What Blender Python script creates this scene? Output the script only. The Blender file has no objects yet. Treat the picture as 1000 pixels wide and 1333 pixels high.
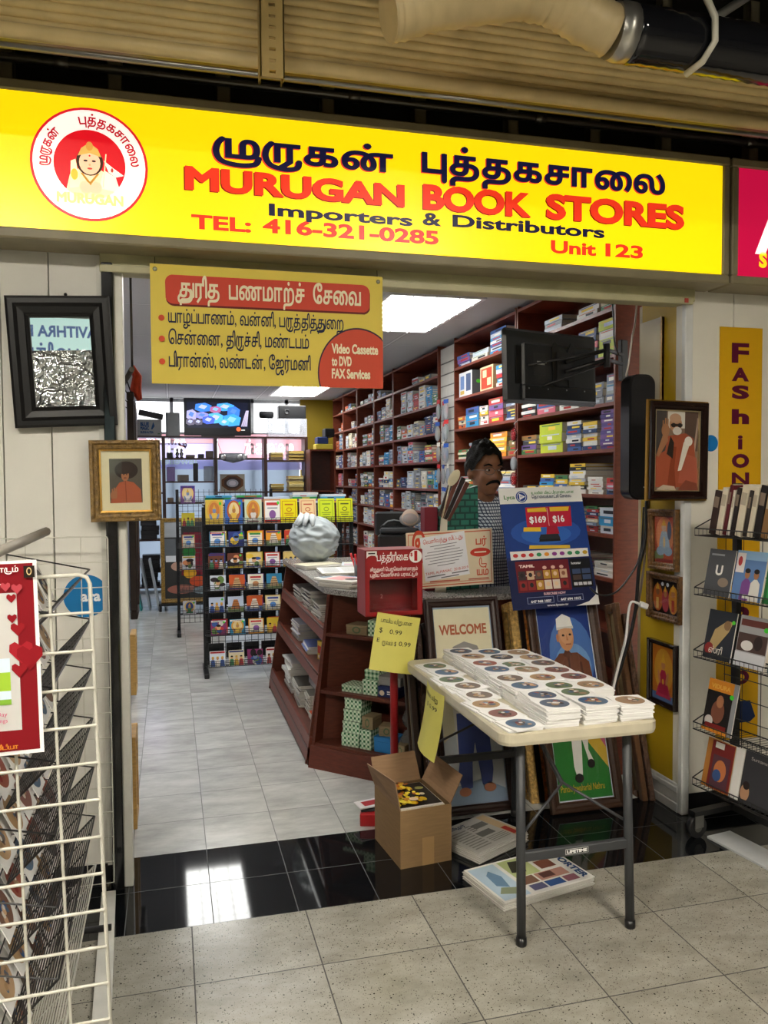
import bpy, math, random
import numpy as np
from mathutils import Matrix, Vector, noise
from mathutils.geometry import delaunay_2d_cdt, interpolate_bezier

random.seed(7)
SC = bpy.context.scene
COL = SC.collection

# ------------------------------------------------------------------ camera
YAW, PITCH, ROLL, FOC, EYE = math.radians(14.75), math.radians(-2.33), math.radians(0.35), 1059.0, 1.65
_f = np.array([math.sin(YAW) * math.cos(PITCH), math.cos(YAW) * math.cos(PITCH), math.sin(PITCH)])
_r = np.array([math.cos(YAW), -math.sin(YAW), 0.0])
_d = np.cross(_f, _r)
_c, _s = math.cos(ROLL), math.sin(ROLL)
CAMM = np.array([_c * _r + _s * _d, -_s * _r + _c * _d, _f])
cam = bpy.data.cameras.new('camera')
cam.sensor_fit = 'HORIZONTAL'
cam.sensor_width = 36.0
cam.lens = FOC / 1000 * 36.0
cam.clip_start = 0.05
camera = bpy.data.objects.new('camera', cam)
COL.objects.link(camera)
camera.matrix_world = Matrix(((CAMM[0][0], -CAMM[1][0], -CAMM[2][0], 0), (CAMM[0][1], -CAMM[1][1], -CAMM[2][1], 0),
                              (CAMM[0][2], -CAMM[1][2], -CAMM[2][2], EYE), (0, 0, 0, 1)))
SC.camera = camera

# ------------------------------------------------------------------ world, exposure
world = bpy.data.worlds.new('daylight')
SC.world = world
world.use_nodes = True
world.node_tree.nodes['Background'].inputs[0].default_value = (0.97, 0.985, 1.0, 1)
world.node_tree.nodes['Background'].inputs[1].default_value = 2.6
SC.view_settings.view_transform = 'Standard'
SC.view_settings.look = 'None'
SC.view_settings.gamma = 1
SC.view_settings.exposure = 0.0
SHOP_LIGHT = 15.0        # ceiling panels in the shop
HALL_LIGHT = 92.0         # fluorescent fixtures in the corridor
SIGN_LIGHT = 0.95        # backlit sign face


def ray(u, v):
    return CAMM.T @ np.array([(u - 500) / FOC, (v - 666.5) / FOC, 1.0])


def on_z(u, v, z=0.0):
    r = ray(u, v)
    t = (z - EYE) / r[2]
    return Vector((r[0] * t, r[1] * t, z))


def on_y(u, v, y):
    r = ray(u, v)
    t = y / r[1]
    return Vector((r[0] * t, y, EYE + r[2] * t))


def on_x(u, v, x):
    r = ray(u, v)
    t = x / r[0]
    return Vector((x, r[1] * t, EYE + r[2] * t))


# ------------------------------------------------------------------ materials
def lin(h):
    if not isinstance(h, str):
        return tuple(h)
    h = h.lstrip('#')
    o = []
    for i in (0, 2, 4):
        c = int(h[i:i + 2], 16) / 255
        o.append(c / 12.92 if c <= 0.04045 else ((c + 0.055) / 1.055) ** 2.4)
    return tuple(o)


MATS = {}


def new_mat(name):
    m = bpy.data.materials.new(name)
    m.use_nodes = True
    nt = m.node_tree
    b = nt.nodes['Principled BSDF']
    MATS[name] = m
    return m, nt, b


def node(nt, kind, **kw):
    n = nt.nodes.new(kind)
    for k, v in kw.items():
        if k.startswith('i_'):
            n.inputs[int(k[2:]) if k[2:].isdigit() else k[2:]].default_value = v
        else:
            setattr(n, k, v)
    return n


def mth(nt, op, a, b=None):
    n = nt.nodes.new('ShaderNodeMath')
    n.operation = op
    for i, x in enumerate((a, b)):
        if x is None:
            continue
        if isinstance(x, (int, float)):
            n.inputs[i].default_value = x
        else:
            nt.links.new(x, n.inputs[i])
    return n.outputs[0]


def mix(nt, fac, a, b, mode='MIX'):
    n = nt.nodes.new('ShaderNodeMix')
    n.data_type = 'RGBA'
    n.blend_type = mode
    for i, x in ((0, fac), (6, a), (7, b)):
        if isinstance(x, (int, float)):
            n.inputs[i].default_value = x
        elif isinstance(x, tuple):
            n.inputs[i].default_value = x if len(x) == 4 else x + (1,)
        else:
            nt.links.new(x, n.inputs[i])
    return n.outputs[2]


def col_mat(name, rough=0.6, metal=0.0, spec=0.5, noise=0.08, scale=18.0, bump=0.0, bscale=60.0, grain=None, coat=0.0, trans=0.0):
    """one finish; the colour of each face comes from the mesh's own colour attribute"""
    m, nt, b = new_mat(name)
    at = node(nt, 'ShaderNodeAttribute', attribute_name='Col')
    tc = node(nt, 'ShaderNodeTexCoord')
    src = tc.outputs['Object']
    if grain:
        mp = node(nt, 'ShaderNodeMapping')
        mp.inputs['Scale'].default_value = grain
        nt.links.new(src, mp.inputs[0])
        src = mp.outputs[0]
    nz = node(nt, 'ShaderNodeTexNoise', i_Scale=scale, i_Detail=4.0)
    nt.links.new(src, nz.inputs['Vector'])
    mr = node(nt, 'ShaderNodeMapRange')
    mr.inputs['To Min'].default_value = 1 - noise
    mr.inputs['To Max'].default_value = 1 + noise
    mr.inputs['From Min'].default_value = 0.3
    mr.inputs['From Max'].default_value = 0.7
    nt.links.new(nz.outputs['Fac'], mr.inputs['Value'])
    c = mix(nt, 1.0, at.outputs['Color'], mr.outputs[0], 'MULTIPLY')
    nt.links.new(c, b.inputs['Base Color'])
    b.inputs['Roughness'].default_value = rough
    b.inputs['Metallic'].default_value = metal
    b.inputs['Specular IOR Level'].default_value = spec
    b.inputs['Coat Weight'].default_value = coat
    b.inputs['Transmission Weight'].default_value = trans
    if bump:
        n2 = node(nt, 'ShaderNodeTexNoise', i_Scale=bscale, i_Detail=3.0)
        nt.links.new(tc.outputs['Object'], n2.inputs['Vector'])
        bp = node(nt, 'ShaderNodeBump', i_Strength=bump, i_Distance=0.01)
        nt.links.new(n2.outputs['Fac'], bp.inputs['Height'])
        nt.links.new(bp.outputs[0], b.inputs['Normal'])
    return m


col_mat('matte', 0.75, noise=0.05)
col_mat('paper', 0.55, noise=0.03, scale=8)
col_mat('print', 0.5, noise=0.02, spec=0.25)
col_mat('satin', 0.38, noise=0.05)
col_mat('gloss', 0.12, noise=0.03, coat=0.3)
col_mat('picture', 0.35, noise=0.03, spec=0.35)
col_mat('metal', 0.35, metal=0.85, noise=0.08)
col_mat('paintmetal', 0.45, noise=0.1, scale=9)
col_mat('wood', 0.42, noise=0.22, scale=6, grain=(3, 3, 14))
col_mat('woodflat', 0.4, noise=0.2, scale=6, grain=(14, 3, 3))
col_mat('gilt', 0.4, metal=0.12, noise=0.45, scale=55, bump=0.9, bscale=70)
col_mat('plaster', 0.6, noise=0.05, scale=3, bump=0.05, bscale=40)
col_mat('cloth', 0.9, noise=0.12, scale=60, bump=0.2, bscale=300)
col_mat('skin', 0.5, noise=0.12, scale=20)
col_mat('hair', 0.75, noise=0.3, scale=90, bump=0.9, bscale=160, spec=0.15)
col_mat('plastic', 0.3, noise=0.06, scale=14)
col_mat('bag', 0.35, noise=0.06, scale=9, bump=0.4, bscale=9)
col_mat('cardboard', 0.8, noise=0.09, scale=12, grain=(1, 1, 9))
col_mat('speckle', 0.22, noise=0.75, scale=130)


def emit_mat(name, strength, trans=False):
    m, nt, b = new_mat(name)
    at = node(nt, 'ShaderNodeAttribute', attribute_name='Col')
    tc = node(nt, 'ShaderNodeTexCoord')
    nz = node(nt, 'ShaderNodeTexNoise', i_Scale=0.9)
    nt.links.new(tc.outputs['Object'], nz.inputs['Vector'])
    c = mix(nt, 1.0, at.outputs['Color'], (1, 1, 1), 'MULTIPLY')
    nt.links.new(c, b.inputs['Base Color'])
    nt.links.new(c, b.inputs['Emission Color'])
    mr = node(nt, 'ShaderNodeMapRange')
    mr.inputs['To Min'].default_value = 0.95 * strength
    mr.inputs['To Max'].default_value = 1.05 * strength
    nt.links.new(nz.outputs['Fac'], mr.inputs['Value'])
    nt.links.new(mr.outputs[0], b.inputs['Emission Strength'])
    b.inputs['Roughness'].default_value = 0.3
    return m


emit_mat('signlit', SIGN_LIGHT)
emit_mat('shoplamp', SHOP_LIGHT)
emit_mat('halllamp', HALL_LIGHT)
emit_mat('screen', 1.1)

# clear glass and thin plastic
m, nt, b = new_mat('glass')
b.inputs['Roughness'].default_value = 0.02
tr = node(nt, 'ShaderNodeBsdfTransparent')
gl = node(nt, 'ShaderNodeBsdfGlossy', i_Roughness=0.03)
fr = node(nt, 'ShaderNodeFresnel', i_IOR=1.45)
ms = node(nt, 'ShaderNodeMixShader')
ge = node(nt, 'ShaderNodeNewGeometry')
nt.links.new(mth(nt, 'MULTIPLY', fr.outputs[0], mth(nt, 'SUBTRACT', 1.0, ge.outputs['Backfacing'])), ms.inputs[0])
nt.links.new(tr.outputs[0], ms.inputs[1])
nt.links.new(gl.outputs[0], ms.inputs[2])
nt.links.new(ms.outputs[0], nt.nodes['Material Output'].inputs[0])

m, nt, b = new_mat('clearbag')
at = node(nt, 'ShaderNodeAttribute', attribute_name='Col')
tr = node(nt, 'ShaderNodeBsdfTransparent')
nz = node(nt, 'ShaderNodeTexNoise', i_Scale=30.0)
bp = node(nt, 'ShaderNodeBump', i_Strength=1.0, i_Distance=0.02)
nt.links.new(nz.outputs['Fac'], bp.inputs['Height'])
nt.links.new(bp.outputs[0], b.inputs['Normal'])
nt.links.new(at.outputs['Color'], b.inputs['Base Color'])
b.inputs['Roughness'].default_value = 0.15
ms = node(nt, 'ShaderNodeMixShader', i_0=0.55)
nt.links.new(tr.outputs[0], ms.inputs[1])
nt.links.new(b.outputs[0], ms.inputs[2])
nt.links.new(ms.outputs[0], nt.nodes['Material Output'].inputs[0])

# back-lit translucent film on the far window
m, nt, b = new_mat('film')
at = node(nt, 'ShaderNodeAttribute', attribute_name='Col')
tl = node(nt, 'ShaderNodeBsdfTranslucent')
nt.links.new(at.outputs['Color'], tl.inputs[0])
nt.links.new(at.outputs['Color'], b.inputs['Base Color'])
ms = node(nt, 'ShaderNodeMixShader', i_0=0.85)
nt.links.new(b.outputs[0], ms.inputs[1])
nt.links.new(tl.outputs[0], ms.inputs[2])
nt.links.new(ms.outputs[0], nt.nodes['Material Output'].inputs[0])

# mirror-like foil print: crumpled in its lower part
m, nt, b = new_mat('foil')
tc = node(nt, 'ShaderNodeTexCoord')
sx = node(nt, 'ShaderNodeSeparateXYZ')
nt.links.new(tc.outputs['Object'], sx.inputs[0])
nz = node(nt, 'ShaderNodeTexNoise', i_Scale=16.0, i_Detail=3.0, i_Distortion=1.5)
nt.links.new(tc.outputs['Object'], nz.inputs['Vector'])
msk = mth(nt, 'LESS_THAN', sx.outputs[2], 0.045)
bp = node(nt, 'ShaderNodeBump', i_Distance=0.05)
nt.links.new(mth(nt, 'MULTIPLY', msk, 0.8), bp.inputs['Strength'])
nt.links.new(nz.outputs['Fac'], bp.inputs['Height'])
nt.links.new(bp.outputs[0], b.inputs['Normal'])
b.inputs['Base Color'].default_value = (0.8, 0.84, 0.86, 1)
b.inputs['Metallic'].default_value = 0.9
b.inputs['Roughness'].default_value = 0.012


def tile_floor(name, x0, w, y0, h, base, base2, grout, rough, gw=0.004, specks=None, streak=None, spec=0.5):
    m, nt, b = new_mat(name)
    tc = node(nt, 'ShaderNodeTexCoord')
    sx = node(nt, 'ShaderNodeSeparateXYZ')
    P = tc.outputs['Object']
    nt.links.new(P, sx.inputs[0])
    fx = mth(nt, 'DIVIDE', mth(nt, 'SUBTRACT', sx.outputs[0], x0), w)
    fy = mth(nt, 'DIVIDE', mth(nt, 'SUBTRACT', sx.outputs[1], y0), h)
    ex = mth(nt, 'MULTIPLY', mth(nt, 'ABSOLUTE', mth(nt, 'SUBTRACT', mth(nt, 'FRACT', mth(nt, 'ADD', fx, 0.5)), 0.5)), w)
    ey = mth(nt, 'MULTIPLY', mth(nt, 'ABSOLUTE', mth(nt, 'SUBTRACT', mth(nt, 'FRACT', mth(nt, 'ADD', fy, 0.5)), 0.5)), h)
    g = mth(nt, 'LESS_THAN', mth(nt, 'MINIMUM', ex, ey), gw / 2)
    cell = node(nt, 'ShaderNodeCombineXYZ')
    nt.links.new(mth(nt, 'FLOOR', fx), cell.inputs[0])
    nt.links.new(mth(nt, 'FLOOR', fy), cell.inputs[1])
    wn = node(nt, 'ShaderNodeTexWhiteNoise')
    nt.links.new(cell.outputs[0], wn.inputs['Vector'])
    off = node(nt, 'ShaderNodeVectorMath', operation='MULTIPLY_ADD')
    nt.links.new(wn.outputs['Color'], off.inputs[0])
    off.inputs[1].default_value = (7, 7, 7)
    nt.links.new(P, off.inputs[2])
    mp = node(nt, 'ShaderNodeMapping')
    mp.inputs['Scale'].default_value = streak or (3, 3, 3)
    mp.inputs['Rotation'].default_value = (0, 0, 0.45)
    nt.links.new(off.outputs[0], mp.inputs[0])
    nz = node(nt, 'ShaderNodeTexNoise', i_Scale=2.2, i_Detail=9.0, i_Roughness=0.68)
    nt.links.new(mp.outputs[0], nz.inputs['Vector'])
    mr = node(nt, 'ShaderNodeMapRange')
    mr.inputs['From Min'].default_value = 0.36
    mr.inputs['From Max'].default_value = 0.66
    nt.links.new(nz.outputs['Fac'], mr.inputs[0])
    c = mix(nt, mr.outputs[0], lin(base), lin(base2))
    c = mix(nt, 1.0, c, mth(nt, 'ADD', mth(nt, 'MULTIPLY', wn.outputs['Value'], 0.12), 0.94), 'MULTIPLY')
    if specks:
        for sc_, thr, colr in specks:
            v = node(nt, 'ShaderNodeTexVoronoi', i_Scale=sc_)
            nt.links.new(off.outputs[0], v.inputs['Vector'])
            sr = node(nt, 'ShaderNodeSeparateColor')
            nt.links.new(v.outputs['Color'], sr.inputs[0])
            k = mth(nt, 'LESS_THAN', v.outputs['Distance'], mth(nt, 'MULTIPLY', mth(nt, 'SUBTRACT', sr.outputs[0], 1 - thr), 0.75))
            c = mix(nt, k, c, lin(colr))
    c = mix(nt, g, c, lin(grout))
    nt.links.new(c, b.inputs['Base Color'])
    b.inputs['Specular IOR Level'].default_value = spec
    rr = mth(nt, 'ADD', mth(nt, 'MULTIPLY', g, 0.5), rough)
    nt.links.new(rr, b.inputs['Roughness'])
    return m


tile_floor('shop_tiles', 0.133, 0.3185, 3.66, 0.345, '#a8a9a6', '#c8c9c5', '#6a6c6b', 0.17, 0.004, None, (1.6, 4, 1))
tile_floor('granite_band', 0.133, 0.3185, 3.03, 0.318, '#0a0b0d', '#121417', '#4a4c4c', 0.05, 0.0035, [(240, 0.7, '#25282c')], None, 0.42)
tile_floor('hall_tiles', 0.053, 0.4245, 2.67, 0.41, '#908d82', '#aeaa9f', '#3c3a36', 0.19, 0.0045,
           [(150, 0.5, '#5a564a'), (85, 0.38, '#35322b'), (260, 0.5, '#77736a')], (2, 3.5, 1))

# ceiling tiles
m, nt, b = new_mat('ceiling_tiles')
tc = node(nt, 'ShaderNodeTexCoord')
sx = node(nt, 'ShaderNodeSeparateXYZ')
nt.links.new(tc.outputs['Object'], sx.inputs[0])
ds = []
for k, (o0, w) in enumerate(((1.27, 0.64), (4.60, 1.24))):
    f_ = mth(nt, 'FRACT', mth(nt, 'ADD', mth(nt, 'DIVIDE', mth(nt, 'SUBTRACT', sx.outputs[k], o0), w), 0.5))
    ds.append(mth(nt, 'MULTIPLY', mth(nt, 'ABSOLUTE', mth(nt, 'SUBTRACT', f_, 0.5)), w))
dm = mth(nt, 'MINIMUM', ds[0], ds[1])
edge = mth(nt, 'LESS_THAN', dm, 0.013)
line = mth(nt, 'MULTIPLY', mth(nt, 'LESS_THAN', dm, 0.019), mth(nt, 'GREATER_THAN', dm, 0.013))
nz = node(nt, 'ShaderNodeTexNoise', i_Scale=140.0)
nt.links.new(tc.outputs['Object'], nz.inputs['Vector'])
pin = mth(nt, 'GREATER_THAN', nz.outputs['Fac'], 0.66)
c = mix(nt, pin, lin('#c2c2c0'), lin('#a9a9a7'))
c = mix(nt, edge, c, lin('#d6d6d4'))
c = mix(nt, line, c, lin('#8a8a88'))
nt.links.new(c, b.inputs['Base Color'])
b.inputs['Roughness'].default_value = 0.9


# ------------------------------------------------------------------ mesh builder
def frame_of(n, up=(0, 0, 1)):
    n = Vector(n).normalized()
    up = Vector(up)
    if abs(n.dot(up)) > 0.99:
        up = Vector((1, 0, 0))
    x = up.cross(n).normalized()
    return x, n.cross(x), n


class MB:
    def __init__(s):
        s.v, s.f, s.c, s.m, s.sm = [], [], [], [], []

    def add(s, vs, fs, col, mat='matte', smooth=False):
        o = len(s.v)
        s.v += [tuple(x) for x in vs]
        c = lin(col)
        for f in fs:
            s.f.append([i + o for i in f])
            s.c.append(c)
            s.m.append(mat)
            s.sm.append(smooth)
        return s

    def box(s, c, size, col, mat='matte', rot=None, bev=0.0):
        hx, hy, hz = size[0] / 2, size[1] / 2, size[2] / 2
        R = Matrix.Identity(3) if rot is None else (rot if isinstance(rot, Matrix) else Matrix.Rotation(rot, 3, 'Z'))
        c = Vector(c)
        bev = min(bev, hx * 0.9, hy * 0.9, hz * 0.9)
        if bev <= 0:
            vs = [c + R @ Vector((x * hx, y * hy, z * hz)) for z in (-1, 1) for y in (-1, 1) for x in (-1, 1)]
            return s.add(vs, [(0, 2, 3, 1), (4, 5, 7, 6), (0, 1, 5, 4), (1, 3, 7, 5), (3, 2, 6, 7), (2, 0, 4, 6)], col, mat)
        vs, ix = [], {}
        for X in (-1, 1):
            for Y in (-1, 1):
                for Z in (-1, 1):
                    for a in range(3):
                        p = [X * (hx - bev), Y * (hy - bev), Z * (hz - bev)]
                        p[a] += (X, Y, Z)[a] * bev
                        ix[(X, Y, Z, a)] = len(vs)
                        vs.append(c + R @ Vector(p))
        fs = []
        for a in range(3):
            u, w = (a + 1) % 3, (a + 2) % 3
            for sg in (-1, 1):
                q = []
                for (e, g) in ((-1, -1), (1, -1), (1, 1), (-1, 1)):
                    k = [0, 0, 0]
                    k[a], k[u], k[w] = sg, e, g
                    q.append(ix[(k[0], k[1], k[2], a)])
                fs.append(q if sg > 0 else q[::-1])
            for e in (-1, 1):
                for g in (-1, 1):
                    k = [0, 0, 0]
                    k[u], k[w] = e, g
                    q = []
                    for t in (-1, 1):
                        k[a] = t
                        q.append((ix[(k[0], k[1], k[2], u)], ix[(k[0], k[1], k[2], w)]))
                    f = [q[0][0], q[1][0], q[1][1], q[0][1]]
                    fs.append(f if e * g > 0 else f[::-1])
        for X in (-1, 1):
            for Y in (-1, 1):
                for Z in (-1, 1):
                    f = [ix[(X, Y, Z, 0)], ix[(X, Y, Z, 1)], ix[(X, Y, Z, 2)]]
                    fs.append(f if X * Y * Z > 0 else f[::-1])
        return s.add(vs, fs, col, mat)

    def span(s, a, b, col, mat='matte', bev=0.0):
        return s.box([(a[i] + b[i]) / 2 for i in range(3)], [abs(b[i] - a[i]) for i in range(3)], col, mat, None, bev)

    def tube(s, pts, r, col, mat='metal', n=8, closed=False, caps=True):
        pts = [Vector(p) for p in pts]
        N = len(pts)
        rs = r if isinstance(r, (list, tuple)) else [r] * N
        vs = []
        px = None
        for i, p in enumerate(pts):
            if closed:
                t = pts[(i + 1) % N] - pts[i - 1]
            else:
                t = pts[min(i + 1, N - 1)] - pts[max(i - 1, 0)]
            t = t.normalized()
            if px is None:
                px = frame_of(t)[0]
            px = (px - t * px.dot(t))
            px = px.normalized() if px.length > 1e-6 else frame_of(t)[0]
            py = t.cross(px)
            for k in range(n):
                a = 2 * math.pi * k / n
                vs.append(p + (px * math.cos(a) + py * math.sin(a)) * rs[i])
        fs = []
        for i in range(N if closed else N - 1):
            j = (i + 1) % N
            for k in range(n):
                fs.append((i * n + k, i * n + (k + 1) % n, j * n + (k + 1) % n, j * n + k))
        s.add(vs, fs, col, mat, n > 5)
        if caps and not closed:
            o = len(s.v) - len(vs)
            s.f.append([o + k for k in range(n)][::-1])
            s.f.append([o + (N - 1) * n + k for k in range(n)])
            for _ in (0, 1):
                s.c.append(lin(col))
                s.m.append(mat)
                s.sm.append(False)
        return s

    def wires(s, lst, r, col, mat='metal', n=4):
        for a, b in lst:
            s.tube([a, b], r, col, mat, n, caps=False)
        return s

    def lathe(s, prof, col, mat='plastic', n=20, c=(0, 0, 0), axis=(0, 0, 1), sx=1.0, sy=1.0):
        x, y, z = frame_of(axis, (0, 1, 0)) if abs(axis[2]) > 0.9 else frame_of(axis)
        c = Vector(c)
        vs = [c + (x * math.cos(2 * math.pi * k / n) * sx + y * math.sin(2 * math.pi * k / n) * sy) * r + z * h for r, h in prof for k in range(n)]
        fs = []
        for i in range(len(prof) - 1):
            for k in range(n):
                fs.append((i * n + k, i * n + (k + 1) % n, (i + 1) * n + (k + 1) % n, (i + 1) * n + k))
        fs.append([k for k in range(n)][::-1])
        fs.append([(len(prof) - 1) * n + k for k in range(n)])
        return s.add(vs, fs, col, mat, True)

    def prism(s, poly, z0, z1, col, mat='matte', O=(0, 0, 0), X=(1, 0, 0), Y=(0, 1, 0), side=None):
        O, X, Y = Vector(O), Vector(X), Vector(Y)
        Z = X.cross(Y)
        a = sum(poly[i - 1][0] * poly[i][1] - poly[i][0] * poly[i - 1][1] for i in range(len(poly)))
        if a < 0:
            poly = poly[::-1]
        n = len(poly)
        vs = [O + X * p[0] + Y * p[1] + Z * z for z in (z0, z1) for p in poly]
        s.add(vs, [list(range(n))[::-1], list(range(n, 2 * n))], col, mat)
        return s.add(vs, [(i, (i + 1) % n, n + (i + 1) % n, n + i) for i in range(n)], side or col, mat)

    def ball(s, c, r, col, mat='matte', n=14, m=9, rot=None):
        R = rot or Matrix.Identity(3)
        r = r if isinstance(r, (tuple, list)) else (r, r, r)
        c = Vector(c)
        vs = [c + R @ Vector((0, 0, r[2]))]
        for i in range(1, m):
            t = math.pi * i / m
            for k in range(n):
                a = 2 * math.pi * k / n
                vs.append(c + R @ Vector((math.sin(t) * math.cos(a) * r[0], math.sin(t) * math.sin(a) * r[1], math.cos(t) * r[2])))
        vs.append(c + R @ Vector((0, 0, -r[2])))
        fs = [(0, 1 + k, 1 + (k + 1) % n) for k in range(n)]
        for i in range(m - 2):
            for k in range(n):
                fs.append((1 + i * n + k, 1 + (i + 1) * n + k, 1 + (i + 1) * n + (k + 1) % n, 1 + i * n + (k + 1) % n))
        L = len(vs) - 1
        fs += [(L, 1 + (m - 2) * n + (k + 1) % n, 1 + (m - 2) * n + k) for k in range(n)]
        return s.add(vs, fs, col, mat, True)

    def obj(s, name, parent=None, loc=(0, 0, 0), rot=(0, 0, 0), label=None, cat=None, group=None, kind=None):
        me = bpy.data.meshes.new(name)
        me.from_pydata(s.v, [], s.f)
        slots = {}
        for k in s.m:
            if k not in slots:
                slots[k] = len(slots)
                me.materials.append(MATS[k])
        me.polygons.foreach_set('material_index', [slots[k] for k in s.m])
        me.polygons.foreach_set('use_smooth', s.sm)
        at = me.color_attributes.new('Col', 'FLOAT_COLOR', 'CORNER')
        buf = []
        for f, c in zip(s.f, s.c):
            buf += [c[0], c[1], c[2], 1.0] * len(f)
        at.data.foreach_set('color', buf)
        me.update()
        o = bpy.data.objects.new(name, me)
        COL.objects.link(o)
        o.location = loc
        o.rotation_euler = rot
        if parent:
            o.parent = parent
        return tag(o, label, cat, group, kind)


def tag(o, label=None, cat=None, group=None, kind=None):
    for k, v in (('label', label), ('category', cat), ('group', group), ('kind', kind)):
        if v:
            o[k] = v
    return o


def thing(name, label, cat, loc=(0, 0, 0), rot=(0, 0, 0), group=None):
    o = bpy.data.objects.new(name, None)
    o.empty_display_size = 0.05
    COL.objects.link(o)
    o.location = loc
    o.rotation_euler = rot
    return tag(o, label, cat, group)


def structure(mb, name, label=None):
    return mb.obj(name, kind='structure', label=label)


# ------------------------------------------------------------------ lettering
_raw = {}


def raw_contours(t, res=4):
    if (t, res) in _raw:
        return _raw[(t, res)]
    cu = bpy.data.curves.new('lettering', 'FONT')
    cu.body = t
    o = bpy.data.objects.new('lettering', cu)
    COL.objects.link(o)
    dg = bpy.context.evaluated_depsgraph_get()
    c = o.to_curve(dg)
    out = []
    for sp in c.splines:
        pts = []
        if sp.type == 'BEZIER':
            B = sp.bezier_points
            for i in range(len(B)):
                a, b_ = B[i], B[(i + 1) % len(B)]
                st = (a.handle_right - a.co).length < 1e-6 and (b_.handle_left - b_.co).length < 1e-6
                if st or (abs((a.handle_right - a.co).cross(b_.co - a.co).z) < 1e-7 and abs((b_.handle_left - b_.co).cross(b_.co - a.co).z) < 1e-7):
                    pts.append(a.co.xy)
                else:
                    pts += [p.xy for p in interpolate_bezier(a.co, a.handle_right, b_.handle_left, b_.co, res + 1)[:-1]]
        else:
            pts = [p.co.xy for p in sp.points]
        q = []
        for p in pts:
            if not q or (p - q[-1]).length > 1e-5:
                q.append(p)
        if len(q) > 2:
            out.append(np.array([(p[0], p[1]) for p in q]))
    o.to_curve_clear()
    bpy.data.objects.remove(o)
    bpy.data.curves.remove(cu)
    _raw[(t, res)] = out
    return out


def area2(p):
    x, y = p[:, 0], p[:, 1]
    return float(np.sum(x * np.roll(y, -1) - np.roll(x, -1) * y))


def embolden(cs, d):
    if not d or not cs:
        return cs
    sg = 1 if area2(max(cs, key=lambda p: abs(area2(p)))) > 0 else -1
    out = []
    for p in cs:
        e = np.roll(p, -1, 0) - p
        L = np.maximum(np.hypot(e[:, 0], e[:, 1]), 1e-9)
        nn = np.stack([e[:, 1] / L, -e[:, 0] / L], 1) * sg
        b_ = nn + np.roll(nn, 1, 0)
        q = np.maximum((b_ * b_).sum(1), 0.7)
        out.append(p + b_ / q[:, None] * 2 * d)
    return out


def fill(cs):
    pts, edges, A, B = [], [], [], []
    for p in cs:
        o = len(pts)
        n = len(p)
        pts += [Vector((float(x), float(y))) for x, y in p]
        edges += [(o + i, o + (i + 1) % n) for i in range(n)]
        A.append(p)
        B.append(np.roll(p, -1, 0))
    if not pts:
        return [], []
    A, B = np.concatenate(A), np.concatenate(B)
    r = delaunay_2d_cdt(pts, edges, [], 0, 1e-6)
    V = np.array([(v[0], v[1]) for v in r[0]])
    F = [f for f in r[2] if len(f) == 3]
    C = np.array([V[list(f)].mean(0) for f in F])
    px, py = C[:, 0][:, None], C[:, 1][:, None]
    up = (A[:, 1] <= py) & (B[:, 1] > py)
    dn = (A[:, 1] > py) & (B[:, 1] <= py)
    cr = (B[:, 0] - A[:, 0]) * (py - A[:, 1]) - (px - A[:, 0]) * (B[:, 1] - A[:, 1])
    w = (up & (cr > 0)).sum(1) - (dn & (cr < 0)).sum(1)
    keep = [tuple(F[i]) for i in range(len(F)) if w[i] != 0]
    return V, keep


def smooth_path(pts, k=5):
    P = [np.array(p, float) for p in pts]
    out = []
    for i in range(len(P) - 1):
        a, b_, c, d = P[max(i - 1, 0)], P[i], P[i + 1], P[min(i + 2, len(P) - 1)]
        for j in range(k):
            t = j / k
            out.append(0.5 * ((2 * b_) + (-a + c) * t + (2 * a - 5 * b_ + 4 * c - d) * t * t + (-a + 3 * b_ - 3 * c + d) * t ** 3))
    out.append(P[-1])
    return out


def stroke(pts, w, cw=False):
    out = []
    for i, p in enumerate(pts):
        n = 8
        out.append(np.array([(p[0] + w / 2 * math.cos(2 * math.pi * k / n), p[1] + w / 2 * math.sin(2 * math.pi * k / n)) for k in range(n)]))
        if i + 1 < len(pts):
            q = pts[i + 1]
            d = np.array(q) - np.array(p)
            L = np.hypot(*d)
            if L > 1e-6:
                nn = np.array([-d[1], d[0]]) / L * w / 2
                out.append(np.array([p - nn, q - nn, q + nn, p + nn]))
    return [c[::-1] for c in out] if cw else out


PRE = {'ெ', 'ே', 'ை'}
_gly = {}


def ta_glyph(ch, b):
    """contours of one sign scaled to x-height 1 with its left edge at 0, and its width"""
    k = (ch, b)
    if k not in _gly:
        ref = np.concatenate(raw_contours('ப'))
        h = ref[:, 1].max()
        cs = [c / h for c in raw_contours(ch, 3)]
        cs = embolden(cs, b)
        if cs:
            a = np.concatenate(cs)
            x0, x1 = a[:, 0].min(), a[:, 0].max()
            cs = [c - np.array([x0, 0]) for c in cs]
            _gly[k] = (cs, x1 - x0)
        else:
            _gly[k] = ([], 0.35)
    return _gly[k]


SWOOP = 'மரகடற'
DROP = 'பயசவஙஞ'


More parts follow.
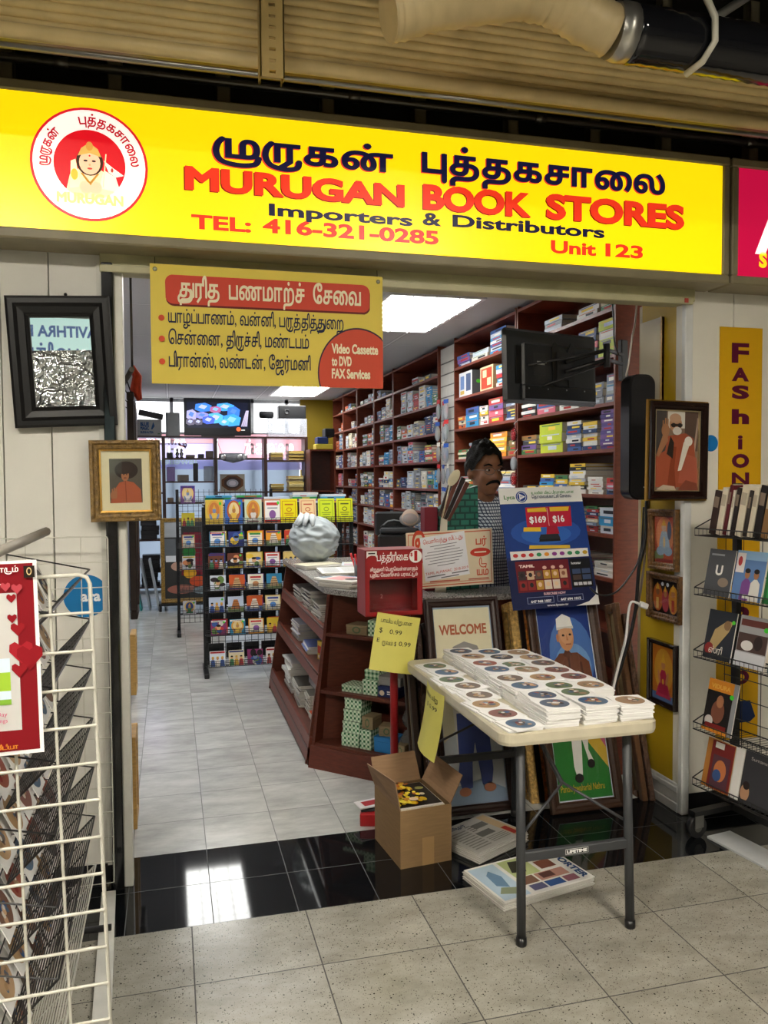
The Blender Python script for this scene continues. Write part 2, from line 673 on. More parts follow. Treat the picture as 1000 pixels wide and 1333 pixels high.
def tamil(t, b=0.0):
    """Tamil set cluster by cluster, signs in written order; returns contours at x-height 1 and the width"""
    x, out = 0.0, []
    gap = 0.13
    w = 0.15 + 2 * b
    i = 0

    def put(cs, dx):
        out.extend([c + np.array([dx, 0]) for c in cs])
    while i < len(t):
        ch = t[i]
        if ch == ' ':
            x += 0.55
            i += 1
            continue
        if not ('\u0b80' <= ch <= '\u0bff'):
            g, gw = ta_glyph(ch, b)
            put(g, x)
            x += gw + gap
            i += 1
            continue
        sg = []
        j = i + 1
        while j < len(t) and '\u0bbe' <= t[j] <= '\u0bcd':
            s_ = t[j]
            sg += {'ொ': ['ெ', 'ா'], 'ோ': ['ே', 'ா']}.get(s_, [s_])
            j += 1
        i = j
        for s_ in sg:
            if s_ in PRE:
                g, gw = ta_glyph(s_, b)
                put(g, x)
                x += gw + gap * 0.7
        g, gw = ta_glyph(ch, b)
        cw = bool(g) and area2(max(g, key=lambda p: abs(area2(p)))) < 0
        if ('ு' in sg or 'ூ' in sg) and ch in SWOOP:
            x += 0.42
        put(g, x)
        if 'ு' in sg or 'ூ' in sg:
            if ch in SWOOP:
                pth = smooth_path([(x + gw - 0.07, 0.05), (x + gw * 0.85, -0.3), (x + gw * 0.4, -0.42), (x - 0.12, -0.25), (x - 0.34, 0.2), (x - 0.28, 0.7), (x - 0.1, 1.0)])
                out += stroke(pth, w, cw)
            elif ch in DROP:
                out += stroke([np.array((x + gw - w / 2, 0.95)), np.array((x + gw - w / 2, -0.42))], w, cw)
            else:
                pth = smooth_path([(x + gw - 0.1, 0.5), (x + gw + 0.05, 0.1), (x + gw - 0.25, -0.3), (x + 0.1, -0.36), (x - 0.12, -0.1), (x + 0.05, 0.12)])
                out += stroke(pth, w, cw)
                out += stroke([np.array((x + gw + 0.2, 0.95)), np.array((x + gw + 0.2, 0.05))], w, cw)
                out += stroke([np.array((x + gw - 0.1, 0.05)), np.array((x + gw + 0.2, 0.05))], w, cw)
                gw += 0.28
        ww = gw
        for s_ in sg:
            if s_ == '்':
                out += stroke([np.array((x + gw * 0.5, 1.32 + b))], w * 1.35, cw)
            elif s_ == 'ா':
                g2, w2 = ta_glyph('ா', b)
                put(g2, x + ww + gap)
                ww += gap + w2
            elif s_ in 'ிீ':
                pth = [(x + ww - 0.12, 0.9), (x + ww - 0.1, 1.35), (x + ww + 0.12, 1.5), (x + ww + 0.22, 1.1), (x + ww + 0.22, 0.05)]
                out += stroke(smooth_path(pth), w, cw)
                ww += 0.25
        x += ww + gap
    return out, max(x - gap, 0.01)


_fills = {}


def lettering(t, b=0.0):
    """2-D triangles of a line of writing with x from 0, baseline 0; capital / letter height about 1"""
    k = (t, b)
    if k not in _fills:
        if any('\u0b80' <= ch <= '\u0bff' for ch in t):
            cs, w = tamil(t, b)
        else:
            h = np.concatenate(raw_contours('H'))[:, 1].max()
            cs = embolden([c / h for c in raw_contours(t)], b)
            a = np.concatenate(cs)
            x0 = a[:, 0].min()
            cs = [c - np.array([x0, 0]) for c in cs]
            w = a[:, 0].max() - x0
        V, F = fill(cs)
        _fills[k] = (V, F, w)
    return _fills[k]


def write(mb, t, O, X, Y, h, col, mat='print', b=0.0, width=None, align='l', eps=0.0008, curve=None):
    """set a line of writing on a surface: O start of baseline, X / Y unit directions along and up"""
    V, F, w = lettering(t, b)
    O, X, Y = Vector(O), Vector(X).normalized(), Vector(Y).normalized()
    N = X.cross(Y)
    sx = h if width is None else width / w
    off = {'l': 0, 'c': -w * sx / 2, 'r': -w * sx}[align]
    if curve:
        vs = []
        R, a0 = curve
        for x, y in V:
            a = a0 - (x * sx + off) / R
            rr = R + y * h
            vs.append(O + X * (rr * math.cos(a)) + Y * (rr * math.sin(a)) + N * eps)
    else:
        vs = [O + X * (x * sx + off) + Y * (y * h) + N * eps for x, y in V]
    flip = X.cross(Y).dot(N) < 0
    mb.add(vs, [f[::-1] if flip else f for f in F], col, mat)
    return w * sx


# ------------------------------------------------------------------ flat printed artwork
def art(mb, O, X, Y, w, h, shapes, mat='print', step=0.0003, start=0.0004):
    """printed shapes in a w x h rectangle, coordinates 0..1 from its lower left corner"""
    O, X, Y = Vector(O), Vector(X).normalized(), Vector(Y).normalized()
    N = X.cross(Y)
    e = start
    for sh in shapes:
        k = sh[0]
        if k == 't':
            _, t, x, y, hh, col = sh[:6]
            kw = sh[6] if len(sh) > 6 else {}
            kw = dict(kw)
            if 'width' in kw:
                kw['width'] *= w
            write(mb, t, O + X * (x * w) + Y * (y * h), X, Y, hh * h, col, mat, eps=e, **kw)
        else:
            if k == 'r':
                _, x0, y0, x1, y1, col = sh
                pts = [(x0, y0), (x1, y0), (x1, y1), (x0, y1)]
            elif k == 'e':
                cx, cy, rx, ry, col = sh[1:6]
                a0 = sh[6] if len(sh) > 6 else 0
                n = 20
                pts = []
                for i in range(n):
                    a = 2 * math.pi * i / n
                    px, py = rx * math.cos(a), ry * math.sin(a)
                    pts.append((cx + px * math.cos(a0) - py * math.sin(a0), cy + px * math.sin(a0) + py * math.cos(a0)))
            else:
                pts, col = sh[1], sh[2]
            vs = [O + X * (p[0] * w) + Y * (p[1] * h) + N * e for p in pts]
            ar = sum(pts[i - 1][0] * pts[i][1] - pts[i][0] * pts[i - 1][1] for i in range(len(pts)))
            if len(pts) > 4 and k == 'p':
                V, F = fill([np.array(pts, float)])
                vs = [O + X * (p[0] * w) + Y * (p[1] * h) + N * e for p in V]
                mb.add(vs, F, col, mat)
            else:
                ix = list(range(len(pts)))
                mb.add(vs, [ix if ar > 0 else ix[::-1]], col, mat)
        e += step
    return mb

# ================================================================== THE SETTING
YF = 3.42            # shopfront plane
XL, XR = -0.19, 2.40  # sides of the entrance
CEIL = 2.85
XS, YB = 2.35, 12.3   # front of the bookcases, far glass wall

structure(MB().span((-7, -6.2, -0.08), (8, 3.03, 0), '#8a877e', 'hall_tiles'), 'floor', 'speckled grey granite tiles of the corridor')
structure(MB().span((-7, 3.03, -0.08), (8, 3.66, 0), '#0b0c0e', 'granite_band'), 'floor_threshold', 'polished black granite threshold strip')
structure(MB().span((-1.0, 3.66, -0.08), (3.0, YB + 0.3, 0), '#a5a8a6', 'shop_tiles'), 'floor_shop', 'grey marbled tiles inside the shop')
structure(MB().span((-1.0, YF + 0.1, CEIL), (3.0, YB + 0.1, CEIL + 0.06), '#cccccc', 'ceiling_tiles'), 'ceiling', 'suspended white tile ceiling of the shop')

w = MB()
w.span((-7, YF, 0.1), (-0.62, YF + 0.08, 2.56), '#dddbd2', 'plaster')
w.span((-0.615, YF, 0.1), (-0.445, YF + 0.08, 2.56), '#dddbd2', 'plaster')
w.span((-0.44, YF, 0.1), (-0.25, YF + 0.08, 2.56), '#dfddd5', 'plaster')
w.span((-7, YF + 0.012, 0.0), (-0.25, YF + 0.08, 0.1), '#15151a', 'satin')
structure(w, 'wall_left', 'white panelled shopfront wall')
w = MB()
w.span((XR, YF, 0.1), (2.66, YF + 0.08, 2.56), '#e6e2d5', 'plaster')
w.span((2.665, YF, 0.1), (7, YF + 0.08, 2.56), '#e6e2d5', 'plaster')
w.span((2.40, YF + 0.01, 0.0), (7, YF + 0.08, 0.1), '#1a1a1c', 'satin')
structure(w, 'wall_right', 'white shopfront wall beside the entrance')
structure(MB().span((XR, YF + 0.08, 0.0), (XR + 0.08, 3.80, 2.56), '#b3940d', 'plaster'), 'wall_return', 'short yellow return wall inside the entrance')
t = MB().span((XR - 0.012, YF - 0.012, 0.0), (XR + 0.03, YF + 0.02, 2.5), '#d9dad8', 'satin', 0.004)
structure(t, 'trim_1', 'white corner strip')
structure(MB().span((XR - 0.012, 3.60, 1.74), (XR, 3.795, 2.45), '#c9bd9e', 'plaster').span((XR - 0.016, 3.60, 1.74), (XR, 3.612, 2.45), '#b8945c', 'wood'), 'trim_6', 'pale bare board strip on the return wall')
b = MB()
for (z0, z1, d) in ((0, 0.045, 0.016), (0.045, 0.10, 0.012), (0.10, 0.125, 0.016), (0.125, 0.14, 0.008)):
    b.span((XR - d, YF + 0.02, z0), (XR, 3.80, z1), '#c9cac8', 'satin', 0.003)
structure(b, 'baseboard_right', 'white moulded baseboard')
t = MB().span((XL - 0.055, YF - 0.05, 0.0), (XL - 0.012, YF + 0.08, 2.50), '#17181a', 'gloss', 0.004)
structure(t, 'trim_2', 'black shutter rail of the entrance')
t = MB().span((XL - 0.012, YF - 0.02, 0.0), (XL + 0.022, YF + 0.06, 2.49), '#d3d2c8', 'satin', 0.003)
t.span((XL - 0.075, YF - 0.02, 0.1), (XL - 0.055, YF + 0.0, 2.5), '#cfcec5', 'satin')
structure(t, 'trim_3', 'cream door jamb')
# beam over the entrance
h = MB().span((XL - 0.06, YF - 0.04, 2.478), (XR + 0.02, YF + 0.10, 2.565), '#b2ad85', 'paintmetal', 0.004)
h.span((XL - 0.06, YF - 0.055, 2.462), (XR + 0.0, YF - 0.035, 2.49), '#bab591', 'paintmetal', 0.003)
h.span((XR - 0.05, YF - 0.058, 2.468), (XR - 0.03, YF - 0.054, 2.488), '#b5453a', 'satin')
structure(h, 'trim_4', 'olive cream header rail over the entrance')
structure(MB().span((-7, YF - 0.03, 2.555), (8, YF + 0.12, 3.0), '#5d5443', 'plaster'), 'wall_bulkhead', 'brown bulkhead behind the shop signs')

# shop walls
structure(MB().span((-0.62, YF + 0.1, 0), (-0.55, YB, CEIL), '#c6c3d0', 'plaster'), 'wall_shop_left')
structure(MB().span((2.70, 3.96, 0), (2.78, YB, CEIL), '#b39a2a', 'plaster'), 'wall_shop_right')
structure(MB().span((1.93, YB - 0.05, 0), (2.75, YB + 0.05, CEIL), '#a68d12', 'plaster'), 'wall_back', 'mustard yellow pier at the back of the shop')
# far glass front with daylight behind
wf = MB()
for x in (-0.56, 0.02, 0.60, 1.18, 1.70):
    wf.span((x, YB - 0.03, 0.0), (x + 0.05, YB + 0.03, CEIL), '#b9bcc0', 'metal')
for z in (0.0, 0.9, 2.3, CEIL - 0.06):
    wf.span((-0.56, YB - 0.03, z), (1.95, YB + 0.03, z + 0.05), '#b9bcc0', 'metal')
structure(wf, 'window_1', 'aluminium framed glass front at the back')
structure(MB().span((-0.54, YB + 0.005, 0.05), (1.93, YB + 0.012, CEIL - 0.03), '#ffffff', 'glass'), 'window_2', 'clear panes of the far glass front')

# the corridor around the camera
structure(MB().span((-7, -6.2, 4.1), (8, 3.6, 4.2), '#191713', 'matte'), 'ceiling_corridor', 'dark unfinished ceiling of the corridor')
structure(MB().span((-7, 3.54, 3.0), (8, 3.62, 4.2), '#1b1916', 'matte'), 'wall_above', 'dark void above the signs')
structure(MB().span((-7.1, -6.2, 0), (-7, 3.6, 4.2), '#8d8a80', 'plaster'), 'wall_added_left')  # end wall added out of view to keep sky light out of the corridor
structure(MB().span((8, -6.2, 0), (8.1, 3.6, 4.2), '#8d8a80', 'plaster'), 'wall_added_right')  # the other added end wall, closing off sky light on this side
structure(MB().span((-7, -6.3, 0), (8, -6.2, 4.2), '#8a8880', 'plaster'), 'wall_opposite')

# ------------------------------------------------------------------ lamps of the corridor
def hall_lamp(x, y, w, d, z, label, drop=0.0):
    r = thing('ceiling_light', label, 'ceiling light', (x, y, z), (0, 0, 0), 'fluorescent lights of the corridor')
    f = MB()
    for (a, b_) in (((-w / 2, -d / 2, 0), (w / 2, -d / 2 + 0.02, 0.1)), ((-w / 2, d / 2 - 0.02, 0), (w / 2, d / 2, 0.1)),
                    ((-w / 2, -d / 2, 0), (-w / 2 + 0.02, d / 2, 0.1)), ((w / 2 - 0.02, -d / 2, 0), (w / 2, d / 2, 0.1)), ((-w / 2, -d / 2, 0.08), (w / 2, d / 2, 0.1))):
        f.span(a, b_, '#d8d8d4', 'paintmetal')
    f.obj('frame', r)
    MB().span((-w / 2 + 0.02, -d / 2 + 0.02, 0.015), (w / 2 - 0.02, d / 2 - 0.02, 0.03), '#fff6e6', 'halllamp').obj('diffuser', r)
    for sx in (-1, 1):
        MB().tube([(sx * w * 0.4, 0, 0.1), (sx * w * 0.4, 0, 4.1 - z)], 0.006, '#777777').obj('hanger', r)


hall_lamp(1.7, 0.1, 0.6, 0.6, 3.35, 'long fluorescent light over the corridor before the book table')
hall_lamp(-1.2, 0.2, 1.2, 0.5, 3.35, 'long fluorescent light over the corridor before the white wall')
hall_lamp(1.4, -2.6, 1.2, 0.5, 3.35, 'long fluorescent light over the far side of the corridor')

# ------------------------------------------------------------------ sign over the entrance
YS = 3.25


def sgn(u, v):
    return on_y(u, v, YS)


def px_write(mb, t, p0, p1, hpx, y, col, mat, b=0.0, dx=0.0, dz=0.0, eps=0.001, dist=None):
    a, c = on_y(p0[0], p0[1], y), on_y(p1[0], p1[1], y)
    q = on_y(p0[0], p0[1] - hpx, y)
    z = (a.z + c.z) / 2
    hh = (q.z - a.z) / (1 + 2 * b)
    write(mb, t, (a.x + dx, y, z + dz + hh * b), (1, 0, 0), (0, 0, 1), hh, col, mat, b, width=c.x - a.x, eps=eps)


def sign_box(label, x0, x1, col, frame='#8d8468'):
    r = thing('shop_sign', label, 'sign', (0, YS, 0))
    z0, z1 = 2.575, 3.066
    fr = MB()
    for a, b_ in (((x0 - 0.035, -0.012, z1), (x1 + 0.035, 0.17, z1 + 0.04)), ((x0 - 0.035, -0.012, z0 - 0.04), (x1 + 0.035, 0.17, z0)),
                  ((x0 - 0.035, -0.012, z0), (x0, 0.17, z1)), ((x1, -0.012, z0), (x1 + 0.035, 0.17, z1))):
        fr.span(a, b_, frame, 'paintmetal', 0.006)
    fr.span((x0 - 0.03, 0.1, z0), (x1 + 0.03, 0.135, z1), '#4c4538', 'paintmetal')
    fr.obj('frame', r)
    MB().span((x0, 0.0, z0), (x1, 0.02, z1), col, 'signlit').obj('face', r)
    return r


s1 = sign_box('large yellow lit sign with Tamil and red letters above the entrance', -1.15, 2.462, '#fcdc0a')
L = MB()
RED, NAVY, DRED = '#e2341c', '#141433', '#7c1206'


def srow(t, p0, p1, h, col, sh, b, o=0.0048):
    if sh:
        px_write(L, t, p0, p1, h, YS, sh, 'signlit', b, -o, -o * 0.8, 0.001)
    px_write(L, t, p0, p1, h, YS, col, 'signlit', b, 0, 0, 0.0016)


srow('முருகன்', (279, 208), (512, 222), 26, NAVY, '#d8402a', 0.06)
srow('புத்தகசாலை', (549, 228), (866, 251), 27, NAVY, '#d8402a', 0.06)
srow('MURUGAN', (241, 246.5), (527, 270), 31, RED, DRED, 0.068)
srow('BOOK', (551, 274), (692, 282), 33, RED, DRED, 0.068)
srow('STORES', (711, 285), (891, 299), 33, RED, DRED, 0.068)
srow('Importers', (350, 284), (537, 292), 16, NAVY, None, 0.05)
srow('&', (550, 293), (575, 295), 17, NAVY, None, 0.05)
srow('Distributors', (589, 297), (787, 309), 16, NAVY, None, 0.05)
srow('TEL:', (249, 299), (327, 302), 19, RED, None, 0.055)
srow('416-321-0285', (342, 303), (571, 319), 19, RED, None, 0.055)
srow('Unit', (717, 330), (776, 333), 17, RED, None, 0.055)
srow('123', (788, 334), (837, 337), 17, RED, None, 0.055)
L.obj('lettering', s1, (0, -YS, 0))
E_ = MB()
ec = sgn(117, 214.5)
X1, Z1 = (1, 0, 0), (0, 0, 1)


def disc(mb, c, r, col, mat, e, n=48, sy=1.0):
    mb.add([c + Vector((r * math.cos(2 * math.pi * k / n), -e, r * sy * math.sin(2 * math.pi * k / n))) for k in range(n)], [list(range(n))], col, mat)


R0 = 0.2075
disc(E_, ec, R0, '#d5202a', 'signlit', 0.0012)
disc(E_, ec, R0 * 0.955, '#fdf6ea', 'signlit', 0.0016)
disc(E_, ec, R0 * 0.61, '#d8121f', 'signlit', 0.002)
for t, a0 in (('முருகன்', 186), ('புத்தகசாலை', 103)):
    write(E_, t, ec, X1, Z1, 0.026, '#b5122a', 'signlit', 0.05, width=0.135 if a0 > 150 else 0.26, curve=(R0 * 0.71, math.radians(a0)), eps=0.002)
# the bust on the emblem: crowned child with spear banner and folded cloth
k = R0
art(E_, ec - Vector((k, 0, k)), X1, Z1, 2 * k, 2 * k, [
    ('p', [(0.30, 0.27), (0.33, 0.40), (0.42, 0.47), (0.58, 0.47), (0.67, 0.40), (0.71, 0.27), (0.6, 0.2), (0.4, 0.2)], '#f3dcb0'),
    ('p', [(0.33, 0.28), (0.34, 0.52), (0.38, 0.54), (0.42, 0.3)], '#f6e9c0'), ('p', [(0.58, 0.3), (0.62, 0.46), (0.72, 0.4), (0.76, 0.27)], '#f6ead6'),
    ('e', 0.50, 0.525, 0.115, 0.125, '#3a2416'), ('e', 0.5, 0.515, 0.09, 0.105, '#efc59c'),
    ('p', [(0.40, 0.57), (0.43, 0.64), (0.5, 0.69), (0.57, 0.64), (0.60, 0.57), (0.5, 0.6)], '#d9ab52'), ('e', 0.5, 0.66, 0.03, 0.04, '#c98f3a'),
    ('e', 0.465, 0.53, 0.018, 0.009, '#20140e'), ('e', 0.535, 0.53, 0.018, 0.009, '#20140e'), ('e', 0.5, 0.575, 0.008, 0.008, '#c01818'),
    ('e', 0.5, 0.462, 0.022, 0.009, '#c34538'), ('e', 0.5, 0.495, 0.01, 0.012, '#dba67c'),
    ('p', [(0.42, 0.42), (0.5, 0.31), (0.58, 0.42), (0.56, 0.42), (0.5, 0.345), (0.44, 0.42)], '#b8862c'), ('e', 0.5, 0.31, 0.02, 0.02, '#b8862c'),
    ('e', 0.46, 0.29, 0.05, 0.06, '#efc9a2', 0.4), ('e', 0.55, 0.29, 0.05, 0.06, '#efc9a2', -0.4),
    ('p', [(0.62, 0.54), (0.70, 0.48), (0.79, 0.42), (0.72, 0.40), (0.66, 0.44)], '#f7f2e0'), ('p', [(0.605, 0.3), (0.615, 0.3), (0.645, 0.6), (0.635, 0.6)], '#e8dca8'),
    ('e', 0.69, 0.46, 0.012, 0.02, '#b23a2a'), ('e', 0.37, 0.4, 0.03, 0.05, '#e6b93a'),
], 'signlit', 0.0003, 0.0024)
write(E_, 'MURUGAN', ec + Vector((0, 0, -0.145)), X1, Z1, 0.034, '#f6e08a', 'signlit', 0.08, width=0.235, align='c', eps=0.009)
E_.obj('emblem', s1, (0, -YS, 0), label='round white and red emblem with a crowned child')

s2 = sign_box('magenta lit sign to the right of the yellow shop sign', 2.545, 4.2, '#b80f3c')
L = MB()
a = sgn(983, 327)
write(L, 'A', (a.x, YS, a.z), X1, Z1, 0.2, '#fbf3f3', 'signlit', 0.06, eps=0.001)
a = sgn(988, 347)
write(L, 'S', (a.x, YS, a.z), X1, Z1, 0.062, '#f2d21a', 'signlit', 0.07, eps=0.001)
L.obj('lettering', s2, (0, -YS, 0))

# ------------------------------------------------------------------ things overhead
yR = 2.75
z0 = on_y(500, 92, yR).z
r = thing('roller_shutter', 'beige ribbed roller shutter housing running above the signs', 'shutter', (0, yR, z0))
g = MB()
g.span((-3, 0.02, -0.0), (6, 0.16, 0.26), '#4a4028', 'paintmetal')
for i in range(9):
    q = i / 8
    g.tube([(-3, 0.012 - 0.075 * q, 0.012 + 0.2 * q), (6, 0.012 - 0.075 * q, 0.012 + 0.2 * q)], 0.0155, '#dcc48a', 'paintmetal', 8)
g.obj('slat_curtain', r)
MB().tube([(-3, -0.005, -0.022), (6, -0.005, -0.022)], 0.024, '#d8c088', 'paintmetal', 12).obj('bottom_lip', r)
MB().tube([(-3, 0.012, -0.058), (6, 0.012, -0.058)], 0.009, '#8d8b86', 'metal', 8).obj('conduit', r)
def cable(name, col, label, y, dz, rad):
    tag(MB().tube([Vector((-2.5 + i * 0.42, y + 0.012 * math.sin(i * 1.7), z0 + 0.285 + dz + 0.006 * math.sin(i * 2.3 + dz * 90))) for i in range(20)], rad, col, 'plastic', 6).obj(name), label, 'cable')


cable('white_cable', '#d6d6d4', 'white cable lying along the top of the ribbed shutter', yR - 0.075, 0.0, 0.008)
cable('blue_cable', '#23274a', 'dark blue cable lying along the top of the ribbed shutter', yR - 0.045, 0.005, 0.009)
for i, u in enumerate((600, 660, 808, 857)):
    p = on_y(u, 40 + (u - 560) * 0.14, yR - 0.08)
    tz = MB().tube([(0.012, 0.02, 0.028), (0.0, -0.012, 0.02), (-0.012, -0.022, -0.004), (-0.02, -0.01, -0.02)], 0.004, '#0e0e0e', 'plastic', 5)
    tz.obj('cable_tie', None, (p.x, yR - 0.085, z0 + 0.285), label='black tie around the overhead cables, %s' % ('leftmost of four', 'second of four from the left', 'third of four from the left', 'rightmost of four')[i], cat='cable tie', group='ties on the overhead cables')
# perforated strut
c = MB()
pt, pb = on_y(356, -30, 2.6), on_y(352, 112, 2.66)
Lz = pt.z - pb.z
n = 9
c.span((-0.038, 0.03, 0), (-0.033, 0.06, Lz), '#b39a5f', 'paintmetal')
c.span((0.033, 0.03, 0), (0.038, 0.06, Lz), '#b39a5f', 'paintmetal')
c.span((-0.038, 0.0, 0), (-0.010, 0.004, Lz), '#b39a5f', 'paintmetal')
c.span((0.010, 0.0, 0), (0.038, 0.004, Lz), '#b39a5f', 'paintmetal')
c.span((-0.038, 0.0, 0), (-0.034, 0.06, Lz), '#8a7546', 'paintmetal')
c.span((0.034, 0.0, 0), (0.038, 0.06, Lz), '#8a7546', 'paintmetal')
for i in range(n + 1):
    zc = Lz * i / n
    c.span((-0.0102, 0.0, max(zc - 0.012, 0)), (0.0102, 0.004, min(zc + 0.012, Lz)), '#b39a5f', 'paintmetal')
c.obj('strut_channel', None, (pb.x, 2.6, pb.z), label='beige perforated steel strut hanging in front of the shutter', cat='strut')
# studs and pipes in the void
for i, u in enumerate((8, 150, 291, 427, 547, 668, 775, 868, 982)):
    p = on_y(u, 120, 3.44)
    st = MB()
    st.span((-0.028, 0, 0), (0.028, 0.005, 0.95), '#8f8974', 'paintmetal')
    st.span((-0.028, 0, 0), (-0.023, 0.05, 0.95), '#79745f', 'paintmetal')
    st.span((0.023, 0, 0), (0.028, 0.05, 0.95), '#79745f', 'paintmetal')
    st.obj('steel_stud', None, (p.x, 3.44, 3.0), label='grey steel stud above the signs, %s of nine from the left' % ('first', 'second', 'third', 'fourth', 'fifth', 'sixth', 'seventh', 'eighth', 'ninth')[i], cat='stud', group='studs above the signs')
zp = on_y(300, 108, 3.4).z
p = MB().tube([(-3, 0, 0), (5, 0, 0)], 0.017, '#7d7b76', 'metal', 10)
for x in (-0.4, 0.75, 1.6, 2.7):
    p.tube([(x, 0, 0), (x + 0.05, 0, 0)], 0.023, '#8b8984', 'metal', 10)
p.obj('conduit_pipe', None, (0, 3.4, zp), label='grey metal pipe crossing the dark void above the sign', cat='pipe')
# flexible duct
r = thing('air_duct', 'flexible duct with beige elbow and black hose above the shutter', 'duct', (1.6, 2.3, 3.4))
pts = [on_y(u, v, 2.35) for u, v in ((505, 18), (520, 16), (560, 4), (620, -4), (680, -10), (712, -4), (738, 8), (762, 24), (796, 40))]
sp = []
for a, b_ in zip(pts[:-1], pts[1:]):
    sp += [a.lerp(b_, i / 6) for i in range(6)]
sp.append(pts[-1])
d = MB().tube([q - Vector((1.6, 2.3, 3.4)) for q in sp], [0.075 + (0.004 if i % 3 == 0 else 0) for i in range(len(sp))], '#cdb88a', 'paintmetal', 16)
d.obj('elbow', r)
a, b_ = pts[-1] - Vector((1.6, 2.3, 3.4)), on_y(818, 44, 2.35) - Vector((1.6, 2.3, 3.4))
MB().tube([a, a.lerp(b_, 0.3), a.lerp(b_, 0.35), b_], [0.083, 0.083, 0.087, 0.087], '#b8b6ae', 'metal', 18).obj('coupling', r)
e = on_y(1120, 92, 2.35) - Vector((1.6, 2.3, 3.4))
hs = [b_.lerp(e, i / 40) for i in range(41)]
MB().tube(hs, [0.086 + (0.003 if i % 2 else 0) for i in range(41)], '#15161a', 'gloss', 16).obj('hose', r)
c = on_y(893, 56, 2.35)
st = MB().tube([c + Vector((0.0, 0.0, 0.25)), c + Vector((0.0, -0.085, 0.12)), c + Vector((0.03, -0.105, 0.03)), c + Vector((0.035, -0.1, -0.04)), c + Vector((0.02, -0.06, -0.085)), c + Vector((0, 0.0, -0.1))], 0.011, '#d4d0c0', 'plastic', 6)
st.obj('hanging_strap', None, label='pale plastic strap looped round the black air hose', cat='strap')
a, b_ = on_y(905, 40, 2.6), on_y(985, -12, 2.6)
MB().tube([a, b_], 0.016, '#a9a9a6', 'plastic', 10).obj('plastic_tube', None, label='grey plastic tube slanting up at the top behind the black hose', cat='tube')

# ------------------------------------------------------------------ banner under the sign
YN = 3.33
tl, tr, br, bl = on_y(195, 341, YN), on_y(498, 362, YN), on_y(499, 507, YN), on_y(200, 498, YN)
bw, bh = tr.x - tl.x, (tl.z + tr.z - bl.z - br.z) / 2
O = Vector((tl.x, YN, (bl.z + br.z) / 2))
r = thing('hanging_banner', 'yellow vinyl banner with Tamil list hanging under the big sign', 'banner', O)
bn = MB()
nn = 24
for sgnn, yy in ((1, 0.0), (-1, 0.003)):
    vs = [(bw * i / nn, yy, bh * j) for j in (0, 1) for i in range(nn + 1)]
    fs = [(i, i + 1, nn + 2 + i, nn + 1 + i) for i in range(nn)]
    bn.add(vs, fs if sgnn > 0 else [f[::-1] for f in fs], '#e0c84a', 'paper')
bn.obj('sheet', r)
a = []
pill = []
for k in range(24):
    t = 2 * math.pi * k / 24
    pill.append((0.5 + math.copysign(0.405, math.cos(t)) + 0.035 * math.cos(t), 0.795 + math.copysign(0.058, math.sin(t)) + 0.065 * math.sin(t)))
pill2 = [(0.002 + p[0], p[1] - 0.018) for p in pill]
cir = []
for k in range(60):
    t = 2 * math.pi * k / 60
    cir.append((min(1.0, 0.885 + 0.176 * math.cos(t)), max(0.0, 0.125 + 0.395 * math.sin(t))))
cir2 = [(min(1.0, 0.885 + 0.182 * math.cos(2 * math.pi * k / 60)), max(0.0, 0.125 + 0.41 * math.sin(2 * math.pi * k / 60))) for k in range(60)]
CREAM, INK = '#efe3c0', '#1b2140'
sh = [('p', pill2, '#6a1d18'), ('p', pill, '#cf4630'), ('p', cir2, '#3a2436'), ('p', cir, '#cc4a30')]
for t, x, w_, y, hh, c_, b_ in (('துரித', .118, .165, .735, .115, CREAM, .04), ('பணமாற்ச்', .322, .325, .735, .115, CREAM, .04), ('சேவை', .685, .215, .735, .115, CREAM, .04),
                              ('யாழ்ப்பாணம், வன்னி, பருத்தித்துறை', .07, .75, .515, .082, INK, .02), ('சென்னை, திருச்சி, மண்டபம்', .07, .595, .335, .085, INK, .02),
                              ('பிரான்ஸ், லண்டன், ஜேர்மனி', .07, .60, .145, .085, INK, .02),
                              ('Video Cassette', .765, .212, .305, .078, CREAM, .06), ('to DVD', .765, .09, .195, .078, CREAM, .06), ('FAX Services', .765, .175, .085, .078, CREAM, .06)):
    sh.append(('t', t, x, y, hh, c_, {'width': w_, 'b': b_}))
for y in (.55, .375, .185):
    sh.append(('e', .043, y, .0125, .026, '#d2502c'))
P_ = MB()
art(P_, (0, 0, 0), X1, Z1, bw, bh, sh)
P_.obj('printing', r)
for x in (0.02, 0.98):
    gm = MB()
    gm.lathe([(0.009, -0.002), (0.009, 0.001), (0.005, 0.002)], '#8c8a70', 'metal', 14, (x * bw, 0, bh * 0.955), (0, -1, 0))
    gm.tube([(x * bw, 0.001, bh * 0.955), (x * bw, 0.012, bh * 0.99), (x * bw, 0.02, bh + 0.03)], 0.0015, '#40403a', 'metal', 5)
    gm.obj('grommet', r)

# ================================================================== BUILDERS
ORD = ('first', 'second', 'third', 'fourth', 'fifth', 'sixth', 'seventh', 'eighth', 'ninth', 'tenth', 'eleventh', 'twelfth',
       'thirteenth', 'fourteenth', 'fifteenth', 'sixteenth', 'seventeenth', 'eighteenth', 'nineteenth', 'twentieth')


def mitred(mb, w, h, prof, col, mat):
    """mitred picture moulding in the XZ plane, centre at 0, prof = (inset, height towards -Y)"""
    vs = []
    for d, y in prof:
        x, z = w / 2 - d, h / 2 - d
        vs += [(-x, -y, -z), (x, -y, -z), (x, -y, z), (-x, -y, z)]
    n = len(prof)
    fs = []
    for i in range(n):
        j = (i + 1) % n
        for k in range(4):
            q = (k + 1) % 4
            fs.append((i * 4 + k, i * 4 + q, j * 4 + q, j * 4 + k))
    mb.add(vs, [f[::-1] for f in fs], col, mat)
    return mb


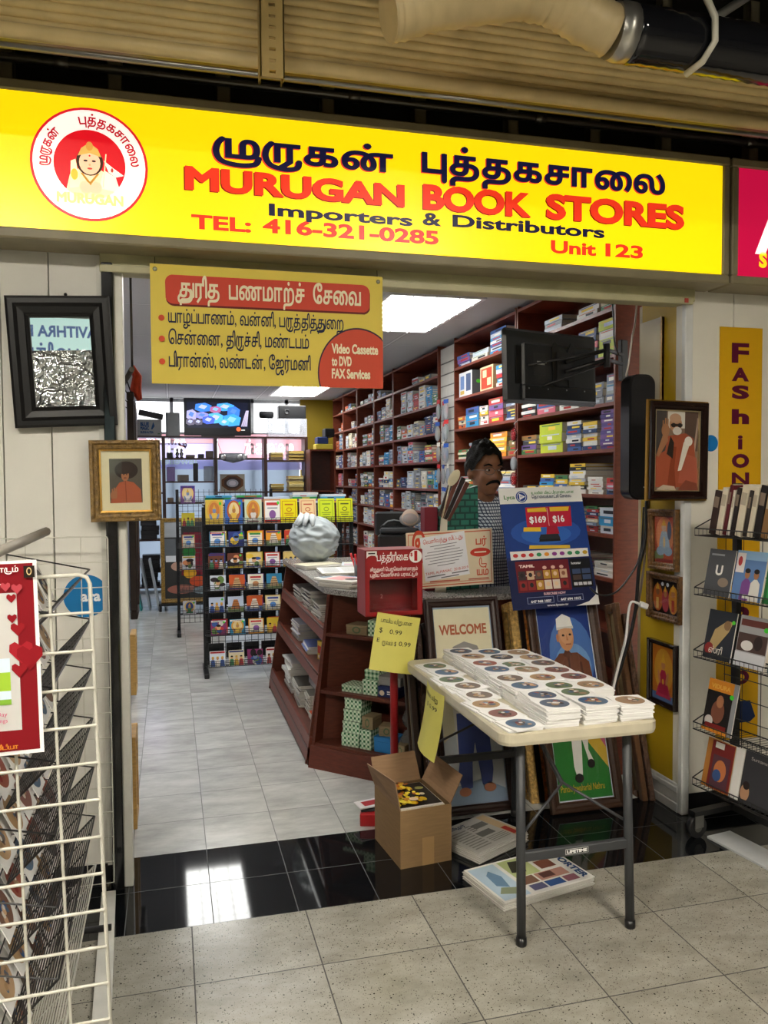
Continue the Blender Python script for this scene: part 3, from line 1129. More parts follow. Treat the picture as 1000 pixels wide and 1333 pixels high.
def framed(name, label, w, h, fw, dep, fcol, fmat, shapes, bg, loc, rot=(0, 0, 0), group=None, board=0.0, bcol='#d8d2b0', inner=None, glass=True, cat='picture frame', picmat='picture', ang=False):
    r = thing(name, label, cat, loc, rot, group)
    f = MB()
    if ang:
        mitred(f, w, h, [(0, 0), (0, dep), (fw * 0.5, dep), (fw, dep * 0.8), (fw, 0)], fcol, fmat)
    else:
        mitred(f, w, h, [(0, 0), (0, dep * 0.9), (fw * 0.12, dep), (fw * 0.34, dep), (fw * 0.5, dep * 0.72), (fw * 0.8, dep * 0.62), (fw * 0.86, dep * 0.7), (fw, dep * 0.5), (fw, 0)], fcol, fmat)
    f.span((-w / 2 + fw * 0.3, -0.002, -h / 2 + fw * 0.3), (w / 2 - fw * 0.3, 0.0, h / 2 - fw * 0.3), '#3a2f26', 'matte')
    f.obj('frame', r)
    iw, ih = w - 2 * fw, h - 2 * fw
    if inner:
        m_ = MB()
        mitred(m_, iw + 0.002, ih + 0.002, [(0, 0.003), (0, dep * 0.5), (inner[0], dep * 0.46), (inner[0], 0.003)], inner[1], 'metal')
        m_.obj('fillet', r)
    if board:
        bm_ = MB().span((-iw / 2, -0.006, -ih / 2), (iw / 2, -0.003, ih / 2), bcol, 'paper')
        bm_.obj('mount_board', r)
        iw, ih = iw - 2 * board, ih - 2 * board
    p = MB()
    y = -0.0065 if board else -0.003
    p.add([(-iw / 2, y, -ih / 2), (iw / 2, y, -ih / 2), (iw / 2, y, ih / 2), (-iw / 2, y, ih / 2)], [(0, 1, 2, 3)], bg, picmat)
    if shapes:
        art(p, (-iw / 2, y, -ih / 2), X1, Z1, iw, ih, shapes, 'picture')
    p.obj('picture', r)
    if glass:
        g_ = MB()
        W_, H_ = w / 2 - fw * 0.98, h / 2 - fw * 0.98
        g_.span((-W_, -dep * 0.42 - 0.0015, -H_), (W_, -dep * 0.42, H_), '#ffffff', 'glass')
        g_.obj('glass_pane', r)
    return r


def eul(xaxis, zaxis):
    """rotation whose local X and Z follow these directions (front is local -Y)"""
    x = Vector(xaxis).normalized()
    z = Vector(zaxis)
    z = (z - x * z.dot(x)).normalized()
    y = z.cross(x)
    return Matrix((x, y, z)).transposed().to_euler()


BLOB = ['#c23b2a', '#e0a02a', '#2c5aa8', '#3d8a4a', '#7a3a8c', '#d9d2c0', '#5a3a28', '#e8c79a', '#1e2a44', '#b8603a', '#e46a8a', '#48a0b8']


def rart(rng, bg=None, text=True, skinny=False):
    """an invented printed cover: ground, figure, bands"""
    s_ = []
    c = lambda: rng.choice(BLOB)
    k = rng.randrange(4)
    s_.append(('r', 0.0, 0.0, 1.0, rng.uniform(.2, .5), c()))
    if k == 0:
        s_.append(('e', .5, .48, .34, .34, c()))
    elif k == 1:
        s_.append(('p', [(.1, 0), (.9, 0), (.72, .6), (.5, .78), (.28, .6)], c()))
    elif k == 2:
        s_.append(('e', .3, .42, .24, .38, c()))
        s_.append(('e', .72, .42, .22, .34, c()))
    else:
        s_.append(('r', .12, .12, .88, .7, c()))
    s_.append(('p', [(.22, 0), (.78, 0), (.7, .34), (.57, .45), (.43, .45), (.3, .34)], c()))
    s_.append(('e', .5, .55, .12, .14, rng.choice(['#d9a878', '#b57a4e', '#8a5636', '#e6bf98'])))
    s_.append(('e', .5, .64, .13, .08, rng.choice(['#1a1410', '#3a2416', '#c99a3a'])))
    if text:
        s_.append(('r', .08, .84, rng.uniform(.6, .92), .93, rng.choice(['#fbf6e8', '#c8202a', '#f4d21f', '#20306a'])))
        s_.append(('r', .15, .06, rng.uniform(.55, .9), .12, rng.choice(['#fbf6e8', '#f4d21f', '#222222'])))
    return s_


# ================================================================== LEFT OF THE ENTRANCE
# black framed foil print
YW = 3.385
a, b_, c, d = on_y(8, 386, YW), on_y(143, 388, YW), on_y(153, 553, YW), on_y(20, 557, YW)
cc = (a + b_ + c + d) / 4
W_, H_ = ((b_ - a).length + (c - d).length) / 2, ((a - d).length + (b_ - c).length) / 2
r = framed('picture_frame', 'large black frame with a silvery mirror-like picture on the white wall', W_, H_, 0.078, 0.035, '#08080a', 'satin', None, '#9aa2a6', (cc.x, YW + 0.005, cc.z), (math.radians(4.0), math.radians(-2.6), 0), picmat='foil', glass=False)
MB().lathe([(0.004, 0), (0.007, 0.02), (0.003, 0.03)], '#1c1c1c', 'metal', 8, (0.03, -0.005, H_ / 2 + 0.005), (0, -1, 0)).obj('hanging_nail', r)
# gilt frame with a portrait hung on the rail
YW = 3.335
a, b_, c, d = on_y(117, 573, YW), on_y(210, 571, YW), on_y(209, 679, YW), on_y(116, 680, YW)
cc = (a + b_ + c + d) / 4
W_, H_ = (b_ - a).length, (a - d).length
robe, skin = '#a8583a', '#a06a48'
framed('picture_frame', 'ornate gilt frame with portrait of a person in an orange robe by the door jamb', W_, H_, 0.036, 0.03, '#7e6335', 'gilt', [
    ('r', 0, 0, 1, 1, '#565248'), ('e', .52, .74, .36, .2, '#2e211c'), ('p', [(.12, 0), (.12, .28), (.3, .46), (.5, .5), (.74, .46), (.95, .3), (.98, 0)], robe),
    ('e', .48, .62, .12, .13, skin), ('e', .46, .76, .26, .11, '#33241e'), ('e', .44, .64, .02, .012, '#221814'), ('e', .53, .64, .02, .012, '#221814'), ('e', .48, .565, .045, .012, '#6e3a2c'),
    ('e', .12, .17, .1, .11, skin), ('r', .06, .2, .1, .32, skin), ('r', .12, .2, .16, .35, skin), ('r', .18, .2, .22, .33, skin), ('p', [(.02, 0), (.2, 0), (.22, .1), (.04, .1)], robe),
    ('p', [(.47, .5), (.5, .5), (.52, 0), (.49, 0)], '#8a4228')], '#565248', (cc.x, YW + 0.032, cc.z), (0, math.radians(-0.6), 0), board=0.036, bcol='#d9d2ae', inner=(0.007, '#c69a4a'))

# blue round sticker
p = on_y(112, 776, 3.415)
st = MB()
disc(st, Vector((0, 0, 0)), 0.085, '#1f7ab8', 'print', 0.001)
write(st, 'ara', (-0.02, 0, -0.02), X1, Z1, 0.04, '#f2f5f7', 'print', 0.05, eps=0.002)
st.obj('round_sticker', None, (p.x, 3.4185, p.z), label='round blue sticker with white letters on the white wall behind the wire racks', cat='sticker')


def grid_panel(name, label, w, h, step, rad, col, loc, rot, foot=False, corner=0.02, cat='grid panel'):
    """wire grid, right edge at local x = 0, bottom at z = 0"""
    r = thing(name, label, cat, loc, rot)
    e = MB().tube([(-w, 0, 0), (0, 0, 0), (0, 0, h - corner), (-corner * 0.3, 0, h - corner * 0.3), (-corner, 0, h), (-w, 0, h)], rad * 1.25, col, 'paintmetal', 8)
    e.obj('border', r)
    g_ = MB()
    n_ = int(w / step)
    for i in range(1, n_ + 1):
        g_.tube([(-i * step, 0, 0), (-i * step, 0, h)], rad, col, 'paintmetal', 6, caps=False)
    n_ = int(h / step)
    for i in range(1, n_ + 1):
        z = h - i * step
        g_.tube([(-w, -rad * 1.5, z), (0, -rad * 1.5, z)], rad, col, 'paintmetal', 6, caps=False)
    g_.obj('wire_mesh', r)
    return r


gp = grid_panel('grid_panel', 'white wire grid stand nearest the camera with a red poster on it', 0.56, 1.40, 0.0815, 0.0036, '#c2c0b5', (-0.135, 1.84, 0.05), (0, math.radians(-1.4), 0))
gb = grid_panel('grid_panel', 'thin white wire grid standing against the white wall', 0.66, 1.36, 0.098, 0.0022, '#cfcdc2', (-0.235, 3.30, 0.075), (0, 0, 0), corner=0.01)
f0, f1 = on_z(141, 1160, 0.02), on_z(132, 1330, 0.02)
ft = MB()
dv = (f1 - f0)
ft.add([f0 + Vector((-0.025, 0, 0)), f0 + Vector((0.028, 0, 0)), f1 + Vector((0.028, 0, 0)), f1 + Vector((-0.028, 0, 0)),
        f0 + Vector((-0.025, 0, -0.018)), f0 + Vector((0.028, 0, -0.018)), f1 + Vector((0.028, 0, -0.018)), f1 + Vector((-0.028, 0, -0.018))],
       [(3, 2, 1, 0), (4, 5, 6, 7), (0, 1, 5, 4), (1, 2, 6, 5), (2, 3, 7, 6), (3, 0, 4, 7)], '#d6d5cd', 'paintmetal')
ft.tube([f0 + Vector((0, 0.02, 0.0)), f0 + Vector((0, 0.02, 0.03))], 0.01, '#5c584c', 'metal', 8)
ft.obj('floor_rail', None, label='flat white metal foot bar lying on the floor by the entrance', cat='rail')

# red poster on the near grid
pt = thing('wall_poster', 'red poster with hearts and Tamil lettering hung on the white wire grid', 'poster')
a, b_ = on_y(52, 733, 1.815), on_y(47, 984, 1.815)
PH = a.z - b_.z
PW = 0.42
pt.location = (a.x - PW, 1.815, b_.z)
pt.rotation_euler = (0, math.radians(-1.0), 0)
MB().span((0, 0, 0), (PW, 0.002, PH), '#f2f0ee', 'print').obj('sheet', pt)
P_ = MB()
heart = lambda x, y, q, c_: ('p', [(x, y - q * 1.1), (x + q, y + q * .1), (x + q * .95, y + q * .75), (x + q * .5, y + q), (x, y + q * .6), (x - q * .5, y + q), (x - q * .95, y + q * .75), (x - q, y + q * .1)], c_)
kx = lambda px: 1 - (52 - px) * 1.73 / 1059 / PW
ky = lambda py: 1 - (py - 733) / 251
art(P_, (0, 0, 0), X1, Z1, PW, PH, [
    ('r', 0, .02, .982, .985, '#800f1a'), ('r', 0, ky(952), kx(27), ky(774), '#c6c5c2'),
    ('r', 0, ky(850), kx(2), ky(790), '#8fae4a'), ('r', kx(-40), ky(918), kx(16), ky(858), '#cfe0ee'), ('r', kx(2), ky(900), kx(16), ky(876), '#9cc23a'), ('r', kx(-2), ky(918), kx(16), ky(911), '#7fae3a'),
    heart(kx(21), ky(781), .022, '#8a121d'), heart(kx(21), ky(807), .022, '#8a121d'), heart(kx(27), ky(821), .032, '#90161f'), heart(kx(30), ky(851), .055, '#a01e29'), heart(kx(40), ky(858), .06, '#8a121d'), heart(kx(27), ky(874), .035, '#90161f'),
    heart(kx(15), ky(766), .022, '#b5434d'), heart(kx(28), ky(769), .025, '#b5434d'),
    ('t', 'கொண்டாடும்', kx(31), ky(747), .022, '#f6ece8', {'align': 'r', 'b': .03}), ('t', 'காதலர்', kx(3), ky(757), .02, '#f6ece8', {'align': 'r', 'b': .03}), ('t', 'பாடல்கள்', kx(10), ky(767), .02, '#f6ece8', {'align': 'r', 'b': .03}),
    ('r', kx(37), ky(755), kx(50), ky(740), '#241a14'), ('e', kx(43.5), ky(747), .012, .02, '#d8c08a'), ('e', kx(43.5), ky(747), .008, .014, '#241a14'),
    ('t', 'Day', kx(11), ky(932), .022, '#c8386e', {'align': 'r'}), ('t', 'Songs', kx(11), ky(940), .02, '#c8386e', {'align': 'r'}),
    ('t', 'மீடியா', kx(22), ky(975), .018, '#d98a2a', {'align': 'r', 'b': .02})])
P_.obj('printing', pt)

# black wire rack of sleeved discs between the grids
rk = thing('disc_rack', 'black tiered wire rack full of white disc sleeves behind the near white grid', 'display rack', (-0.45, 2.0, 0))
RY0, RY1 = 0.06, 1.05
fr = MB()
for y in (RY0, RY1):
    fr.tube([(-0.17, y, 0.03), (-0.17, y, 1.45)], 0.012, '#1d1d1f', 'paintmetal', 8)
    fr.tube([(-0.3, y, 0.03), (0.22, y, 0.03)], 0.012, '#1d1d1f', 'paintmetal', 8)
fr.tube([(-0.17, RY0, 0.9), (-0.17, RY1, 0.9)], 0.009, '#1d1d1f', 'paintmetal', 8)
fr.obj('stand', rk)
hb0, hb1 = on_y(60, 692, 3.02) - Vector((-0.45, 2.0, 0)), on_y(-30, 730, 2.2) - Vector((-0.45, 2.0, 0))
MB().tube([hb0, hb1], 0.016, '#a5a29a', 'paintmetal', 8).obj('header_rail', rk)
NT = 7
sl_rng = random.Random(5)
SLEEVE = 0.131
tier_z = [1.26 - 0.178 * i for i in range(NT)]
for ti, z in enumerate(tier_z):
    t = MB()
    pr = [(-0.16, z + 0.13), (-0.10, z + 0.0), (0.06, z - 0.035), (0.17, z + 0.075)]
    c_ = '#d0cfc8' if ti == NT - 1 else '#1b1b1d'
    for y in (RY0, RY1):
        t.tube([(x, y, q) for x, q in pr], 0.0035, c_, 'paintmetal', 5)
        t.tube([(pr[3][0], y, pr[3][1]), (-0.16, y, z + 0.15)], 0.0025, c_, 'paintmetal', 4)
    for k in range(14):
        q = k / 13
        x, zz = pr[2][0] + (pr[3][0] - pr[2][0]) * q, pr[2][1] + (pr[3][1] - pr[2][1]) * q
        t.tube([(x, RY0, zz), (x, RY1, zz)], 0.0021 if k < 13 else 0.0032, c_, 'paintmetal', 4, caps=False)
    for k in range(8):
        q = k / 7
        x, zz = pr[1][0] + (pr[2][0] - pr[1][0]) * q, pr[1][1] + (pr[2][1] - pr[1][1]) * q
        t.tube([(x, RY0, zz), (x, RY1, zz)], 0.002, c_, 'paintmetal', 4, caps=False)
    for k in range(8):
        y = RY0 + (RY1 - RY0) * k / 7
        t.tube([(x, y, q) for x, q in pr], 0.0018, c_, 'paintmetal', 4, caps=False)
    t.obj('wire_tier', rk)

PIC = ['#a5876a', '#7b5a4a', '#5f6a7c', '#b09068', '#78685c', '#8c6058', '#59708a', '#9c5a4a', '#6a7a5c', '#c0a07c', '#4a4448']


def sleeve_mesh(rng, full=True, hh=0.0022):
    """paper disc sleeve lying flat, window showing the printed disc"""
    m_ = MB()
    q = SLEEVE / 2
    m_.span((-q, -q, 0), (q, q, hh), '#f4f3f1', 'paper')
    me = m_
    dsc = None
    if full:
        dsc = MB()
        z = hh + 0.0003
        pts = [(0.405 * SLEEVE * math.cos(a_ * math.pi / 14), 0.405 * SLEEVE * math.sin(a_ * math.pi / 14)) for a_ in range(28)]
        dsc.add([(x, y, z) for x, y in pts], [list(range(28))], rng.choice(PIC), 'print')
        e = z + 0.0003
        for _ in range(13):
            a_, ra = rng.uniform(0, 6.28), rng.uniform(0, .26) * SLEEVE
            cx, cy, rr = ra * math.cos(a_), ra * math.sin(a_), rng.uniform(.05, .12) * SLEEVE
            dsc.add([(cx + rr * math.cos(k * math.pi / 5), cy + rr * 0.8 * math.sin(k * math.pi / 5), e) for k in range(10)], [list(range(10))], rng.choice(PIC + ['#d9b48a', '#c8b49a', '#1e1a18', '#8a2a24', '#d8d0c0', '#c8a080', '#e0d8cc', '#3a5a8a']), 'print')
            e += 0.0002
        dsc.add([(0.055 * SLEEVE * math.cos(k * math.pi / 6), 0.055 * SLEEVE * math.sin(k * math.pi / 6), e) for k in range(12)], [list(range(12))], '#e8e6e2', 'print')
    return m_, dsc


SLV = []
rng = random.Random(11)
for k in range(14):
    SLV.append(sleeve_mesh(rng))
_m, _ = sleeve_mesh(rng, False)
PROTO = {}


def put_sleeve(loc, rot, label, group, k, full=True):
    key = (k if full else -1)
    if key not in PROTO:
        o = (SLV[k][0] if full else _m).obj('disc_sleeve', None, loc, rot, label, 'disc sleeve', group)
        ch = SLV[k][1].obj('disc', o) if full else None
        PROTO[key] = (o, ch)
        return o
    o0, ch0 = PROTO[key]
    o = o0.copy()
    COL.objects.link(o)
    o.location, o.rotation_euler = loc, rot
    o['label'], o['group'] = label, group
    if ch0:
        c_ = ch0.copy()
        COL.objects.link(c_)
        c_.parent = o
    return o


TN = ('top tier', 'second tier', 'third tier', 'fourth tier', 'fifth tier', 'sixth tier', 'lowest tier')
for ti, z in enumerate(tier_z):
    for g_ in range(6):
        y = 2.0 + RY0 + 0.09 + g_ * 0.158 + sl_rng.uniform(-.008, .008)
        for q in range(2):
            # local x -> world y (flat side faces +X and up)
            lean = math.radians(66 - q * 1.2)
            x = -0.45 + 0.0 + q * 0.03
            zz = z + 0.048 - q * 0.004
            full = q == 1
            put_sleeve((x, y, zz), (0, lean, 0), 'white disc sleeve, %s of black wire rack, %s pocket from the front, %s sleeve' % (TN[ti], ORD[g_], ('back', 'front')[q]), 'disc sleeves in the black wire rack', sl_rng.randrange(14), full)

# ================================================================== RIGHT OF THE ENTRANCE
def deity(c1, c2, seat):
    return [('e', .5, .55, .42, .4, c1), ('p', [(.15, .06), (.85, .06), (.7, .3), (.3, .3)], seat), ('p', [(.28, .12), (.72, .12), (.66, .45), (.58, .56), (.42, .56), (.34, .45)], c2),
            ('e', .5, .65, .09, .08, '#c98a5c'), ('p', [(.4, .69), (.5, .88), (.6, .69)], '#e2b23a'), ('e', .32, .42, .05, .13, '#c98a5c', .4), ('e', .68, .42, .05, .13, '#c98a5c', -.4), ('e', .5, .35, .05, .05, '#e2b23a')]


YW = 3.36
a, b_, c, d = on_y(846, 524, YW), on_y(928, 522, YW), on_y(922, 652, YW), on_y(843, 648, YW)
cc = (a + b_ + c + d) / 4
W_, H_ = (b_ - a).length, ((a - d).length + (b_ - c).length) / 2
r = framed('picture_frame', 'dark frame showing a seated spectacled person in ochre', W_, H_, 0.038, 0.03, '#22130f', 'gloss', [
    ('r', 0, 0, 1, 1, '#8a7462'), ('r', 0, .45, .28, 1, '#4a4442'), ('r', .3, .78, .7, 1, '#d9d6cc'), ('r', .68, .5, 1, 1, '#5d4a40'), ('p', [(.86, .4), (.9, .4), (1, .9), (.96, .92)], '#b9a090'),
    ('p', [(0, .05), (.02, .42), (.25, .5), (.3, .68), (.7, .72), (.88, .66), (.95, .3), (1, .05)], '#a8553a'), ('p', [(.55, .1), (.6, .38), (.75, .46), (.95, .42), (1, .1)], '#b5604a'),
    ('p', [(.3, .02), (.35, .3), (.42, .55), (.5, .55), (.46, .3), (.5, .02)], '#8c4028'), ('p', [(.28, .46), (.36, .68), (.44, .6), (.42, .4)], '#2f2824'),
    ('e', .47, .83, .14, .1, '#b98a68'), ('e', .46, .9, .13, .06, '#c09a7c'), ('r', .36, .805, .62, .83, '#1c1614'), ('e', .42, .815, .05, .028, '#2a2422'), ('e', .56, .815, .05, .028, '#2a2422'), ('e', .5, .745, .1, .05, '#d6d0c8'),
    ('p', [(.04, .44), (.1, .42), (.3, .62), (.28, .74), (.2, .72)], '#a87856'), ('e', .24, .75, .09, .08, '#a87856'), ('r', .17, .78, .2, .87, '#a87856'), ('r', .22, .8, .25, .9, '#a87856'), ('r', .27, .8, .3, .89, '#a87856'),
    ('p', [(.52, .25), (.6, .26), (.8, .62), (.74, .68), (.64, .6)], '#e9e2d2'), ('e', .75, .62, .09, .06, '#efe9dc'), ('p', [(.05, .02), (.2, .08), (.45, .06), (.5, .0)], '#c9b8a0'), ('p', [(.5, 0), (.7, .14), (.95, .1), (1, 0)], '#8c4a38')],
    '#8a7462', (cc.x, YW + 0.032, cc.z), (0, math.radians(0.8), math.radians(6)), inner=(0.006, '#d8c8a0'))
e = MB()
mitred(e, W_ + 0.014, H_ + 0.014, [(0, 0), (0, 0.014), (0.008, 0.014), (0.008, 0)], '#b48a3c', 'metal')
e.obj('gilt_edge', r)


def on_return(u0, v0, u1, v1, y_in):
    a, b_ = on_x(u0, v0, XR - 0.01), on_x(u1, v1, XR - 0.01)
    return a, b_


# three small pictures on the yellow return wall, facing -X: local X runs towards the camera (-Y)
def ret_pic(label, ua, ub, v0, v1, fw, fcol, fmat, shapes, bg, tilt=0.0):
    ya, yb = on_x(ua, (v0 + v1) / 2, XR - 0.02).y, on_x(ub, (v0 + v1) / 2, XR - 0.02).y
    um = (ua + ub) / 2
    zt, zb = on_x(um, v0, XR - 0.02).z, on_x(um, v1, XR - 0.02).z
    framed('picture_frame', label, ya - yb, zt - zb, fw, 0.026, fcol, fmat, shapes, bg, (XR - 0.006, (ya + yb) / 2, (zt + zb) / 2), (0, tilt, -math.pi / 2))


ret_pic('wooden frame with blue seated monkey-faced deity, topmost on the yellow return wall', 845, 882, 663, 742, 0.036, '#6b4a22', 'gilt', [
    ('r', 0, 0, 1, 1, '#b5563a'), ('e', .5, .6, .44, .4, '#d9885a'), ('e', .2, .15, .25, .12, '#7a8a5a'), ('p', [(.2, .2), (.8, .2), (.72, .5), (.6, .68), (.36, .68), (.26, .5)], '#9fb2c4'), ('e', .3, .25, .2, .1, '#8fa4bc'), ('e', .68, .25, .2, .1, '#8fa4bc'),
    ('e', .48, .76, .12, .09, '#c9a890'), ('p', [(.36, .8), (.48, .95), (.6, .8)], '#d9a83a'), ('e', .75, .7, .1, .2, '#5a6478'), ('e', .5, .45, .05, .12, '#d8b878'), ('p', [(.1, .08), (.9, .08), (.9, .02), (.1, .02)], '#8c3a34')], '#b5563a', -0.02)
ret_pic('wooden frame with three standing deities, middle of the yellow return wall', 843, 887, 747, 808, 0.034, '#5e4020', 'gilt', [
    ('r', 0, 0, 1, 1, '#1c1214'), ('e', .2, .45, .19, .42, '#b8602a'), ('e', .5, .4, .14, .36, '#a83a4a'), ('e', .8, .45, .18, .42, '#c98a2a'), ('e', .2, .62, .07, .1, '#8a5a3a'), ('e', .5, .58, .06, .09, '#b57a50'), ('e', .8, .62, .07, .1, '#b57a50'),
    ('p', [(.12, .7), (.2, .92), (.28, .7)], '#d9a83a'), ('p', [(.44, .66), (.5, .84), (.56, .66)], '#d9a83a'), ('p', [(.72, .7), (.8, .92), (.88, .7)], '#d9a83a'), ('r', .15, .1, .25, .45, '#d9b25a'), ('r', .75, .1, .85, .45, '#b5432a'), ('e', .4, .88, .05, .06, '#cfd8e4'), ('e', .6, .88, .05, .06, '#cfd8e4')], '#1c1214')
ret_pic('dark frame with a goddess in red on an orange ground, lowest on yellow return wall', 844, 880, 835, 919, 0.024, '#1c1210', 'gloss', [('r', 0, 0, 1, 1, '#c9782a'), ('r', 0, 0, 1, .12, '#5a7ab0')] + deity('#d9a03a', '#b02a4a', '#c23a5c'), '#c9782a')

# fashion strip on the white wall
a, b_ = on_y(938, 425, 3.412), on_y(993, 427, 3.412)
zb = 0.35
fz = MB().span((a.x, 3.412, zb), (b_.x, 3.418, a.z), '#dba818', 'print')
fp = fz.obj('shop_sign', None, label='tall yellow strip reading FASHION in maroon on the right wall', cat='sign')
L = MB()
for ch, v0, v1, bb in (('F', 447, 472, .05), ('A', 479, 496, .08), ('S', 502, 519, .08), ('h', 525, 552, .08), ('i', 558, 585, .045), ('O', 591, 609, .09), ('N', 615, 632, .06), ('P', 789, 818, .08), ('O', 872, 892, .09)):
    q0, q1 = on_y(952, v1, 3.41), on_y(976, v0, 3.41)
    ww, hh = q1.x - q0.x, q1.z - q0.z
    V, F, w_ = lettering(ch, bb)
    hs = hh / (1.4 if ch in 'hi' else 1.0) / (1 + 2 * bb)
    if ch == 'i':
        ww *= 0.28
        q0.x += (q1.x - q0.x) * 0.36
    write(L, ch, (q0.x + ww * 0.04, 3.412, q0.z + hs * bb), X1, Z1, hs, '#5c1230', 'print', bb, width=ww * 0.95)
q = on_y(966, 735, 3.41)
L2 = MB()
art(L2, (q.x - 0.08, 3.412, q.z - 0.09), X1, Z1, 0.16, 0.12, [('p', [(0, .1), (.1, .6), (.35, .9), (.65, .9), (.9, .6), (1, .1)], '#1f2c4a')])
q = on_y(966, 925, 3.41)
L3_ = MB()
art(L3_, (q.x - 0.08, 3.412, q.z - 0.06), X1, Z1, 0.16, 0.12, [('p', [(0, .2), (.2, .9), (.8, .9), (1, .2), (.8, 0), (.2, 0)], '#22345c')])
L.obj('lettering', fp)
L2.obj('navy_arch', fp)
L3_.obj('navy_shirt', fp)
p = on_y(926, 577, 3.415)
st = MB()
disc(st, Vector((0, 0, 0)), 0.04, '#1a78bd', 'print', 0.001)
st.obj('round_sticker', None, (p.x, 3.4185, p.z), label='round blue sticker peeking out from behind the dark robed-figure frame', cat='sticker')

# wire magazine rack
ra = math.radians(8.3)
RO = Vector((2.31, 3.215, 0))
dirL = Vector((math.sin(ra), -math.cos(ra), 0))       # along the rack, towards the camera
dirN = Vector((math.cos(ra), math.sin(ra), 0))        # towards the rack's back
rr = thing('magazine_rack', 'black wire magazine rack on casters in front of the right wall', 'magazine rack', RO, eul(dirL, (0, 0, 1)))
# local: x along the rack, front is -Y, back +Y
RL, RD = 1.25, 0.2
shz = (1.385, 1.115, 0.828, 0.495, 0.235)
p = MB()
for x in (0.05, RL - 0.05):
    p.span((x - 0.014, RD - 0.01, 0.12), (x + 0.014, RD + 0.02, 1.62), '#2b2b2c', 'paintmetal')
p.span((-0.02, RD - 0.01, 0.1), (RL, RD + 0.02, 0.13), '#1f1f20', 'paintmetal')
for x in (0.03, RL - 0.05):
    p.span((x - 0.02, -0.03, 0.1), (x + 0.02, RD + 0.06, 0.125), '#1f1f20', 'paintmetal')
p.obj('stand', rr)
g_ = MB()
for i in range(13):
    g_.tube([(RL * i / 12, RD - 0.012, 0.13), (RL * i / 12, RD - 0.012, 1.6)], 0.0022, '#232324', 'paintmetal', 4, caps=False)
for i in range(16):
    g_.tube([(0, RD - 0.016, 0.16 + i * 0.095), (RL, RD - 0.016, 0.16 + i * 0.095)], 0.0022, '#232324', 'paintmetal', 4, caps=False)
g_.obj('back_grid', rr)
for z in shz:
    s_ = MB()
    for y, zz in ((0, 0), (0, 0.032), (RD - 0.02, 0.0)):
        s_.tube([(0, y, z + zz), (RL, y, z + zz)], 0.003, '#1c1c1d', 'paintmetal', 5)
    n_ = 52
    for i in range(n_ + 1):
        x = RL * i / n_
        s_.tube([(x, 0, z + 0.032), (x, 0, z), (x, RD - 0.02, z)], 0.0014, '#1c1c1d', 'paintmetal', 4, caps=False)
    for x in (0, RL):
        s_.tube([(x, 0, z + 0.032), (x, RD - 0.01, z + 0.11)], 0.0028, '#1c1c1d', 'paintmetal', 5)
    s_.obj('wire_shelf', rr)
for x in (0.03, RL - 0.05):
    c_ = MB()
    c_.tube([(x - 0.014, -0.005, 0.05), (x + 0.014, -0.005, 0.05)], 0.05, '#1d1d1e', 'satin', 20)
    c_.tube([(x - 0.016, -0.005, 0.05), (x + 0.016, -0.005, 0.05)], 0.022, '#77756f', 'metal', 14)
    c_.span((x - 0.022, -0.03, 0.05), (x - 0.017, 0.02, 0.105), '#8a8882', 'metal')
    c_.span((x + 0.017, -0.03, 0.05), (x + 0.022, 0.02, 0.105), '#8a8882', 'metal')
    c_.obj('caster', rr)


def rack_pt(s_, n_, z):
    return RO + dirL * s_ + dirN * n_ + Vector((0, 0, z))


def magazine(s0, wd, ht, z, bg, shapes, label, tilt=0.22, n0=0.03, th=0.006, name='magazine', grp='magazines on the wire rack'):
    o = thing(name, label, name, rack_pt(s0 + wd / 2, n0, z + 0.004), None or (0, 0, 0), grp)
    x = dirL
    zz = Vector((0, 0, math.cos(tilt))) + dirN * math.sin(tilt)
    o.rotation_euler = eul(x, zz)
    MB().span((-wd / 2, 0.0006, 0), (wd / 2, th, ht), '#dcd8ce', 'paper').obj('pages', o)
    c_ = MB().add([(-wd / 2, 0, 0), (wd / 2, 0, 0), (wd / 2, 0, ht), (-wd / 2, 0, ht)], [(0, 1, 2, 3)], bg, 'print')
    art(c_, (-wd / 2, 0, 0), X1, Z1, wd, ht, shapes)
    c_.obj('cover', o)
    return o


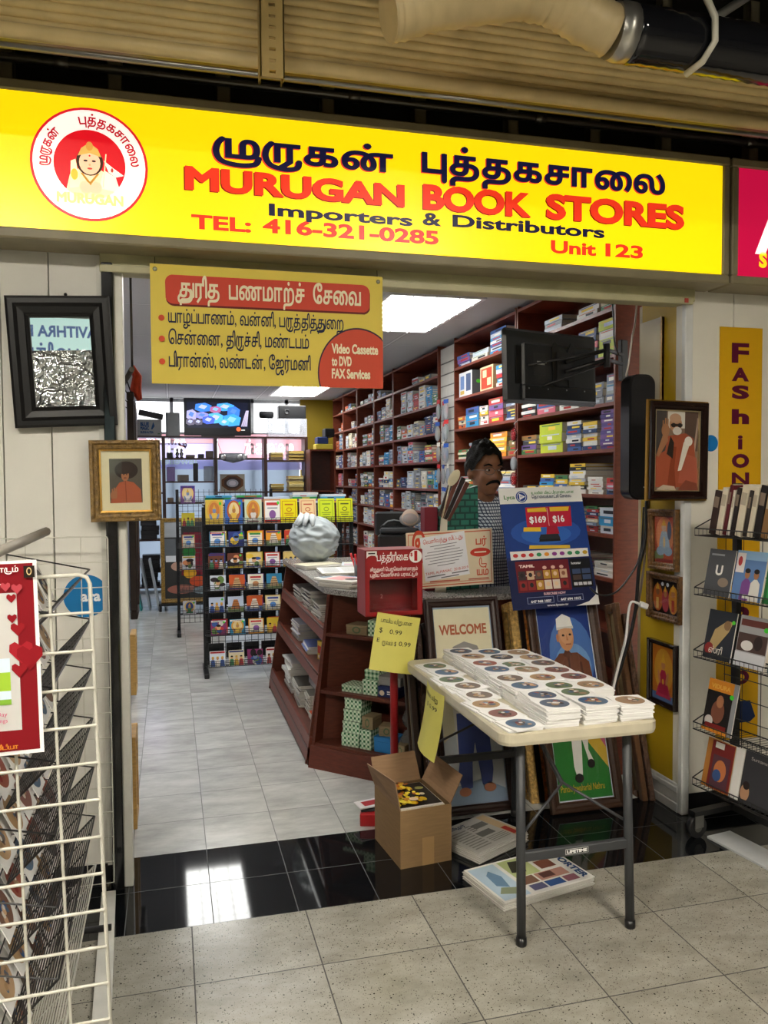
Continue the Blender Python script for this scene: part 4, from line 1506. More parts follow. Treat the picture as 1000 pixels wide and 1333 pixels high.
man = lambda x, c_, q=1.0, hc='#1a1412': [('p', [(x - .17 * q, 0), (x + .17 * q, 0), (x + .15 * q, .36), (x + .05 * q, .44), (x - .05 * q, .44), (x - .15 * q, .36)], c_), ('e', x, .53, .085 * q, .09, '#a5714c'), ('e', x, .6, .09 * q, .05, hc)]
rg = random.Random(3)
rows = {
    1: [(.02, .15, .21, '#4a4c50', [('r', .1, .86, .6, .9, '#8c8f94'), ('t', 'U', .35, .45, .2, '#e6e4de', {'b': .05}), ('e', .7, .3, .2, .1, '#8a7a6a')], 'grey magazine with a big pale letter'),
        (.18, .16, .215, '#5f82b4', [('r', 0, .82, 1, 1, '#8fb4d4'), ('r', .02, .55, .3, .95, '#e4dcd8'), ('e', .14, .78, .07, .1, '#b83a3a')] + man(.45, '#7a4a8c') + man(.75, '#e0ddd4') + [('r', .4, .04, .9, .12, '#e9e6dc')], 'blue film magazine with a smiling couple'),
        (.35, .16, .215, '#1f6a34', [('r', .1, .1, .9, .5, '#3f9a54')] + man(.5, '#20406a'), 'green magazine'), (.53, .16, .21, '#3a6a9c', rart(rg), 'blue magazine near the open end')],
    2: [(.02, .16, .22, '#2b2f36', [('p', [(.1, .1), (.4, .2), (.8, .6), (.9, .8), (.7, .82), (.3, .6)], '#b39a6a'), ('e', .72, .72, .12, .1, '#8a6a4a'), ('e', .2, .2, .16, .12, '#8c2f2c'), ('t', 'ஸ்ரீ', .2, .12, .1, '#e4ddd0'), ('e', .92, .8, .06, .04, '#5ad83a')], 'dark magazine with a golden reclining figure'),
        (.20, .16, .22, '#a3a4a6', [('r', .05, .8, .95, .93, '#6b3a34'), ('r', .02, .3, .98, .66, '#4c3a36'), ('e', .35, .42, .2, .1, '#d8d4d0'), ('e', .7, .5, .14, .14, '#2f2624'), ('e', .9, .78, .08, .05, '#48d03a'), ('r', 0, 0, 1, .28, '#c9cace')], 'grey magazine with a green price dot'),
        (.38, .17, .225, '#6a8c90', [('r', 0, .7, 1, 1, '#88a8a8')] + man(.28, '#3a3c40', 1.1) + man(.68, '#cfd6da', 1.1) + [('e', .5, .1, .36, .08, '#b8322a')], 'teal magazine with two men standing side by side'),
        (.57, .16, .22, '#5a3a7c', rart(rg), 'violet magazine')],
    3: [(.02, .17, .235, '#1d1a1b', [('r', 0, .78, .86, 1, '#d98a2a'), ('r', .86, 0, 1, 1, '#8d8f92'), ('t', 'VIDURA', .1, .83, .08, '#e8b04a', {'b': .06, 'width': .66}), ('e', .45, .4, .22, .22, '#7a4c3a'), ('e', .48, .6, .12, .12, '#a5704e'), ('e', .2, .2, .14, .1, '#c9c4c0'), ('r', 0, 0, .86, .08, '#d98a2a'), ('r', .1, .08, .8, .16, '#7a2420'), ('e', .84, .74, .07, .045, '#4ad23a')], 'dark magazine with orange title band and a woman on it'),
        (.42, .16, .23, '#8c1f24', [('t', 'Yoga', .15, .3, .1, '#d9a85a'), ('r', .1, .1, .9, .13, '#d9a85a')], 'plain red book leaning')],
    4: [(.02, .16, .22, '#b57a3a', [('r', .18, .02, .98, .98, '#7a2a28'), ('r', .28, .06, .9, .7, '#5a3a44'), ('e', .58, .4, .22, .22, '#c97a4a'), ('r', .3, .84, .62, .96, '#e6e2da'), ('e', .5, .3, .15, .12, '#3f5a8c')], 'brown magazine with a framed painting on the cover'),
        (.185, .045, .22, '#e6e4de', [], 'narrow white booklet'),
        (.235, .17, .225, '#3b3b3f', [('t', 'Sumana', .2, .84, .06, '#b8b4ac', {'width': .5}), ('e', .16, .2, .14, .16, '#b58a6a'), ('e', .18, .34, .1, .08, '#2a1f1c')], 'charcoal magazine with small figure at lower corner'),
        (.42, .17, .22, '#2a3f8c', [('t', 'UR', .2, .75, .12, '#f0ece6', {'b': .05}), ('p', [(.3, .05), (.8, .05), (.7, .5), (.45, .55)], '#b54a5c'), ('e', .6, .3, .16, .1, '#e6e0dc')], 'royal blue magazine')]}
SN = ('', 'second wire shelf down', 'middle wire shelf', 'fourth wire shelf down', 'lowest wire shelf')
for k, lst in rows.items():
    for (s0, wd, ht, bg, shp, lb) in lst:
        magazine(s0, wd, ht, shz[k], bg, shp, lb + ', ' + SN[k])
# upright books on its top shelf
x = 0.06
for i, (th, c_, lb) in enumerate(((.035, '#3a2a26', 'dark brown'), (.032, '#ddd3bd', 'cream'), (.018, '#5c1f26', 'maroon'), (.014, '#e2dccb', 'thin ivory'), (.022, '#2b2120', 'black'), (.036, '#e0d6be', 'thick cream'), (.018, '#38322f', 'dark grey'), (.026, '#d8cfb8', 'buff'), (.034, '#24201f', 'thick black'), (.03, '#8a6a44', 'tan'), (.03, '#c8bfa8', 'pale'))):
    o = thing('book', '%s book upright on top wire shelf, %s from the far end' % (lb, ORD[i]), 'book', rack_pt(x, 0.02, shz[0] + 0.012), (0, 0, 0), 'upright books on the wire rack')
    lean = 0.2
    xa = dirL * math.cos(lean) + Vector((0, 0, -math.sin(lean)))
    o.rotation_euler = eul(xa, dirL * math.sin(lean) + Vector((0, 0, math.cos(lean))))
    hh = 0.2 + 0.012 * ((i * 7) % 3)
    m_ = MB()
    m_.span((0, 0, 0), (th, 0.145, hh), c_, 'print', 0.002)
    m_.span((0.003, 0.01, hh - 0.003), (th - 0.003, 0.146, hh + 0.0005), '#e8e2d0', 'paper')
    m_.span((0.004, -0.0006, hh * 0.62), (th - 0.004, 0.0, hh * 0.86), '#8a7a6a' if i % 2 == 0 else '#b8ad98', 'print')
    m_.obj('cover', o)
    x += th * 1.06 + 0.004
wb = MB().span((0.06, 0.03, 0.0), (0.5, 0.17, 0.012), '#b9bcbd', 'satin', 0.002)
wb.obj('white_board', None, RO, eul(dirL, (0, 0, 1)), 'pale board lying on the floor beneath the wire magazine rack', 'board')

# ================================================================== FOLDING TABLE WITH DISCS
TX0, TX1, TY0, TY1, TZ = 1.085, 1.70, 2.55, 3.74, 0.775
tb = thing('folding_table', 'cream plastic folding table with dark grey legs full of disc sleeves', 'table', ((TX0 + TX1) / 2, (TY0 + TY1) / 2, 0))
hx, hy = (TX1 - TX0) / 2, (TY1 - TY0) / 2


def rrect(w, h, r, n=6):
    o = []
    for cx, cy, a0 in ((w - r, h - r, 0), (-w + r, h - r, 90), (-w + r, -h + r, 180), (w - r, -h + r, 270)):
        for k in range(n + 1):
            a_ = math.radians(a0 + 90 * k / n)
            o.append((cx + r * math.cos(a_), cy + r * math.sin(a_)))
    return o


top = MB()
ring = [(0.0, 0.0), (0.004, -0.004), (0.004, -0.03), (0.0, -0.045), (0.012, -0.048)]
loops = [rrect(hx - 0.006, hy - 0.006, 0.045), rrect(hx, hy, 0.05), rrect(hx, hy, 0.05), rrect(hx - 0.004, hy - 0.004, 0.047), rrect(hx - 0.03, hy - 0.03, 0.03)]
zs = (TZ, TZ - 0.006, TZ - 0.034, TZ - 0.046, TZ - 0.046)
n = len(loops[0])
vs = [(p[0], p[1], z) for l, z in zip(loops, zs) for p in l]
fs = [list(range(n))] + [(i * n + (k + 1) % n, i * n + k, (i + 1) * n + k, (i + 1) * n + (k + 1) % n) for i in range(4) for k in range(n)] + [[4 * n + k for k in range(n)][::-1]]
top.add(vs, fs, '#ccc4ac', 'plastic')
top.obj('tabletop', tb)
LEG = '#3b3d40'
for sy in (-1, 1):
    yy = sy * (hy - 0.06) if sy < 0 else hy - 0.12
    for sx in (-1, 1):
        xx = -0.195 if sx < 0 else 0.235
        xx = sx * 0.21
        l_ = MB().tube([(xx, yy + sy * -0.01, TZ - 0.046), (xx + sx * 0.006, yy + sy * 0.012, 0.012)], 0.0165, LEG, 'paintmetal', 12)
        lg = l_.obj('leg', tb)
        MB().lathe([(0.018, 0), (0.02, 0.004), (0.019, 0.03)], '#1a1a1b', 'plastic', 12, (xx + sx * 0.006, yy + sy * 0.012, 0.0)).obj('rubber_foot', lg)
    cb = MB().span((-0.21, yy - 0.012, 0.295), (0.21, yy + 0.012, 0.33), LEG, 'paintmetal', 0.004)
    co = cb.obj('crossbar', tb)
    if sy < 0:
        lb = MB()
        art(lb, (-0.045, yy - 0.0125, 0.303), X1, Z1, 0.09, 0.02, [('r', 0, 0, 1, 1, '#e9e9e6'), ('r', .015, .06, .985, .94, '#17181a'), ('t', 'LIFETIME', .06, .25, .52, '#f2f2f0', {'width': .88, 'b': .08})])
        lb.obj('name_plate', co, label='small black and white name plate')
    for sx in (-1, 1):
        MB().tube([(sx * 0.21, yy, 0.39), (0.0, yy - sy * 0.10, 0.52)], 0.0055, LEG, 'paintmetal', 6).obj('brace', tb)
    MB().tube([(0.0, yy - sy * 0.10, 0.515), (-0.02, yy - sy * 0.42, TZ - 0.05)], 0.009, LEG, 'paintmetal', 8).obj('brace', tb)

# discs on the table: three columns of stacks and one row of single sleeves on the left
rng = random.Random(21)
COLN = ('left', 'middle', 'right')
ROWN = ('front row', 'second row', 'third row', 'fourth row', 'fifth row', 'sixth row', 'seventh row', 'back row')
HS = 0.0052
SLV2 = [sleeve_mesh(rng, True, HS) for _ in range(20)]
plain2, _ = sleeve_mesh(rng, False, HS)
P2 = {}


def put2(loc, rz, label, group, k):
    if k not in P2:
        o = (SLV2[k][0] if k >= 0 else plain2).obj('disc_sleeve', None, loc, (0, 0, rz), label, 'disc sleeve', group)
        ch = SLV2[k][1].obj('disc', o) if k >= 0 else None
        P2[k] = (o, ch)
        return o
    o0, c0 = P2[k]
    o = o0.copy()
    COL.objects.link(o)
    o.location, o.rotation_euler = loc, (0, 0, rz)
    o['label'], o['group'] = label, group
    if c0:
        c_ = c0.copy()
        COL.objects.link(c_)
        c_.parent = o
    return o


kk = 0
hts = [[12, 12, 10], [11, 11, 8], [11, 9, 8], [10, 9, 8], [11, 9, 7], [10, 7, 7], [10, 8, 6], [9, 7, 5]]
for r_ in range(8):
    for c_ in range(3):
        if r_ == 1 and c_ == 2:
            continue
        n_ = hts[r_][c_]
        bx = (TX0 + 0.245 + c_ * 0.146) if r_ else (TX0 + 0.235 + c_ * 0.148)
        by = TY0 + 0.085 + r_ * 0.143
        if by + SLEEVE / 2 > TY1:
            continue
        for i in range(n_):
            top_ = i == n_ - 1
            k = kk % 20 if top_ else -1
            put2((bx + rng.uniform(-.005, .005) + i * 0.0006, by + rng.uniform(-.004, .004), TZ + 0.0005 + i * (HS + 0.0004)), rng.uniform(-.05, .05) + (rng.uniform(-.08, .08) if top_ else 0),
                 'white disc sleeve, %s from top of %s stack, table %s' % (ORD[n_ - 1 - i], COLN[c_], ROWN[r_]), 'disc sleeves stacked on the table', k)
        kk += 1
for i, (u, v) in enumerate(((566, 862), (580, 878), (602, 888), (609, 897), (631, 911), (647, 921), (668, 933), (690, 948))):
    p = on_z(u, v, TZ + 0.012)
    y = TY0 + 0.075 + (7 - i) * 0.132
    x = TX0 + 0.088 + 0.014 * math.sin(i * 2.1)
    for q in range(2 if i != 3 else 3):
        put2((x - 0.012 + q * 0.01, y - q * 0.006, TZ + 0.0005 + q * (HS + 0.0004)), rng.uniform(-.1, .1) + 0.15 * q, 'disc sleeve in low row along table edge, %s from the far end, %s from below' % (ORD[i], ORD[q]), 'low disc sleeves along the table edge', (kk + q) % 20)
    kk += 1

# ================================================================== RED DISPENSER AND NOTES
DY = 3.82
a, b_, c, d = on_y(475, 715, DY), on_y(550, 717, DY), on_y(548, 803, DY), on_y(476, 799, DY)
W_, H_ = ((b_ - a).length + (c - d).length) / 2, ((a - d).length + (b_ - c).length) / 2
ds_ = thing('paper_dispenser', 'red metal newspaper dispenser box on a pole with white Tamil lettering', 'dispenser', ((a.x + b_.x) / 2, DY, 0))
zb, zt = (c.z + d.z) / 2, (a.z + b_.z) / 2
D_ = 0.17
RD1, RD2 = '#960f15', '#7c0d12'
bx = MB()
bx.span((-W_ / 2, 0.0, zb), (W_ / 2, 0.006, zb + 0.02), RD1, 'satin')
bx.span((-W_ / 2, 0.0, zb + H_ * 0.56), (W_ / 2, 0.006, zt), RD1, 'satin')
bx.span((-W_ / 2, 0.0, zb + 0.02), (-W_ / 2 + 0.02, 0.006, zb + H_ * 0.56), RD1, 'satin')
bx.span((W_ / 2 - 0.025, 0.0, zb + 0.02), (W_ / 2, 0.006, zb + H_ * 0.56), RD1, 'satin')
for sx in (-1, 1):
    bx.span((sx * W_ / 2 - 0.002, 0.0, zb), (sx * W_ / 2 + 0.002, D_, zt), RD1, 'satin')
bx.span((-W_ / 2, D_ - 0.004, zb), (W_ / 2, D_, zt), RD2, 'satin')
bx.span((-W_ / 2, 0, zb - 0.002), (W_ / 2, D_, zb + 0.002), RD1, 'satin')
bx.span((-W_ / 2, 0, zt - 0.002), (W_ / 2, D_, zt + 0.002), RD1, 'satin')
bx.obj('body', ds_)
for i in range(14):
    pass
MB().span((-W_ / 2 + 0.02, 0.004, zb + 0.02), (W_ / 2 - 0.02, 0.006, zb + H_ * 0.56), '#ffffff', 'glass').obj('window_pane', ds_)
L = MB()
art(L, (-W_ / 2, 0, zb), X1, Z1, W_, H_, [
    ('p', [(.02, .99), (.2, .99), (.2, .89), (.17, .92), (.1, .925), (.05, .91), (.02, .88)], '#e8e2de'), ('r', .05, .945, .17, .965, '#3a2a2a'),
    ('e', .885, .895, .115, .1, '#efebe8'), ('t', 'பத்திரிகை', .2, .84, .085, '#f4efec', {'width': .55, 'b': .02}),
    ('t', '1', .86, .84, .125, '#b3161c', {'b': .12}), ('t', '$', .79, .9, .05, '#b3161c', {'b': .04}),
    ('t', 'சிறுதுளி பெருவெள்ளமாகும்', .08, .685, .04, '#f0d8d4', {'width': .84, 'b': .05}), ('t', 'புதிய வெளிச்சம் பரவட்டும்', .08, .6, .04, '#f0d8d4', {'width': .84, 'b': .05})])
art(L, (-W_ / 2, 0.0035, zb), X1, Z1, W_, H_, [('t', '2', .26, .27, .06, '#c98a86')])
L.obj('lettering', ds_)
MB().tube([(0.02, D_ * 0.5, 0.02), (0.02, D_ * 0.5, zb)], 0.02, RD1, 'satin', 10).obj('pole', ds_)
MB().box((0.02, D_ * 0.5, 0.01), (0.12, 0.16, 0.02), RD2, 'satin', None, 0.004).obj('base_plate', ds_)


def curved_note(name, label, O, xd, zd, w, h, bend, lines, col='#dcd46a'):
    o = thing(name, label, 'note', O, eul(xd, zd))
    m_ = MB()
    n_ = 14
    f_ = lambda x, z: -bend * math.sin(math.pi * (x / w)) * 0.6 - bend * (1 - z / h) ** 2
    for sg_, th in ((1, 0.0), (-1, 0.0007)):
        vs = [(w * i / n_, f_(w * i / n_, h * j / 8) + th, h * j / 8) for j in range(9) for i in range(n_ + 1)]
        fs = [(j * (n_ + 1) + i, j * (n_ + 1) + i + 1, (j + 1) * (n_ + 1) + i + 1, (j + 1) * (n_ + 1) + i) for j in range(8) for i in range(n_)]
        m_.add(vs, fs if sg_ > 0 else [f[::-1] for f in fs], col, 'paper', True)
    m_.obj('sheet', o)
    p_ = MB()
    for t, x, z, hh, ww in lines:
        write(p_, t, (x * w, 0, z * h), X1, Z1, hh * h, '#2a2a26', 'print', 0.0, width=ww * w, eps=0)
    p_.v = [(x, f_(x, z) - 0.0012, z) for x, y, z in p_.v]
    p_.obj('handwriting', o)
    return o


NY = 3.785
a, b_, c, d = on_y(484, 796, NY), on_y(540, 804, NY), on_y(532, 880, NY), on_y(479, 870, NY)
curved_note('paper_note', 'yellow paper note with handwritten 0.99 prices hanging on the red dispenser', d, b_ - a, a - d, (b_ - a).length, (a - d).length, 0.02,
            [('பாவிய விறுபனை', .1, .84, .055, .72), ('$', .1, .66, .085, .07), ('0.99', .33, .66, .075, .28), ('E', .08, .49, .07, .06), ('ருவம் $', .2, .46, .06, .32), ('0.99', .58, .47, .075, .28)])
px_ = TX0 - 0.022
a, b_, c, d = on_x(543, 880, px_), on_x(562, 897, px_), on_x(573, 978, px_), on_x(552, 966, px_)
curved_note('paper_note', 'yellow paper note taped to the left edge of the folding table', Vector((px_, d.y - 0.0, d.z)), (0.05, -1, -0.12), Vector((0.015, 0, 1)), (b_ - a).length * 0.95, (a - d).length, 0.03,
            [('பாலை விறு', .1, .84, .05, .7), ('$ 0.99', .3, .7, .06, .5)])

# ================================================================== CARDBOARD BOX
A = on_z(521.7, 1132)
B = on_z(588, 1119.6)
D = on_z(486, 1091)
bx_ = thing('cardboard_box', 'open brown cardboard box on the black threshold with a magazine inside', 'box', A, eul(B - A, (0, 0, 1)))
W_, D_ = (B - A).length, (D - A).length * 0.98
H_ = on_y(521.7, 1057, A.y).z
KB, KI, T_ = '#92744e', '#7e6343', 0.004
b = MB()
b.span((0, 0, 0.0), (W_, T_, H_), KB, 'cardboard')
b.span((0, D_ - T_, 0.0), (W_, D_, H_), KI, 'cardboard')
b.span((0, T_, 0.0), (T_, D_ - T_, H_), KB, 'cardboard')
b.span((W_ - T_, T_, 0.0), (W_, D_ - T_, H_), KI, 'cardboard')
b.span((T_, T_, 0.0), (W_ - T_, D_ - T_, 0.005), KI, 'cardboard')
b.obj('body', bx_)


def flap(p0, p1, q1, q0):
    m_ = MB()
    P0, P1, Q1, Q0 = map(Vector, (p0, p1, q1, q0))
    nn_ = (P1 - P0).cross(Q0 - P0).normalized() * T_
    m_.add([P0, P1, Q1, Q0, P0 + nn_, P1 + nn_, Q1 + nn_, Q0 + nn_], [(3, 2, 1, 0), (4, 5, 6, 7), (0, 1, 5, 4), (1, 2, 6, 5), (2, 3, 7, 6), (3, 0, 4, 7)], '#98795a', 'cardboard')
    m_.obj('flap', bx_)


flap((0.002, D_, H_), (W_ - 0.01, D_, H_), (W_ - 0.02, D_ + 0.05, H_ + 0.12), (0.0, D_ + 0.05, H_ + 0.115))
flap((0.0, 0.004, H_), (0.0, D_ - 0.004, H_), (-0.04, D_ - 0.01, H_ + 0.11), (-0.02, 0.01, H_ + 0.125))
flap((W_, D_ - 0.004, H_), (W_, 0.004, H_), (W_ + 0.07, 0.03, H_ + 0.105), (W_ + 0.05, D_ - 0.03, H_ + 0.12))
tp = MB()
art(tp, (W_ * 0.42, -0.0006, 0.0), X1, Z1, 0.055, 0.12, [('r', 0, 0, 1, 1, '#ad8a5c')], step=0.0002)
tp.obj('tape', bx_)
mgz = thing('magazine', 'magazine with yellow flowers on its cover inside the open cardboard box', 'magazine', A, bx_.rotation_euler)
for i in range(5):
    pass
g_ = MB()
g_.box((W_ * 0.48, D_ * 0.5, H_ - 0.055), (W_ * 0.86, D_ * 0.86, 0.1), '#d8cfb8', 'paper')
g_.obj('pages', mgz)
cv = MB()
rng = random.Random(4)
sh = [('r', 0, 0, 1, 1, '#2c2620'), ('r', 0, 0, 1, .06, '#d8d2c8')]
for _ in range(60):
    x, y = rng.uniform(.03, .62), rng.uniform(.12, .95)
    sh.append(('e', x, y, rng.uniform(.03, .09), rng.uniform(.03, .07), rng.choice(['#e8c81e', '#d9ae14', '#f2dc3a', '#c98a1a', '#b5642a']), rng.uniform(0, 3)))
sh += [('e', .4, .2, .1, .07, '#e6c8a8'), ('e', .75, .6, .1, .06, '#8a8a4a'), ('e', .68, .35, .06, .05, '#d8c8b0')]
art(cv, (W_ * 0.06, D_ * 0.08, H_ - 0.005), (1, 0, 0), (0, 1, 0), W_ * 0.84, D_ * 0.84, sh)
cv.obj('cover', mgz)

# red box and leaflets behind the cardboard box
a = on_z(470, 1076)
rb = MB().box((0.1, 0.06, 0.03), (0.2, 0.12, 0.06), '#b01e22', 'satin', None, 0.004)
rb.box((0.1, 0.06, 0.0605), (0.17, 0.09, 0.002), '#c8282c', 'satin')
rb.obj('flat_box', None, (a.x - 0.005, a.y, 0), (0, 0, -0.3), 'flat red box on the shop floor behind the cardboard box', 'box')
for i, (c_, lb, dz) in enumerate((('#3a3638', 'dark', 0.064), ('#e9e6e6', 'white and red', 0.075))):
    m_ = MB().span((0, 0, 0), (0.14, 0.09, 0.006), c_, 'paper')
    if i:
        art(m_, (0, 0, 0.006), (1, 0, 0), (0, 1, 0), 0.14, 0.09, [('r', .2, .2, .8, .8, '#b8323a')])
    m_.obj('leaflet', None, (a.x + 0.005 + i * 0.0, a.y + 0.012, dz), (0, 0, -0.1 + 0.3 * i), lb + ' leaflet lying on the flat red box behind the cardboard box', 'leaflet', 'leaflets on the red box')

# ================================================================== NEWSPAPERS ON THE FLOOR
def newspapers(px, label, grp, shapes, bgc, n_):
    P0, P1, P2_, P3 = [on_z(u, v, 0.035) for u, v in px]    # far-left, far-right, near-right, near-left
    o = (P3 + P2_) / 2
    xa = ((P2_ - P3) + (P1 - P0)) / 2
    za = ((P0 - P3) + (P1 - P2_)) / 2
    w_, h_ = xa.length, za.length
    rz = math.atan2(xa.y, xa.x)
    th = 0.0045
    for i in range(n_):
        m_ = MB()
        m_.box((0, h_ / 2, th * 0.5), (w_, h_, th * 0.9), '#c9c6bf' if i < n_ - 1 else bgc, 'paper', None, 0.001)
        if i == n_ - 1:
            art(m_, (-w_ / 2, 0, th * 0.96), (1, 0, 0), (0, 1, 0), w_, h_, shapes)
        j = (n_ - 1 - i) * 0.0022
        m_.obj('newspaper', None, (o.x + math.sin(i * 2.2) * 0.004 - j * 0.4, o.y + math.cos(i * 1.7) * 0.003 - j, i * th), (0, 0, rz + math.sin(i * 3.1) * 0.008),
               label % (('topmost' if i == n_ - 1 else ORD[i] + ' from the floor')), 'newspaper', grp)


def txtlines(x0, x1, y0, y1, n_, c_='#8a8884'):
    return [('r', x0, y0 + (y1 - y0) * i / n_, x1, y0 + (y1 - y0) * (i + .45) / n_, c_) for i in range(n_)]


# text runs along the far-left..near-right edge: local x = along the near edge
newspapers(((603, 1133), (713, 1101), (775, 1141), (655, 1172)), 'newspaper headed REPORTER in pile half on the granite tiles, %s', 'newspapers of the front pile', [
    ('r', .1, .02, .88, .98, '#e4e3df'), ('r', .02, .03, .30, .95, '#b9cfe0'), ('p', [(.1, .4), (.2, .3), (.24, .6), (.18, .8), (.12, .7)], '#6a8aa8'), ('p', [(.05, .2), (.2, .1), (.26, .25), (.12, .34)], '#8a9478')]
    + [('r', .34, .46, .62, .95, '#b8c48a'), ('p', [(.36, .6), (.5, .55), (.6, .85), (.44, .9)], '#3a3a30'), ('r', .34, .24, .50, .44, '#7a5a4a'), ('r', .52, .24, .84, .44, '#b5897c'), ('r', .56, .28, .70, .42, '#5a3a34'), ('r', .52, .05, .70, .2, '#35558c'), ('r', .72, .05, .86, .2, '#8c5a68'), ('r', .35, .05, .5, .2, '#5a5a7a'), ('r', .65, .5, .82, .72, '#7a4a3c')]
    + txtlines(.66, .84, .74, .95, 4), '#e6e4e0', 7)
newspapers(((603, 1078), (642, 1056), (698, 1082), (613, 1115)), 'newspaper with grey Tamil columns in pile under the table, %s', 'newspapers of the back pile', [
    ('r', .02, .02, .98, .98, '#bdbbb5'), ('r', .80, .05, .96, .95, '#c9b089'), ('r', .82, .1, .92, .4, '#a8322a'), ('t', 'தமிழர்', .1, .84, .06, '#2a3a5a', {'width': .4, 'b': .04}), ('r', .4, .35, .68, .52, '#6a6a66'), ('r', .52, .62, .78, .78, '#6a6a66')]
    + txtlines(.05, .36, .1, .75, 9, '#8c8a84') + txtlines(.4, .76, .1, .3, 4, '#8c8a84') + txtlines(.4, .5, .56, .8, 4, '#77756f'), '#c2c0ba', 9)
# masthead of the front paper, set along its right edge
P1, P2_ = on_z(713, 1101, 0.0), on_z(775, 1141, 0.0)
mast = bpy.data.objects.get('newspaper.006')
mh = MB()
me_ = mast.data
xs = [v.co.x for v in me_.vertices]
ys = [v.co.y for v in me_.vertices]
write(mh, 'REPORTER', (max(xs) - 0.045, max(ys) - 0.01, 0.0062), (0, -1, 0), (1, 0, 0), 0.03, '#20467c', 'print', 0.06, width=(max(ys) - min(ys)) * 0.92)
mh.obj('masthead', mast)

# ================================================================== FRAMES LEANING UNDER AND BEHIND THE TABLE
def leaning(label, ul, ur, vb, W_, H_, lean, fw, fcol, fmat, shapes, bg, grp=None, yaw=0.0, dep=0.03):
    pl, pr = on_z(ul, vb[0], 0.0), on_z(ur, vb[1], 0.0)
    c_ = (pl + pr) / 2
    za = Vector((0, math.sin(lean), math.cos(lean)))
    ce = c_ + za * (H_ / 2) + Vector((0, 0.0, 0.001))
    return framed('picture_frame', label, W_, H_, fw, dep, fcol, fmat, shapes, bg, ce, eul(Vector((math.cos(yaw), math.sin(yaw), 0)), za), grp)


JN = '#4a5aa0'
leaning('tall dark ornate frame reading WELCOME over a figure in blue trousers', 583, 664, (1063, 1053), 0.40, 1.06, math.radians(15), 0.042, '#2c1a14', 'wood', [
    ('r', 0, 0, 1, 1, '#ded7b8'), ('p', [(0, 0), (1, 0), (1, .3), (.8, .38), (.2, .36), (0, .3)], '#c9cfd4'), ('p', [(0, 0), (1, 0), (1, .06), (.6, .12), (0, .08)], '#8fa4bc'),
    ('r', 0, 0, .018, 1, '#8fa0b8'), ('r', .982, 0, 1, 1, '#8fa0b8'), ('r', 0, .99, 1, 1, '#8fa0b8'), ('r', 0, 0, 1, .008, '#8fa0b8'),
    ('t', 'WELCOME', .09, .855, .048, '#b0603e', {'width': .82, 'b': .05}),
    ('p', [(.24, .2), (.2, .55), (.3, .66), (.7, .66), (.82, .55), (.78, .2), (.56, .28), (.46, .28)], '#e6e2dc'),
    ('p', [(.24, .2), (.26, .45), (.78, .45), (.8, .16), (.76, .1), (.6, .09), (.56, .2), (.53, .3), (.46, .2), (.43, .08), (.26, .07), (.2, .14)], JN),
    ('e', .3, .062, .1, .022, '#b8785a'), ('e', .72, .075, .1, .022, '#b8785a'),
    ('e', .52, .72, .2, .07, '#b8855e'), ('p', [(.26, .74), (.3, .79), (.5, .815), (.72, .79), (.78, .735), (.52, .75)], '#8f8c8a'), ('p', [(.2, .725), (.5, .755), (.84, .725), (.5, .735)], '#4a4440')], '#ded7b8')
leaning('dark frame with painting of a person in a brown jacket and white cap on grass', 722, 806, (1062, 1048), 0.40, 1.09, math.radians(17), 0.05, '#3a2416', 'wood', [
    ('r', 0, .55, 1, 1, '#243a80'), ('e', .6, .72, .42, .2, '#4a70b0'), ('e', .6, .66, .34, .12, '#6f98c8'), ('p', [(0, 0), (1, 0), (1, .34), (0, .34)], '#2f7a34'), ('r', 0, .34, 1, .58, '#5a88b0'), ('p', [(.6, .34), (.62, .3), (1, .14), (1, .34)], '#c9a83a'), ('p', [(.8, .34), (1, .24), (1, .34)], '#b85a7a'),
    ('p', [(.36, .16), (.38, .4), (.72, .4), (.66, .24), (.74, .18), (.66, .16), (.56, .3), (.5, .12), (.4, .1)], '#e8e6e0'), ('e', .43, .105, .08, .022, '#1f1a18'), ('e', .68, .17, .07, .022, '#1f1a18'),
    ('p', [(.18, .36), (.22, .55), (.2, .68), (.36, .73), (.7, .73), (.9, .68), (.98, .45), (.96, .36), (.76, .36)], '#6a3f2c'), ('p', [(.5, .73), (.52, .4), (.53, .4), (.54, .73)], '#4a2a1e'), ('p', [(.72, .68), (.78, .42), (.8, .42), (.76, .68)], '#4e2c20'),
    ('p', [(.42, .72), (.5, .76), (.6, .72), (.52, .7)], '#5a3424'), ('e', .52, .815, .145, .075, '#c08a62'), ('e', .53, .83, .13, .055, '#cc9a72'), ('e', .36, .81, .025, .022, '#b57a54'),
    ('p', [(.36, .85), (.37, .91), (.5, .935), (.64, .915), (.68, .855), (.52, .865)], '#e6e4de'), ('p', [(.36, .85), (.37, .865), (.68, .87), (.68, .855), (.52, .86)], '#c8c6c0'), ('e', .47, .822, .025, .006, '#2a1c14'), ('e', .6, .825, .025, .006, '#2a1c14'), ('r', .5, .773, .6, .778, '#8a4a3a'), ('p', [(.53, .83), (.56, .795), (.52, .795)], '#b57a54'),
    ('e', .6, .6, .028, .012, '#c83a4a'), ('t', 'Pandit Jawaharlal Nehru', .06, .045, .032, '#d9b83a', {'width': .8}), ('r', 0, 0, .015, 1, '#c9d4e4'), ('r', .985, 0, 1, 1, '#c9d4e4'), ('r', 0, .993, 1, 1, '#c9d4e4'), ('r', 0, 0, 1, .006, '#c9d4e4')], '#243a80')
